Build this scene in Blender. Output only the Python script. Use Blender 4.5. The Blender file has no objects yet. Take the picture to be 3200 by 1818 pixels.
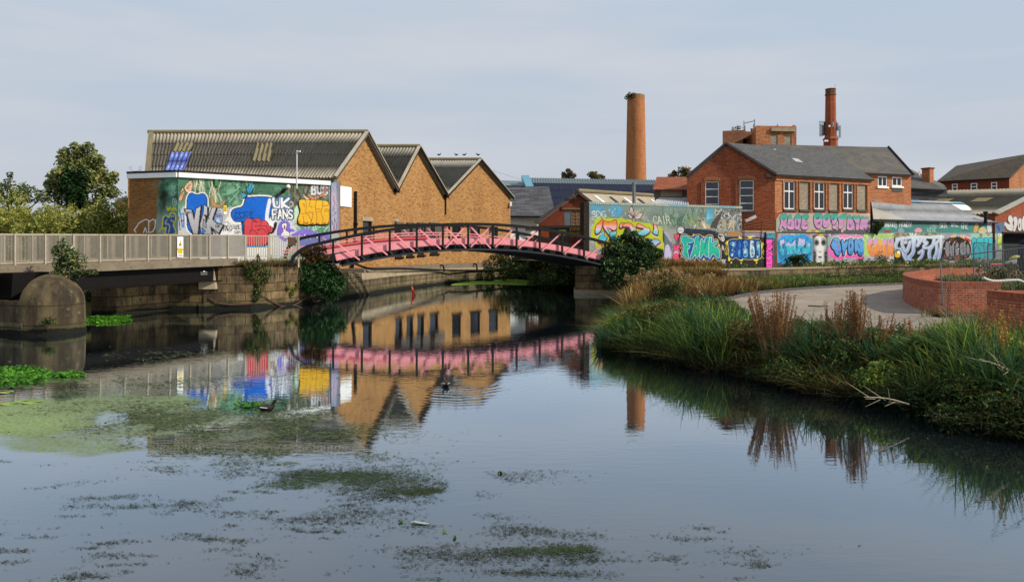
import bpy, bmesh, math, random
import numpy as np
from mathutils import Vector
from mathutils.geometry import tessellate_polygon

SC = bpy.context.scene
COL = SC.collection
rng = np.random.default_rng(7)
random.seed(7)

# ------------------------------------------------------------------ survey
# Level camera 3.04 m above the water; measured picture positions turn into
# real positions once the distance Y of the thing is known.
F, CX, HZ, EYE = 2311.0, 1600.0, 770.0, 3.04

def P(px, py, Y):
    return np.array([(px - CX) / F * Y, Y, EYE + (HZ - py) / F * Y])

def W(px, py, z=0.0):
    Y = F * (EYE - z) / (py - HZ)
    return np.array([(px - CX) / F * Y, Y, z])

def proj(v):
    v = np.asarray(v, float)
    return CX + F * v[..., 0] / v[..., 1], HZ - F * (v[..., 2] - EYE) / v[..., 1]

class Plane:
    """vertical plane through plan points a, b; outward normal faces the camera side"""
    def __init__(s, a, b):
        s.a = np.array(a[:2], float); s.b = np.array(b[:2], float)
        d = s.b - s.a; s.L = float(np.hypot(*d)); s.t = d / s.L
        n = np.array([s.t[1], -s.t[0]])
        if np.dot(n, -s.a) < 0: n = -n
        s.n = n
    def u_of(s, px):
        r = (px - CX) / F
        return (r * s.a[1] - s.a[0]) / (s.t[0] - r * s.t[1])
    def uz(s, px, py):
        u = s.u_of(px); y = s.a[1] + s.t[1] * u
        return u, EYE + (HZ - py) / F * y
    def pt(s, u, z, off=0.0):
        q = s.a + s.t * u + s.n * off
        return np.array([q[0], q[1], z])
    def at(s, px, py, off=0.0):
        u, z = s.uz(px, py); return s.pt(u, z, off)

# ------------------------------------------------------------------ objects
ORG = {}
def mesh(name, verts, faces, mat, parent=None, loc=None, uv=None, col=None, smooth=False):
    verts = np.asarray(verts, float).reshape(-1, 3)
    if parent is not None: o0 = ORG[parent.name]
    elif loc is not None: o0 = np.asarray(loc, float)
    else:
        lo, hi = verts.min(0), verts.max(0)
        o0 = np.array([(lo[0] + hi[0]) / 2, (lo[1] + hi[1]) / 2, lo[2]])
    me = bpy.data.meshes.new(name)
    if isinstance(faces, np.ndarray):
        nf, k = faces.shape
        me.vertices.add(len(verts)); me.loops.add(nf * k); me.polygons.add(nf)
        me.vertices.foreach_set('co', (verts - o0).astype(np.float32).ravel())
        me.loops.foreach_set('vertex_index', faces.astype(np.int32).ravel())
        me.polygons.foreach_set('loop_start', (np.arange(nf) * k).astype(np.int32))
        me.polygons.foreach_set('loop_total', np.full(nf, k, np.int32))
        me.update(calc_edges=True)
    else:
        me.from_pydata([tuple(v) for v in (verts - o0)], [], [tuple(int(i) for i in f) for f in faces])
        me.update()
    lay = me.uv_layers.new(name='UVMap')
    nl = len(me.loops)
    li = np.empty(nl, np.int32); me.loops.foreach_get('vertex_index', li)
    if uv is not None:
        uvl = np.asarray(uv, float)[li] if len(uv) == len(verts) else np.asarray(uv, float)
    else:
        npol = len(me.polygons)
        nn = np.empty(npol * 3, np.float32); me.polygons.foreach_get('normal', nn); nn = nn.reshape(-1, 3).astype(float)
        lt = np.empty(npol, np.int32); me.polygons.foreach_get('loop_total', lt)
        flip = (nn[:, 0] * 0.3 + nn[:, 1]) > 0
        nn[flip] *= -1
        t = np.stack([-nn[:, 1], nn[:, 0], np.zeros(npol)], 1)
        ln = np.linalg.norm(t, axis=1); flat = ln < 0.2
        t[flat] = (1, 0, 0); ln[flat] = 1; t /= ln[:, None]
        b = np.cross(nn, t); b[flat] = (0, 1, 0)
        tl = np.repeat(t, lt, 0); bl = np.repeat(b, lt, 0)
        vl = verts[li]
        uvl = np.stack([(vl * tl).sum(1), (vl * bl).sum(1)], 1)
    lay.data.foreach_set('uv', uvl.astype(np.float32).ravel())
    if col is not None:
        ca = me.color_attributes.new(name='Col', type='FLOAT_COLOR', domain='POINT')
        c = np.asarray(col, float)
        if c.shape[1] == 3: c = np.concatenate([c, np.ones((len(c), 1))], 1)
        ca.data.foreach_set('color', c.astype(np.float32).ravel())
    if smooth:
        me.polygons.foreach_set('use_smooth', np.ones(len(me.polygons), bool))
    if mat is not None: me.materials.append(mat)
    ob = bpy.data.objects.new(name, me); COL.objects.link(ob)
    if parent is not None: ob.parent = parent
    else: ob.location = o0
    ORG[ob.name] = o0
    return ob

def tag(o, label, cat, group=None):
    o['label'] = label; o['category'] = cat
    if group: o['group'] = group
    return o
def struct(o): o['kind'] = 'structure'; return o
def stuff(o, label, cat): o['kind'] = 'stuff'; o['label'] = label; o['category'] = cat; return o
def thing(name, label, cat, loc, group=None):
    o = bpy.data.objects.new(name, None); COL.objects.link(o)
    o.location = loc; o.empty_display_size = .3
    ORG[o.name] = np.asarray(loc, float)
    return tag(o, label, cat, group)
def dup(root, loc, label, rotz=None, group=None):
    r = root.copy(); COL.objects.link(r); r.location = loc
    if rotz is not None: r.rotation_euler = (0, 0, rotz)
    r['label'] = label
    if group: r['group'] = group
    ORG[r.name] = np.asarray(loc, float)
    for ch in list(root.children):
        c = ch.copy(); COL.objects.link(c); c.parent = r
        for g in list(ch.children):
            d = g.copy(); COL.objects.link(d); d.parent = c
    return r

class MB:
    def __init__(s): s.v = []; s.f = []
    def add(s, v, f):
        k = len(s.v); s.v += [tuple(map(float, p)) for p in v]
        s.f += [tuple(i + k for i in q) for q in f]; return s
    def quad(s, *p): return s.add(p, [tuple(range(len(p)))])
    def hexa(s, p):   # 8 corners: bottom 0-3, top 4-7
        return s.add(p, [(0, 3, 2, 1), (4, 5, 6, 7), (0, 1, 5, 4), (1, 2, 6, 5), (2, 3, 7, 6), (3, 0, 4, 7)])
    def box(s, c, size, ang=0.0):
        x, y, z = [k / 2 for k in size]; ca, sa = math.cos(ang), math.sin(ang); p = []
        for zz in (-z, z):
            for dx, dy in ((-x, -y), (x, -y), (x, y), (-x, y)):
                p.append((c[0] + dx * ca - dy * sa, c[1] + dx * sa + dy * ca, c[2] + zz))
        return s.hexa(p)
    def pbox(s, pl, u0, u1, z0, z1, d0, d1):
        """box on a wall plane: along u, up z, offsets d0<d1 outward"""
        p = []
        for z in (z0, z1):
            for u, d in ((u0, d1), (u1, d1), (u1, d0), (u0, d0)): p.append(pl.pt(u, z, d))
        return s.hexa(p)
    def bar(s, a, b, w, h=None, up=(0, 0, 1)):
        """rectangular bar from a to b; w across, h along 'up'"""
        h = h or w
        a = np.asarray(a, float); b = np.asarray(b, float); d = b - a; d = d / np.linalg.norm(d)
        up = np.asarray(up, float)
        sd = np.cross(d, up)
        if np.linalg.norm(sd) < 1e-4: sd = np.cross(d, (1, 0, 0))
        sd /= np.linalg.norm(sd); uu = np.cross(sd, d)
        o = [(-1, -1), (1, -1), (1, 1), (-1, 1)]
        p = [a + sd * i * w / 2 + uu * j * h / 2 for i, j in o] + [b + sd * i * w / 2 + uu * j * h / 2 for i, j in o]
        return s.hexa(p)
    def tube(s, pts, r, n=8, cap=True):
        pts = [np.asarray(p, float) for p in pts]; m = len(pts); v = []; f = []
        rr = np.interp(np.linspace(0, 1, m), np.linspace(0, 1, len(r)), r) if hasattr(r, '__len__') else [r] * m
        ref = None
        for i in range(m):
            d = pts[min(i + 1, m - 1)] - pts[max(i - 1, 0)]; d = d / (np.linalg.norm(d) + 1e-9)
            if ref is None:
                ref = np.array([0, 0, 1.0]) if abs(d[2]) < .9 else np.array([1.0, 0, 0])
            a = np.cross(d, ref); a /= np.linalg.norm(a) + 1e-9; b = np.cross(a, d); ref = b
            for k in range(n):
                t = 2 * math.pi * k / n
                v.append(pts[i] + rr[i] * (a * math.cos(t) + b * math.sin(t)))
        for i in range(m - 1):
            for k in range(n):
                f.append((i * n + k, i * n + (k + 1) % n, (i + 1) * n + (k + 1) % n, (i + 1) * n + k))
        if cap: f += [tuple(range(n))[::-1], tuple((m - 1) * n + k for k in range(n))]
        return s.add(v, f)
    def lathe(s, c, prof, n=24, a0=0.0, a1=2 * math.pi):
        full = abs(a1 - a0 - 2 * math.pi) < 1e-6
        k = n if full else n + 1; v = []; f = []
        for r, z in prof:
            for i in range(k):
                t = a0 + (a1 - a0) * i / n
                v.append((c[0] + r * math.cos(t), c[1] + r * math.sin(t), c[2] + z))
        for j in range(len(prof) - 1):
            for i in range(n):
                q = (i + 1) % k
                f.append((j * k + i, j * k + q, (j + 1) * k + q, (j + 1) * k + i))
        return s.add(v, f)
    def prism(s, poly, z0, z1):
        n = len(poly)
        v = [(p[0], p[1], z0) for p in poly] + [(p[0], p[1], z1) for p in poly]
        f = [(i, (i + 1) % n, n + (i + 1) % n, n + i) for i in range(n)]
        tri = tessellate_polygon([[Vector((p[0], p[1], 0)) for p in poly]])
        f += [tuple(t) for t in tri] + [tuple(n + i for i in t) for t in tri]
        return s.add(v, f)
    def facade(s, pl, outer, holes=(), off=0.0, depth=0.12):
        """flat wall sheet in (u,z) with rectangular holes and reveals"""
        loops = [[Vector((u, z, 0)) for u, z in outer]] + [[Vector((u, z, 0)) for u, z in ((h[0], h[2]), (h[1], h[2]), (h[1], h[3]), (h[0], h[3]))] for h in holes]
        flat = [q for l in loops for q in l]
        tri = tessellate_polygon(loops)
        s.add([pl.pt(q.x, q.y, off) for q in flat], [tuple(t) for t in tri])
        for u0, u1, z0, z1 in holes:
            c = ((u0, z0), (u1, z0), (u1, z1), (u0, z1))
            for i in range(4):
                a, b = c[i], c[(i + 1) % 4]
                s.quad(pl.pt(*a, off), pl.pt(*b, off), pl.pt(*b, off - depth), pl.pt(*a, off - depth))
        return s
    def build(s, name, mat, parent=None, loc=None, smooth=False, uv=None, col=None):
        return mesh(name, s.v, s.f, mat, parent, loc, smooth=smooth, uv=uv, col=col)

def chaikin(p, it=2, closed=False):
    p = np.asarray(p, float)
    for _ in range(it):
        if closed:
            q = np.roll(p, -1, 0); p = np.stack([.75 * p + .25 * q, .25 * p + .75 * q], 1).reshape(-1, p.shape[1])
        else:
            a, b = p[:-1], p[1:]
            p = np.concatenate([p[:1], np.stack([.75 * a + .25 * b, .25 * a + .75 * b], 1).reshape(-1, p.shape[1]), p[-1:]])
    return p

# ------------------------------------------------------------------ noise
def vnoise(x, y, seed=0):
    xi = np.floor(x).astype(np.int64); yi = np.floor(y).astype(np.int64)
    fx = x - xi; fy = y - yi; fx = fx * fx * (3 - 2 * fx); fy = fy * fy * (3 - 2 * fy)
    def h(a, b):
        n = (a * 374761393 + b * 668265263 + seed * 1274126177) & 0x7fffffff
        n = ((n ^ (n >> 13)) * 1274126177) & 0x7fffffff
        return ((n ^ (n >> 16)) & 0xffff) / 65535.0
    return (h(xi, yi) * (1 - fx) + h(xi + 1, yi) * fx) * (1 - fy) + (h(xi, yi + 1) * (1 - fx) + h(xi + 1, yi + 1) * fx) * fy
def fbm(x, y, seed=0, o=4):
    t = 0; a = .5; s = 0
    for k in range(o):
        t = t + a * vnoise(x * 2 ** k, y * 2 ** k, seed + k * 17); s += a; a *= .5
    return t / s

def lin(h):
    if isinstance(h, str):
        h = h.lstrip('#'); c = np.array([int(h[i:i + 2], 16) for i in (0, 2, 4)]) / 255.0
    else: c = np.asarray(h, float)
    return np.where(c <= .04045, c / 12.92, ((c + .055) / 1.055) ** 2.4)
def L4(h, k=1.0): return tuple(np.clip(lin(h) * k, 0, 1)) + (1.0,)

# ------------------------------------------------------------------ materials
class NT:
    def __init__(s, name):
        s.m = bpy.data.materials.new(name); s.m.use_nodes = True
        s.t = s.m.node_tree; s.t.nodes.clear()
        s.out = s.t.nodes.new('ShaderNodeOutputMaterial')
    def n(s, ty, ins=None, **kw):
        k = s.t.nodes.new('ShaderNode' + ty)
        for a, b in kw.items(): setattr(k, a, b)
        for a, b in (ins or {}).items(): s.set(k, a, b)
        return k
    def set(s, k, a, b):
        sock = k.inputs[a]
        if isinstance(b, bpy.types.NodeSocket): s.t.links.new(b, sock)
        elif isinstance(b, bpy.types.Node): s.t.links.new(b.outputs[0], sock)
        else: sock.default_value = b
    def mix(s, f, a, b, mode='MIX'):
        k = s.t.nodes.new('ShaderNodeMix'); k.data_type = 'RGBA'; k.blend_type = mode
        s.set(k, 0, f); s.set(k, 6, a); s.set(k, 7, b); return k.outputs[2]
    def math(s, op, a, b=0.0, c=None, clamp=False):
        k = s.t.nodes.new('ShaderNodeMath'); k.operation = op; k.use_clamp = clamp
        s.set(k, 0, a); s.set(k, 1, b)
        if c is not None: s.set(k, 2, c)
        return k.outputs[0]
    def ramp(s, f, *st):
        k = s.t.nodes.new('ShaderNodeValToRGB'); s.set(k, 0, f); e = k.color_ramp.elements
        while len(e) < len(st): e.new(.5)
        for i, (p, c) in enumerate(st):
            e[i].position = p; e[i].color = c if hasattr(c, '__len__') else (c, c, c, 1)
        return k.outputs[0]
    def uv(s, sx=1, sy=1):
        c = s.n('TexCoord'); m = s.n('Mapping', {'Vector': c.outputs['UV'], 'Scale': (sx, sy, 1)}); return m.outputs[0]
    def obj(s, sc=(1, 1, 1)):
        c = s.n('TexCoord'); m = s.n('Mapping', {'Vector': c.outputs['Object'], 'Scale': sc}); return m.outputs[0]
    def noise(s, vec, scale, detail=4, rough=.6, dist=0.0):
        k = s.n('TexNoise', {'Vector': vec, 'Scale': scale, 'Detail': detail, 'Roughness': rough, 'Distortion': dist}); return k.outputs[0]
    def done(s, col, rough=.8, bump=None, bstr=.4, bdist=.02, metal=0.0, spec=.3, **kw):
        b = s.n('BsdfPrincipled', {'Base Color': col, 'Roughness': rough, 'Metallic': metal, 'Specular IOR Level': spec})
        for a, v in kw.items(): s.set(b, a.replace('_', ' '), v)
        if bump is not None:
            bn = s.n('Bump', {'Height': bump, 'Strength': bstr, 'Distance': bdist}); s.set(b, 'Normal', bn.outputs[0])
        s.t.links.new(b.outputs[0], s.out.inputs[0]); return s.m

def m_plain(name, c, rough=.6, metal=0.0, var=.25, scale=3.0, dirt='#3a342c', dirtamt=.3, spec=.4):
    t = NT(name); o = t.obj()
    n1 = t.noise(o, scale, 6, .65); n2 = t.noise(o, scale * 7, 3, .6)
    base = t.mix(t.ramp(n1, (.3, 0.0), (.75, 1.0)), L4(c, 1 - var), L4(c, 1 + var * .3))
    base = t.mix(t.math('MULTIPLY', t.ramp(n2, (.52, 0.0), (.75, 1.0)), dirtamt), base, L4(dirt))
    return t.done(base, rough, n2, .15, .01, metal, spec)

def m_brick(name, c1, c2, mortar, bw=.225, bh=.075, ms=.011, paint=False, grime=.5, dark='#2a2018', streak=.35, odd=None, oddamt=.4, bump=.5, gscale=.35):
    t = NT(name); u = t.uv()
    b = t.n('TexBrick', {'Vector': u, 'Color1': L4(c1), 'Color2': L4(c2), 'Mortar': L4(mortar), 'Scale': 1.0, 'Mortar Size': ms,
                         'Mortar Smooth': .2, 'Bias': -.1, 'Brick Width': bw, 'Row Height': bh})
    col = b.outputs[0]
    if odd is not None:
        sx = t.n('SeparateXYZ', {0: u}); row = t.math('FLOOR', t.math('DIVIDE', sx.outputs[1], bh))
        cl = t.math('FLOOR', t.math('ADD', t.math('DIVIDE', sx.outputs[0], bw), t.math('MULTIPLY', t.math('MODULO', t.math('ABSOLUTE', row), 2.0), .5)))
        wn = t.n('TexWhiteNoise', {'Vector': t.n('CombineXYZ', {0: cl, 1: row}).outputs[0]}, noise_dimensions='2D').outputs[0]
        notm = t.math('SUBTRACT', 1.0, b.outputs['Fac'])
        col = t.mix(t.math('MULTIPLY', t.math('MULTIPLY', t.ramp(wn, (.7, 0.0), (.9, 1.0)), oddamt), notm), col, L4(odd))
        col = t.mix(t.math('MULTIPLY', t.math('MULTIPLY', t.ramp(wn, (.1, 1.0), (.3, 0.0)), .35), notm), col, L4(mortar))
    nz = t.noise(u, gscale, 6, .62, .3)
    col = t.mix(t.math('MULTIPLY', t.ramp(nz, (.38, 1.0), (.62, 0.0)), grime), col, t.mix(.65, col, L4(dark)))
    nf = t.noise(u, 5.0, 3, .6)
    col = t.mix(.5, col, t.mix(1.0, col, t.ramp(nf, (.3, (.45, .45, .45, 1)), (.7, (1.25, 1.25, 1.25, 1))), 'MULTIPLY'))
    st = t.noise(t.uv(1.6, .12), 1.0, 4, .6)
    col = t.mix(t.math('MULTIPLY', t.ramp(st, (.55, 0.0), (.75, 1.0)), streak), col, L4(dark))
    if paint:
        a = t.n('Attribute', attribute_name='Col')
        pc = t.mix(t.math('MULTIPLY', b.outputs['Fac'], .24), a.outputs['Color'], (.05, .045, .04, 1))
        pc = t.mix(t.math('MULTIPLY', t.ramp(nz, (.4, 1.0), (.6, 0.0)), .1), pc, (.03, .03, .03, 1))
        pc = t.mix(.25, pc, t.mix(1.0, pc, t.ramp(nf, (.3, (.6, .6, .6, 1)), (.7, (1.1, 1.1, 1.1, 1))), 'MULTIPLY'))
        col = t.mix(a.outputs['Alpha'], col, pc)
    h = t.math('SUBTRACT', t.math('MULTIPLY', nf, .4), b.outputs['Fac'])
    return t.done(col, .85, h, bump, .012, spec=.2)

def m_corr(name, ca, cb, lichen='#a89a62', licamt=.25, speck=.5, rough=.85, metal=0.0):
    t = NT(name); u = t.uv()
    n1 = t.noise(u, .5, 6, .65); n2 = t.noise(u, 6, 5, .7); n3 = t.noise(t.uv(1, .3), 3.0, 4, .6)
    col = t.mix(t.ramp(n1, (.3, 0.0), (.7, 1.0)), L4(ca), L4(cb))
    col = t.mix(t.math('MULTIPLY', t.ramp(n3, (.45, 0.0), (.7, 1.0)), .35), col, L4(ca, .5))
    col = t.mix(t.math('MULTIPLY', t.ramp(n2, (.6, 0.0), (.72, 1.0)), speck), col, L4('#b9b5a6'))
    n4 = t.noise(u, 1.1, 5, .7)
    col = t.mix(t.math('MULTIPLY', t.ramp(n4, (.58, 0.0), (.72, 1.0)), licamt), col, L4(lichen))
    return t.done(col, rough, n2, .4, .02, metal, .25)

def m_slate(name, ca, cb, w=.3, h=.18, moss=.2, mosscol='#6b6448'):
    t = NT(name); u = t.uv()
    b = t.n('TexBrick', {'Vector': u, 'Color1': L4(ca), 'Color2': L4(cb), 'Mortar': L4(ca, .3), 'Scale': 1.0, 'Mortar Size': .012,
                         'Mortar Smooth': .3, 'Brick Width': w, 'Row Height': h})
    n1 = t.noise(u, .6, 6, .65); n2 = t.noise(u, 8, 4, .7)
    col = t.mix(t.math('MULTIPLY', t.ramp(n1, (.42, 0.0), (.7, 1.0)), moss), b.outputs[0], L4(mosscol))
    col = t.mix(t.math('MULTIPLY', t.ramp(n2, (.62, 0.0), (.75, 1.0)), .35), col, L4('#8d8a84'))
    hgt = t.math('SUBTRACT', n2, b.outputs['Fac'])
    return t.done(col, .75, hgt, .5, .02, spec=.35)

def m_stone(name, ca, cb, cc, bw=.9, bh=.38, blocks=True):
    t = NT(name); u = t.uv() if blocks else t.obj()
    u = t.n('VectorMath', {0: u, 1: t.n('VectorMath', {0: t.n('TexNoise', {'Vector': u, 'Scale': .9, 'Detail': 3.0}).outputs['Color'], 1: (.16, .09, 0)}, operation='MULTIPLY').outputs[0]}, operation='ADD').outputs[0]
    b = t.n('TexBrick', {'Vector': u, 'Color1': L4(ca), 'Color2': L4(cb), 'Mortar': L4('#1d1812'), 'Scale': 1.0, 'Mortar Size': .02,
                         'Mortar Smooth': .6, 'Brick Width': bw, 'Row Height': bh, 'Bias': -.15})
    n1 = t.noise(u, .8, 6, .65, .4); n2 = t.noise(u, 5, 5, .7); n3 = t.noise(t.uv(1.2, .25) if blocks else t.obj((1.3, 1.3, .25)), 1.3, 4, .65)
    col = t.mix(t.math('MULTIPLY', t.ramp(n1, (.4, 0.0), (.62, 1.0)), .75), b.outputs[0] if blocks else t.mix(n2, L4(ca), L4(cb)), L4(cc))
    col = t.mix(t.math('MULTIPLY', t.ramp(n3, (.46, 0.0), (.66, 1.0)), .78), col, L4('#1c1812'))
    col = t.mix(t.math('MULTIPLY', t.ramp(n2, (.58, 0.0), (.72, 1.0)), .35), col, L4('#a39a82'))
    g = t.n('NewGeometry'); sz = t.n('SeparateXYZ', {0: g.outputs['Position']})
    wl = t.math('ADD', sz.outputs[2], t.math('MULTIPLY', n1, -.35))
    col = t.mix(t.ramp(wl, (.0, .85), (.22, 0.0)), col, L4('#3d3d22'))
    col = t.mix(t.ramp(wl, (-.1, .95), (.0, 0.0)), col, L4('#0d0d08'))
    if not blocks:
        for zj in (.33, 1.0): col = t.mix(t.math('MULTIPLY', t.math('LESS_THAN', t.math('ABSOLUTE', t.math('SUBTRACT', sz.outputs[2], zj)), .014), .8), col, L4('#1a1610'))
    hgt = t.math('SUBTRACT', t.math('MULTIPLY', n2, .8), t.math('MULTIPLY', b.outputs['Fac'], 1.2)) if blocks else n2
    return t.done(col, .85, hgt, .7, .04, spec=.25)

def m_attr(name, rough=.7, trans=.0, spec=.25, alpha=False):
    t = NT(name); a = t.n('Attribute', attribute_name='Col')
    nz = t.noise(t.obj(), 9, 3, .6)
    c = t.mix(.5, a.outputs['Color'], t.mix(1.0, a.outputs['Color'], t.ramp(nz, (.3, (.6, .6, .6, 1)), (.7, (1.3, 1.3, 1.3, 1))), 'MULTIPLY'))
    b = t.n('BsdfPrincipled', {'Base Color': c, 'Roughness': rough, 'Specular IOR Level': spec})
    if trans > 0:
        tr = t.n('BsdfTranslucent', {'Color': c}); mx = t.n('MixShader', {0: trans, 1: b.outputs[0], 2: tr.outputs[0]})
        t.t.links.new(mx.outputs[0], t.out.inputs[0])
    else: t.t.links.new(b.outputs[0], t.out.inputs[0])
    return t.m

def m_glass(name, c='#0b0f14', rough=.08):
    t = NT(name); n = t.noise(t.obj(), 1.3, 2)
    return t.done(t.mix(n, L4(c), L4('#3a4048', .5)), rough, None, spec=.6)

M = dict(
    white_paint=m_plain('white_paint', '#efeeea', .5, var=.05, dirtamt=.12, dirt='#6c665a'),
    white_frame=m_plain('white_frame', '#e6e6e4', .4, var=.05, dirtamt=.05),
    black_metal=m_plain('black_metal', '#0b0b0d', .5, var=.3, spec=.25, dirt='#3a3028', dirtamt=.18),
    dark_chord=m_plain('dark_chord', '#1d242c', .5, var=.3, dirt='#171717', dirtamt=.4),
    pink_paint=m_plain('pink_paint', '#ee949c', .55, var=.15, dirt='#9c5a58', dirtamt=.35, scale=2),
    red_paint=m_plain('red_paint', '#d4525a', .5, var=.15),
    rail_paint=m_plain('rail_paint', '#a89e8b', .6, var=.2, dirt='#5d5442', dirtamt=.45),
    concrete=m_plain('concrete', '#7d7160', .9, var=.35, dirt='#2c261c', dirtamt=.6, scale=1.2),
    pale_concrete=m_plain('pale_concrete', '#a8987c', .9, var=.3, dirt='#4a4132', dirtamt=.5, scale=1.5),
    girder=m_plain('girder', '#0c0a0a', .7, var=.3, dirt='#2a1a12', dirtamt=.35, spec=.15),
    rust=m_plain('rust', '#5b4034', .8, var=.4, dirt='#2a1c14', dirtamt=.5),
    black=m_plain('shade_black', '#060606', .9, var=.2, dirtamt=0),  # near-black that stands in for deep shade
    glass=m_glass('dark_glass'),
    pale_glass=m_glass('hazy_glass', '#3c4146', .2),
    block=m_brick('breeze_block', '#a59a86', '#9a907e', '#857b6a', .44, .215, .012, grime=.25, streak=.15, bump=.2),
    yellow_brick=m_brick('yellow_brick', '#bb8850', '#a77440', '#a58a60', .28, .115, .014, grime=.32, dark='#5a3c1c', odd='#85511f', oddamt=.75, streak=.22),
    brown_brick=m_brick('brown_brick', '#9a6332', '#8a5428', '#7b6346', grime=.35, dark='#3f2612', odd='#6b3f1e', oddamt=.4, bw=.45, bh=.16),
    red_brick=m_brick('red_brick', '#a84c26', '#8f3d1c', '#9c7056', .27, .11, .014, grime=.4, dark='#421608', odd='#c07048', oddamt=.45),
    orange_brick=m_brick('orange_brick', '#c07546', '#ab5c31', '#b89470', .27, .11, .014, grime=.35, dark='#5a2a14', odd='#8b4524', oddamt=.5),
    old_brick=m_brick('old_brick', '#8b5234', '#75432b', '#6b5a48', grime=.6, dark='#2a1c14', odd='#a5744e', oddamt=.4, streak=.5),
    chimney_brick=m_brick('chimney_brick', '#c27d4e', '#a9673a', '#a07a58', grime=.4, dark='#542d16', odd='#d08a58', oddamt=.4, bw=.3, bh=.15),
    dark_red_brick=m_brick('dark_red_brick', '#8a3a22', '#77301c', '#7a5340', grime=.3, dark='#35140a', odd='#a55236', oddamt=.3),
    planter_brick=m_brick('planter_brick', '#b4583a', '#a14829', '#b58c74', .225, .079, .012, grime=.2, dark='#6b2a16', odd='#58271c', oddamt=.55, streak=.12, gscale=.7),
    painted_brick=m_brick('painted_brick', '#a8743c', '#96622f', '#6f5b42', paint=True, grime=.3, dark='#3f2612', odd='#7b4a22', bw=.34, bh=.115, ms=.012),
    painted_red=m_brick('painted_red_brick', '#b45a30', '#9d4822', '#8c6650', paint=True, grime=.35, dark='#4a2010', odd='#8a3c1c', bw=.3, bh=.1),
    corr_grey=m_corr('corrugated_asbestos', '#9d9482', '#b2a996', licamt=.12),
    corr_dark=m_corr('corrugated_dark', '#8c877a', '#a8a294', licamt=.2),
    corr_pale=m_corr('corrugated_pale', '#9a968a', '#b4b0a4', licamt=.12, speck=.3),
    corr_lichen=m_corr('ridge_lichen', '#77705c', '#8f8462', lichen='#b08a2e', licamt=.6),
    tan_sheet=m_corr('tan_sheet', '#766d52', '#857b5e', licamt=.3),
    blue_sheet=m_plain('blue_sheet', '#6f82d0', .35, var=.15, dirtamt=.1),
    metal_sheet=m_corr('galvanised_sheet', '#9a9c9e', '#b4b7b9', licamt=.06, speck=.15, rough=.5, lichen='#9a8f78'),
    slate=m_slate('slate', '#474747', '#55565a', .35, .16, .15),
    slate_old=m_slate('slate_old', '#4c4a49', '#5d5b58', .35, .14, .45, '#7a6e52'),
    slate_rough=m_slate('slate_rough', '#404043', '#66666a', .9, .2, .35, '#2c2c30'),
    tile_red=m_slate('tile_red', '#8a4a2c', '#9d5a38', .3, .25, .2, '#5a3322'),
    tile_brown=m_slate('tile_brown', '#4a4034', '#5a5040', .35, .3, .2, '#6e664c'),
    solar=m_plain('solar_panel', '#171b30', .55, var=.2, dirtamt=.05, spec=.15),
    ridge_metal=m_plain('ridge_metal', '#71807f', .5, var=.15),
    blue_trim=m_plain('blue_trim', '#6aa2b4', .5, var=.12),
    stone=m_stone('block_stone', '#86714d', '#5f4a36', '#2e261b', .85, .42),
    stone_pier=m_stone('pier_stone', '#6a5c42', '#5a4e37', '#332a1e', blocks=False),
    stone_wall=m_stone('canal_wall', '#7f7154', '#74664a', '#4f4432', 2.2, .3),
    galv=m_plain('galvanised_tube', '#7e858a', .45, metal=.5, var=.2),
    leaf=m_attr('leaf', .6, .3), bladem=m_attr('blade', .65, .25), painted=m_attr('painted_metal', .5),
    wood=m_plain('weathered_wood', '#8a6a4a', .8, var=.3), grey_wood=m_plain('grey_wood', '#54504a', .8, var=.4),
    bark=m_plain('bark', '#4a3c2c', .9, var=.4), orange=m_plain('orange_plastic', '#e4552f', .5, var=.1),
    yellow=m_plain('yellow_vinyl', '#e8c630', .5, var=.05, dirtamt=.05), ink=m_plain('black_ink', '#141414', .6, dirtamt=0),
    felt=m_plain('roof_felt', '#2e2c2c', .9, var=.3), dark_cloth=m_plain('dark_cloth', '#15161a', .8, var=.3),
    silver=m_plain('silver_paint', '#a0a4a8', .35, var=.1, metal=.3),
    pvc=m_plain('pale_pipe', '#cfc9b4', .5, var=.15), feather=m_plain('dark_feather', '#23201c', .7, var=.4),
)
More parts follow.
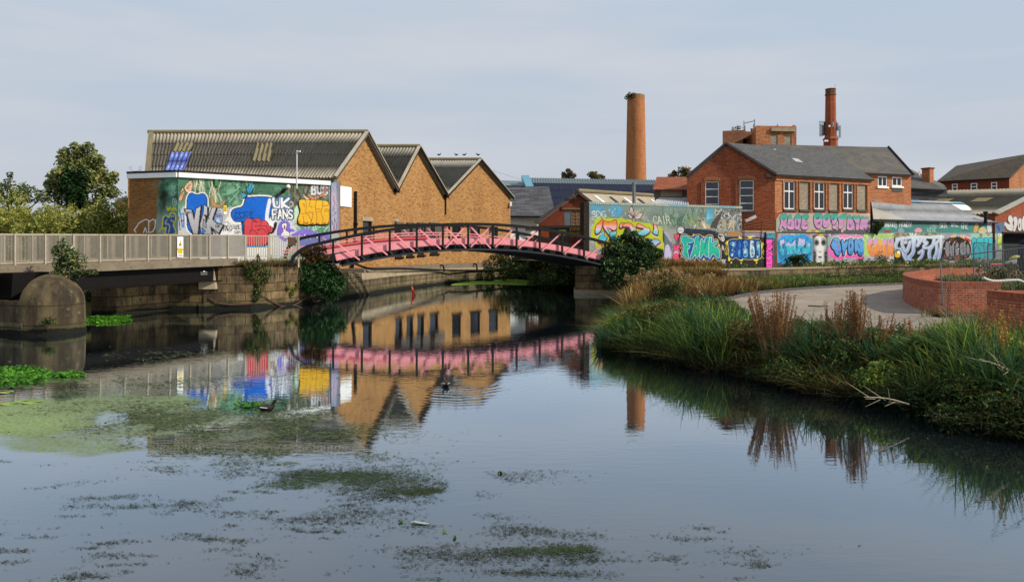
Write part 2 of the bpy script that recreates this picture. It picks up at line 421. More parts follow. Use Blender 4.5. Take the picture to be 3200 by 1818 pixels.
# ------------------------------------------------------------------ mural painter (colours per surface point)
FONT = {
 'A': [[(0,0),(.5,1),(1,0)],[(.2,.36),(.8,.36)]], 'B': [[(0,0),(0,1),(.75,.98),(.9,.76),(.6,.54),(.1,.52)],[(.6,.54),(1,.3),(.8,.02),(0,0)]],
 'C': [[(1,.8),(.7,1),(.25,.95),(0,.6),(0,.35),(.3,.02),(.75,0),(1,.2)]], 'D': [[(0,0),(0,1),(.55,.97),(1,.65),(1,.35),(.55,.03),(0,0)]],
 'E': [[(1,1),(0,1),(0,0),(1,0)],[(0,.5),(.8,.5)]], 'F': [[(1,1),(0,1),(0,0)],[(0,.5),(.75,.5)]],
 'G': [[(1,.85),(.6,1),(.1,.8),(0,.4),(.3,0),(.9,.05),(1,.45),(.55,.45)]], 'H': [[(0,0),(0,1)],[(1,0),(1,1)],[(0,.5),(1,.5)]],
 'I': [[(.5,0),(.5,1)]], 'J': [[(.8,1),(.8,.2),(.5,0),(.1,.2)]], 'K': [[(0,0),(0,1)],[(1,1),(.05,.45),(1,0)]], 'L': [[(0,1),(0,0),(.9,0)]],
 'M': [[(0,0),(.12,1),(.5,.35),(.88,1),(1,0)]], 'N': [[(0,0),(0,1),(1,0),(1,1)]], 'O': [[(.5,1),(.05,.8),(0,.3),(.5,0),(1,.3),(.95,.8),(.5,1)]],
 'P': [[(0,0),(0,1),(.7,1),(1,.75),(.7,.48),(0,.48)]], 'R': [[(0,0),(0,1),(.7,1),(.95,.76),(.65,.5),(0,.48)],[(.5,.48),(1,0)]],
 'S': [[(.95,.82),(.55,1),(.08,.82),(.15,.58),(.8,.42),(.95,.2),(.5,0),(.05,.15)]], 'T': [[(0,1),(1,1)],[(.5,1),(.5,0)]],
 'U': [[(0,1),(.02,.25),(.45,0),(.95,.25),(1,1)]], 'V': [[(0,1),(.5,0),(1,1)]], 'W': [[(0,1),(.25,0),(.5,.7),(.75,0),(1,1)]],
 'X': [[(0,1),(1,0)],[(1,1),(0,0)]], 'Y': [[(0,1),(.1,.6),(.5,.48),(.9,.6),(1,1)],[(.95,.8),(.85,.1),(.3,0)]], 'Z': [[(0,1),(1,1),(0,0),(1,0)]],
 '2': [[(0,.75),(.4,1),(.95,.8),(.8,.5),(0,.05),(1,0)]], '3': [[(0,.95),(.6,1),(.95,.78),(.4,.53),(1,.3),(.6,0),(0,.08)]],
 '5': [[(1,1),(.1,1),(.05,.55),(.7,.6),(1,.3),(.6,0),(0,.1)]], '8': [[(.5,.52),(.05,.75),(.5,1),(.95,.75),(.5,.52),(0,.25),(.5,0),(1,.25),(.5,.52)]],
 ' ': [],
}
ROUND = set('BCDGOPRSUJ2358Y')

class Canvas:
    def __init__(s, X, Y, base='#808080', alpha=1.0):
        s.X, s.Y = np.asarray(X, float), np.asarray(Y, float); n = len(s.X)
        s.c = np.tile(lin(base), (n, 1)); s.a = np.full(n, float(alpha)); s.o = (0, 0, 1.0)
    def T(s, ox, oy, k): s.o = (ox, oy, float(k)); return s
    def m(s, p):
        p = np.asarray(p, float).reshape(-1, 2); return np.stack([s.o[0] + p[:, 0] / s.o[2], s.o[1] + p[:, 1] / s.o[2]], 1)
    def _put(s, idx, a, col, alpha=None):
        if len(idx) == 0: return
        if callable(col): cc = col(s.X[idx], s.Y[idx])
        else: cc = lin(col)
        s.c[idx] = s.c[idx] * (1 - a[:, None]) + cc * a[:, None]
        if alpha is not None: s.a[idx] = s.a[idx] * (1 - a) + alpha * a
        else: s.a[idx] = np.maximum(s.a[idx], a)
    def _sel(s, q, pad):
        lo, hi = q.min(0) - pad, q.max(0) + pad
        return np.nonzero((s.X >= lo[0]) & (s.X <= hi[0]) & (s.Y >= lo[1]) & (s.Y <= hi[1]))[0]
    def _dline(s, idx, q):
        x, y = s.X[idx], s.Y[idx]; d = np.full(len(idx), 1e9)
        if len(q) == 1: return np.hypot(x - q[0, 0], y - q[0, 1])
        for a, b in zip(q[:-1], q[1:]):
            v = b - a; L = v @ v + 1e-9; t = np.clip(((x - a[0]) * v[0] + (y - a[1]) * v[1]) / L, 0, 1)
            d = np.minimum(d, np.hypot(x - a[0] - t * v[0], y - a[1] - t * v[1]))
        return d
    def line(s, pts, w, col, smooth=0, aa=.8, op=1.0):
        """w: full width, in current-frame units"""
        q = s.m(pts)
        if smooth: q = chaikin(q, smooth)
        r = w / 2 / s.o[2]; idx = s._sel(q, r + 2)
        if len(idx) == 0: return
        s._put(idx, np.clip((r - s._dline(idx, q)) / aa + .5, 0, 1) * op, col)
    def poly(s, pts, col, smooth=0, grow=0.0, aa=.8, op=1.0, edge=None, ew=0, alpha=None):
        q = s.m(pts)
        if smooth: q = chaikin(q, smooth, True)
        q = np.concatenate([q, q[:1]]); g = grow / s.o[2]; w = ew / s.o[2]
        idx = s._sel(q, abs(g) + w + 2)
        if len(idx) == 0: return
        x, y = s.X[idx], s.Y[idx]; ins = np.zeros(len(idx), bool)
        for a, b in zip(q[:-1], q[1:]):
            c = (a[1] > y) != (b[1] > y)
            with np.errstate(divide='ignore', invalid='ignore'):
                ins ^= c & (x < (b[0] - a[0]) * (y - a[1]) / (b[1] - a[1] + 1e-12) + a[0])
        d = s._dline(idx, q); d = np.where(ins, -d, d) - g
        s._put(idx, np.clip(.5 - d / aa, 0, 1) * op, col, alpha)
        if edge is not None: s._put(idx, np.clip((w / 2 - np.abs(d)) / aa + .5, 0, 1), edge)
    def ell(s, cx, cy, rx, ry, col, aa=.8, op=1.0, edge=None, ew=0):
        t = np.linspace(0, 2 * np.pi, 24, endpoint=False)
        s.poly(np.stack([cx + rx * np.cos(t), cy + ry * np.sin(t)], 1), col, aa=aa, op=op, edge=edge, ew=ew)
    def rect(s, x0, y0, x1, y1, col, **k): s.poly([(x0, y0), (x1, y0), (x1, y1), (x0, y1)], col, **k)
    def blob(s, cx, cy, rx, ry, col, op=1.0, soft=.6, seed=1, rag=.5):
        q = s.m([(cx, cy)])[0]; rx, ry = rx / s.o[2], ry / s.o[2]
        idx = np.nonzero((np.abs(s.X - q[0]) < rx * 1.6) & (np.abs(s.Y - q[1]) < ry * 1.6))[0]
        if len(idx) == 0: return
        x, y = s.X[idx], s.Y[idx]
        d = np.hypot((x - q[0]) / rx, (y - q[1]) / ry) + rag * (fbm(x / 9 + seed, y / 9, seed) - .5) * 2
        s._put(idx, np.clip((1 - d) / soft, 0, 1) * op, col)
    def scrub(s, x0, y0, x1, y1, cols, n=60, w=3, ln=14, vert=False, op=.5, seed=0):
        r = np.random.default_rng(seed)
        for k in range(n):
            x, y = r.uniform(x0, x1), r.uniform(y0, y1); a = r.uniform(0, np.pi) if not vert else np.pi / 2 + r.normal(0, .25)
            L = ln * r.uniform(.5, 1.3); dx, dy = np.cos(a) * L / 2, np.sin(a) * L / 2
            s.line([(x - dx, y - dy), (x + r.normal(0, L * .1), y), (x + dx, y + dy)], w * r.uniform(.5, 1.3), cols[k % len(cols)], 1, aa=1.2, op=op)
    def glyphs(s, txt, x0, y0, x1, y1, gap=.18, slant=0.0, wob=0.0, seed=3):
        r = np.random.default_rng(seed); n = len(txt); w = (x1 - x0) / (n + gap * (n - 1)); out = []
        for i, ch in enumerate(txt):
            ox = x0 + i * w * (1 + gap); dy = r.uniform(-wob, wob) * (y1 - y0); st = []
            for k in FONT.get(ch.upper(), []):
                p = np.array(k, float)
                if ch.upper() in ROUND: p = chaikin(p, 2)
                st.append(np.stack([ox + p[:, 0] * w + slant * (p[:, 1] - .5) * (y1 - y0), y1 - p[:, 1] * (y1 - y0) + dy], 1))
            out.append(st)
        return out
    def text(s, txt, x0, y0, x1, y1, w, col, outline=None, ow=0, shadow=None, halo=None, hw=0, shine=None, gap=.18, slant=0.0, wob=0.0, seed=3, aa=.8, per=None):
        G = s.glyphs(txt, x0, y0, x1, y1, gap, slant, wob, seed)
        allq = [k for g in G for k in g]
        def draw(st, ww, c, off=(0, 0)):
            for k in st: s.line(k + np.array(off), ww, c, aa=aa)
        if halo: draw(allq, w + 2 * ow + 2 * hw, halo)
        if shadow:
            for f in (.33, .66, 1): draw(allq, w + 2 * ow, shadow[2], (shadow[0] * f, shadow[1] * f))
        for i, g in enumerate(G):
            if outline: draw(g, w + 2 * ow, outline)
            draw(g, w, per[i % len(per)] if per else col)
            if shine: draw(g, max(w * .12, 1), shine, (-w * .25, -w * .25))

def vgrad(*stops):
    ys = np.array([a for a, _ in stops]); cs = np.array([lin(b) for _, b in stops])
    return lambda x, y: np.stack([np.interp(y, ys, cs[:, k]) for k in range(3)], 1)

def wall_grid(pl, u0, u1, zb, zt, step):
    """dense sheet of a wall plane; zt may be a function of u. returns verts, faces, uv, px, py"""
    nu = max(2, int((u1 - u0) / step) + 1); top = zt if callable(zt) else (lambda u: np.full_like(u, zt))
    uu = np.linspace(u0, u1, nu); hmax = float((top(uu) - zb).max()); nz = max(2, int(hmax / step) + 1)
    U, K = np.meshgrid(uu, np.linspace(0, 1, nz)); Z = zb + K * (top(U) - zb)
    v = np.stack([pl.a[0] + pl.t[0] * U, pl.a[1] + pl.t[1] * U, Z], -1).reshape(-1, 3)
    i = np.arange(nu * nz).reshape(nz, nu)
    f = np.stack([i[:-1, :-1], i[:-1, 1:], i[1:, 1:], i[1:, :-1]], -1).reshape(-1, 4)
    px, py = proj(v)
    return v, f, np.stack([U.ravel(), Z.ravel()], 1), px, py
def join_grids(gs):
    k = 0; V = []; Fc = []; U = []; C = []
    for v, f, u, c in gs: V.append(v); Fc.append(f + k); U.append(u); C.append(c); k += len(v)
    return np.concatenate(V), np.concatenate(Fc), np.concatenate(U), np.concatenate(C)
# ------------------------------------------------------------------ camera, light, sky
cam = bpy.data.cameras.new('camera'); cam.lens = 36.0 * F / 3200; cam.sensor_width = 36.0
cam.shift_y = -(909 - HZ) / 3200; cam.clip_end = 6000; cam.clip_start = .1
co = bpy.data.objects.new('camera', cam); COL.objects.link(co); co.location = (0, 0, EYE); co.rotation_euler = (math.pi / 2, 0, 0)
SC.camera = co
SC.view_settings.view_transform = 'Standard'; SC.view_settings.look = 'None'; SC.view_settings.exposure = 0; SC.view_settings.gamma = 1
SUN_EL, SUN_AZ = math.radians(33), math.atan2(.95, -.31)
sl = bpy.data.lights.new('sun', 'SUN'); sl.energy = 4.3; sl.angle = math.radians(1.2); sl.color = (1.0, .9, .76)
so = bpy.data.objects.new('sun', sl); COL.objects.link(so); so.location = (30, -10, 40)
sd = Vector((math.cos(SUN_EL) * math.sin(SUN_AZ), math.cos(SUN_EL) * math.cos(SUN_AZ), math.sin(SUN_EL)))
so.rotation_euler = sd.to_track_quat('Z', 'Y').to_euler()
w = bpy.data.worlds.new('World'); SC.world = w; w.use_nodes = True; nt = w.node_tree; nt.nodes.clear()
o_ = nt.nodes.new('ShaderNodeOutputWorld'); bg = nt.nodes.new('ShaderNodeBackground'); bg.inputs[1].default_value = .1
sky = nt.nodes.new('ShaderNodeTexSky'); sky.sky_type = 'NISHITA'; sky.sun_disc = False; sky.sun_elevation = SUN_EL; sky.sun_rotation = SUN_AZ
sky.dust_density = 4.0; sky.air_density = 1.0; sky.ozone_density = 2.0
tc = nt.nodes.new('ShaderNodeTexCoord'); sp = nt.nodes.new('ShaderNodeSeparateXYZ'); nt.links.new(tc.outputs['Generated'], sp.inputs[0])
rp = nt.nodes.new('ShaderNodeValToRGB'); e = rp.color_ramp.elements
e[0].position = 0.0; e[0].color = (5.5, 5.85, 6.5, 1); e[1].position = .32; e[1].color = (5.1, 6.1, 7.3, 1)
k_ = e.new(.12); k_.color = (5.4, 6.0, 6.9, 1); k_ = e.new(.75); k_.color = (3.7, 4.8, 6.6, 1)
nt.links.new(sp.outputs[2], rp.inputs[0])
mp = nt.nodes.new('ShaderNodeMapping'); mp.inputs['Scale'].default_value = (1.2, 1.2, 7.0); nt.links.new(tc.outputs['Generated'], mp.inputs[0])
nz = nt.nodes.new('ShaderNodeTexNoise'); nz.inputs['Scale'].default_value = 1.6; nz.inputs['Detail'].default_value = 6; nz.inputs['Roughness'].default_value = .5
nt.links.new(mp.outputs[0], nz.inputs['Vector'])
cr = nt.nodes.new('ShaderNodeValToRGB'); cr.color_ramp.elements[0].position = .4; cr.color_ramp.elements[0].color = (0, 0, 0, 1)
cr.color_ramp.elements[1].position = .62; cr.color_ramp.elements[1].color = (.95, .95, .95, 1); nt.links.new(nz.outputs[0], cr.inputs[0])
def wmix(f, a, b):
    k = nt.nodes.new('ShaderNodeMix'); k.data_type = 'RGBA'; k.clamp_result = False
    for i, s in ((0, f), (6, a), (7, b)):
        if isinstance(s, bpy.types.NodeSocket): nt.links.new(s, k.inputs[i])
        else: k.inputs[i].default_value = s
    return k.outputs[2]
haze = wmix(cr.outputs[0], rp.outputs[0], (6.3, 6.65, 7.25, 1))
nt.links.new(wmix(.93, sky.outputs[0], haze), bg.inputs[0]); nt.links.new(bg.outputs[0], o_.inputs[0])

# ------------------------------------------------------------------ plan of the place
LEFT_SHORE = [(-60, 33.0), (-17.5, 32.8), (-16.4, 35.4), (-14.8, 35.6), (-12.7, 36.3), (-11.5, 38), (-10.75, 40.1), (-9.2, 45.6), (-8.15, 51.6), (-5.3, 61.35), (.2, 69.45), (0, 80)]
RIGHT_SHORE = [(13, 3), (10, 8.5), (8.6, 11.2), (7.5, 13.2), (6.2, 15.2), (5.3, 17.0), (3.9, 19.2), (2.9, 22), (2.8, 24.5), (4.2, 30), (6.2, 38), (7.6, 44), (8.3, 47)]
LEDGE = [(4.1, 47.3), (8.3, 47), (12.4, 46.2), (16.6, 48.4), (29.7, 56.5), (38.9, 62.4), (60, 76), (120, 115)]

def poly_dist(x, y, pl):
    d = np.full(x.shape, 1e9)
    for a, b in zip(pl[:-1], pl[1:]):
        vx, vy = b[0] - a[0], b[1] - a[1]; t = np.clip(((x - a[0]) * vx + (y - a[1]) * vy) / (vx * vx + vy * vy), 0, 1)
        d = np.minimum(d, np.hypot(x - a[0] - t * vx, y - a[1] - t * vy))
    return d
def inside(x, y, q):
    q = list(q) + [q[0]]; r = np.zeros(x.shape, bool)
    for a, b in zip(q[:-1], q[1:]):
        c = (a[1] > y) != (b[1] > y)
        r ^= c & (x < (b[0] - a[0]) * (y - a[1]) / (b[1] - a[1] + 1e-12) + a[0])
    return r
BANK_POLY = RIGHT_SHORE + LEDGE[1:] + [(200, 115), (200, 3)]
PATH_POLY = [(8.6, 30.5), (9.6, 32.4), (12.0, 36.2), (14.7, 38.9), (18.5, 41.9), (23.4, 44.7), (30, 47.2), (46, 49), (60, 49), (60, 18.0), (15.5, 18.2), (11.5, 19.6), (9.2, 21.4), (7.7, 24), (7.5, 27)]
def bank_z(x, y):
    x = np.asarray(x, float); y = np.asarray(y, float)
    d = poly_dist(x, y, RIGHT_SHORE); d = np.where(inside(x, y, BANK_POLY), d, -d)
    s = np.clip(d / 2.6, 0, 1); z = np.where(d < 0, np.maximum(d * .8, -1.0), .72 * s * s * (3 - 2 * s))
    dl = poly_dist(x, y, LEDGE); k = np.clip(1 - dl / 4.0, 0, 1)
    z = z + np.where(d > 0, k * k * (.35 + .35 * np.clip((14 - x) / 6, 0, 1)), 0)
    bump = (fbm(x * .8, y * .8, 5) - .5) * .18 * np.clip(d, 0, 1) * np.clip(poly_dist(x, y, PATH_POLY + PATH_POLY[:1]) * 1.0, 0, 1)
    inp = inside(x, y, PATH_POLY)
    return np.where(inp, np.minimum(z, .70), z + bump)

def gmat(name, ca, cb, cc, sc=1.2):
    t = NT(name); o = t.obj(); a = t.noise(o, sc, 6, .65); b = t.noise(o, sc * 9, 5, .7)
    c = t.mix(t.ramp(a, (.35, 0.0), (.65, 1.0)), L4(ca), L4(cb)); c = t.mix(t.ramp(b, (.45, 0.0), (.7, .8)), c, L4(cc))
    return t.done(c, .95, b, .5, .03, spec=.1)
M['soil'] = gmat('soil', '#191810', '#242214', '#100f0a'); M['dry_ground'] = gmat('dry_ground', '#6b5c40', '#544a30', '#8a7a58', .8)  # soil near black, standing in for shaded gaps between plants
M['gravel'] = gmat('gravel', '#a89a88', '#8a7f74', '#766e66', .35); M['lawn'] = gmat('lawn', '#4a4a20', '#5d5a2a', '#38391a')

# water -------------------------------------------------------------
STEP = .11
gx = np.arange(-23, 13.01, STEP); gy = np.arange(5.6, 48.01, STEP)
GX, GY = np.meshgrid(gx, gy); wv = np.stack([GX.ravel(), GY.ravel(), np.zeros(GX.size)], 1)
ii = np.arange(GX.size).reshape(GX.shape); wf = np.stack([ii[:-1, :-1], ii[:-1, 1:], ii[1:, 1:], ii[1:, :-1]], -1).reshape(-1, 4)
wpx, wpy = proj(wv)
FILM = Canvas(wpx, wpy, '#5f7a34', 0.0)
def film(cx, cy, rx, ry, col, op, soft=.7, seed=1, rag=.6):
    n = (fbm(wv[:, 0] * .9, wv[:, 1] * .9, seed) - .5) * 2
    d = np.hypot((wpx - cx) / rx, (wpy - cy) / ry) + rag * n
    a = np.clip((1 - d) / soft, 0, 1) * op; cc = lin(col)
    k = a / np.maximum(np.maximum(FILM.a, a), 1e-6)
    FILM.c[:] = FILM.c * (1 - k[:, None]) + cc * k[:, None]; FILM.a[:] = np.maximum(FILM.a, a)
film(120, 1300, 520, 75, '#8fa860', .95, .5, 3); film(60, 1345, 330, 45, '#96b060', .95, .5, 4)
film(420, 1265, 420, 50, '#84985c', .85, .6, 5); film(620, 1320, 420, 55, '#7c8c60', .8, .7, 6)
film(760, 1360, 430, 50, '#74806a', .7, .7, 7); film(330, 1400, 360, 40, '#7a8a58', .75, .6, 8)
film(1020, 1330, 240, 45, '#6c7466', .6, .8, 9); film(250, 1225, 330, 25, '#6f8058', .6, .7, 10)
film(100, 1185, 260, 24, '#6f9438', .7, .6, 11); film(330, 1005, 120, 16, '#6f9a34', .7, .6, 12)
film(170, 1375, 320, 48, '#7f9358', .8, .6, 24); film(560, 1295, 330, 50, '#7a8a5c', .8, .7, 25); film(820, 1310, 300, 60, '#66725a', .65, .8, 26)
film(420, 1340, 420, 70, '#7c8a56', .75, .8, 27); film(760, 1390, 360, 40, '#6c7656', .7, .8, 28); film(900, 1280, 200, 40, '#66705a', .5, .8, 29)
film(1080, 1500, 330, 42, '#4a5c3c', .6, .6, 13); film(1330, 1535, 190, 26, '#4f5c3a', .6, .6, 14)
film(1760, 1722, 280, 26, '#46543a', .5, .7, 15); film(980, 1560, 160, 16, '#8f9a58', .35, .6, 16)
film(1560, 884, 240, 9, '#8fae58', .95, .4, 17); film(1750, 890, 200, 8, '#8aa864', .6, .6, 18)
film(520, 1010, 260, 10, '#5d6a34', .5, .6, 19); film(700, 1030, 300, 8, '#5d6a34', .35, .7, 20)
film(350, 1090, 330, 12, '#59605a', .35, .7, 21); film(560, 1130, 360, 12, '#59605a', .3, .7, 22); film(600, 1180, 420, 14, '#565c50', .35, .7, 23)
big = [(-300, -80, 300, 5.6), (-300, 48, 300, 100), (-300, 5.6, -23, 48), (13 - .01, 5.6, 300, 48)]
V = [wv]; Fc = [wf]; k = len(wv); gx1 = gx[-1]; gy1 = gy[-1]
for x0, y0, x1, y1 in [(-300, -80, 300, gy[0]), (-300, gy1, 300, 100), (-300, gy[0], gx[0], gy1), (gx1, gy[0], 300, gy1)]:
    V.append(np.array([(x0, y0, 0), (x1, y0, 0), (x1, y1, 0), (x0, y1, 0)], float)); Fc.append(np.array([[k, k + 1, k + 2, k + 3]])); k += 4
wc = np.concatenate([np.concatenate([FILM.c, FILM.a[:, None]], 1), np.zeros((16, 4))])
t = NT('river_water'); g = t.n('NewGeometry'); pos = g.outputs['Position']
def wm(sx, sy, sz=1): return t.n('Mapping', {'Vector': pos, 'Scale': (sx, sy, sz)}).outputs[0]
r1 = t.noise(wm(.55, 1.5), 1.0, 3, .5, .4); r2 = t.noise(wm(2.0, 6.5), 1.0, 3, .55, .3); r3 = t.noise(wm(.12, .16), 1.0, 2, .5)
amp = t.ramp(r3, (.38, .25), (.62, 1.0))
h = t.math('ADD', t.math('MULTIPLY', r1, .0009), t.math('MULTIPLY', t.math('MULTIPLY', r2, .0022), amp))
# wake of the moorhen: curved ripples spreading behind it
wk = W(1392, 1205)
dd = t.n('VectorMath', {0: t.n('VectorMath', {0: pos, 1: (wk[0] + .2, wk[1] + .5, 0)}, operation='SUBTRACT').outputs[0], 1: (1, 1, 0)}, operation='MULTIPLY').outputs[0]
dl = t.n('VectorMath', {0: dd}, operation='LENGTH').outputs[1]
sx = t.n('SeparateXYZ', {0: dd})
wob = t.noise(wm(.8, .8), 1.0, 2, .5)
ring = t.math('SINE', t.math('ADD', t.math('MULTIPLY', dl, 26.0), t.math('MULTIPLY', wob, 9.0)))
fall = t.math('MULTIPLY', t.ramp(t.math('MULTIPLY', dl, .2), (.03, 0.0), (.12, 1.0), (.35, .6), (.55, 0.0)),
              t.math('MULTIPLY', t.ramp(t.math('ADD', t.math('MULTIPLY', sx.outputs[1], -.25), .3), (.3, 0.0), (.5, 1.0)), t.ramp(t.math('ADD', t.math('MULTIPLY', sx.outputs[0], .25), .5), (.05, 0.0), (.3, 1.0))))
h = t.math('ADD', h, t.math('MULTIPLY', t.math('MULTIPLY', ring, fall), .0007))
bn = t.n('Bump', {'Height': h, 'Strength': 1.0, 'Distance': 1.0})
fr = t.n('Fresnel', {'IOR': 1.6, 'Normal': bn.outputs[0]})
fac = t.math('MINIMUM', t.math('MULTIPLY', fr.outputs[0], 2.15), .93)
gl = t.n('BsdfGlossy', {'Color': (.83, .92, 1.0, 1), 'Roughness': .015, 'Normal': bn.outputs[0]})
df = t.n('BsdfDiffuse', {'Color': (.012, .017, .022, 1)})
wat = t.n('MixShader', {0: fac, 1: df.outputs[0], 2: gl.outputs[0]})
at = t.n('Attribute', attribute_name='Col')
n1 = t.noise(wm(1.6, 3.2), 1.0, 6, .75); n2 = t.noise(wm(16, 24), 1.0, 3, .7)
msk = t.math('ADD', t.math('MULTIPLY', at.outputs['Alpha'], .72), t.math('ADD', t.math('MULTIPLY', n1, .75), t.math('MULTIPLY', n2, .65)))
msk = t.math('MULTIPLY', t.math('SUBTRACT', msk, 1.0), 3.2, clamp=True)
msk = t.math('MULTIPLY', msk, t.math('MULTIPLY', at.outputs['Alpha'], 1.4, clamp=True), clamp=True)
fc = t.mix(t.ramp(n2, (.35, 0.0), (.65, 1.0)), t.mix(.7, at.outputs['Color'], (.012, .014, .006, 1)), at.outputs['Color'])
fd = t.n('BsdfPrincipled', {'Base Color': fc, 'Roughness': .5, 'Specular IOR Level': .4})
mx = t.n('MixShader', {0: msk, 1: wat.outputs[0], 2: fd.outputs[0]}); t.t.links.new(mx.outputs[0], t.out.inputs[0]); M['water'] = t.m
# four large quads plus the finely divided part are one sheet
allv = np.concatenate(V); allf = [tuple(q) for q in np.concatenate(Fc)]
struct(mesh('water', allv, np.concatenate(Fc), M['water'], col=wc))

# land --------------------------------------------------------------
def sheet(name, x0, x1, y0, y1, step, zf, mat, keep=None):
    X, Y = np.meshgrid(np.arange(x0, x1 + step / 2, step), np.arange(y0, y1 + step / 2, step)); Z = zf(X, Y)
    v = np.stack([X.ravel(), Y.ravel(), Z.ravel()], 1); i = np.arange(X.size).reshape(X.shape)
    f = np.stack([i[:-1, :-1], i[:-1, 1:], i[1:, 1:], i[1:, :-1]], -1).reshape(-1, 4)
    if keep is not None:
        c = v[f].mean(1); f = f[keep(c[:, 0], c[:, 1])]
    return struct(mesh(name, v, f, mat, smooth=True))
sheet('river_bank', 0, 70, 2, 80, .4, bank_z, M['soil'], lambda x, y: inside(x, y, BANK_POLY) | (poly_dist(x, y, RIGHT_SHORE) < 2.0))
q = MB(); tri = tessellate_polygon([[Vector((*p, 0)) for p in PATH_POLY]])
q.add([(p[0], p[1], .735) for p in PATH_POLY], [tuple(k) for k in tri]); struct(q.build('path', M['gravel']))
TOW = LEDGE + [(120, 130), (-2, 130), (0.2, 72), (1.6, 62), (3.2, 54)]
def tow_z(x): return 1.5 + .5 * np.clip((13 - x) / 6, 0, 1)
tp = []
for a, b in zip(LEDGE[:-1], LEDGE[1:]):
    n = max(2, int(np.hypot(b[0] - a[0], b[1] - a[1]) / 2)); tp += [(a[0] + (b[0] - a[0]) * i / n, a[1] + (b[1] - a[1]) * i / n) for i in range(n)]
q = MB()
for a, b in zip(tp[:-1], tp[1:]):
    q.quad((a[0], a[1], tow_z(a[0])), (b[0], b[1], tow_z(b[0])), (b[0] - 6 + .3 * 6, b[1] + 12, tow_z(b[0])), (a[0] - 6 + .3 * 6, a[1] + 12, tow_z(a[0])))
struct(q.build('towpath', M['dry_ground']))
q = MB(); tri = tessellate_polygon([[Vector((*p, 0)) for p in [(9, 49.5)] + [(120, 112), (120, 140), (-1, 140), (.9, 70), (1.6, 62), (3.2, 54), (4.1, 47.3)]]])
q.add([(p[0], p[1], 1.38) for p in [(9, 49.5)] + [(120, 112), (120, 140), (-1, 140), (.9, 70), (1.6, 62), (3.2, 54), (4.1, 47.3)]], [tuple(k) for k in tri])
struct(q.build('yard', M['dry_ground']))
q = MB(); lp = LEFT_SHORE[2:] + [(-1, 140), (-200, 140), (-200, 36), (-18.2, 36)]
tri = tessellate_polygon([[Vector((*p, 0)) for p in lp]]); q.add([(p[0], p[1], 1.1 if p[0] > -9.5 else 1.9) for p in lp], [tuple(k) for k in tri])
struct(q.build('ground', M['lawn']))
q = MB(); q.quad((-4000, 85, 1.0), (4000, 85, 1.0), (4000, 5000, 1.0), (-4000, 5000, 1.0)); struct(q.build('far_ground', M['lawn']))
q = MB(); q.quad((-200, 31.8, -.5), (-17.6, 32.4, -.5), (-18.4, 36.5, 1.7), (-200, 36.5, 1.7)); q.quad((-200, 36.5, 1.7), (-18.4, 36.5, 1.7), (-18.4, 40, 1.95), (-200, 40, 1.95))
struct(q.build('left_bank', M['lawn']))
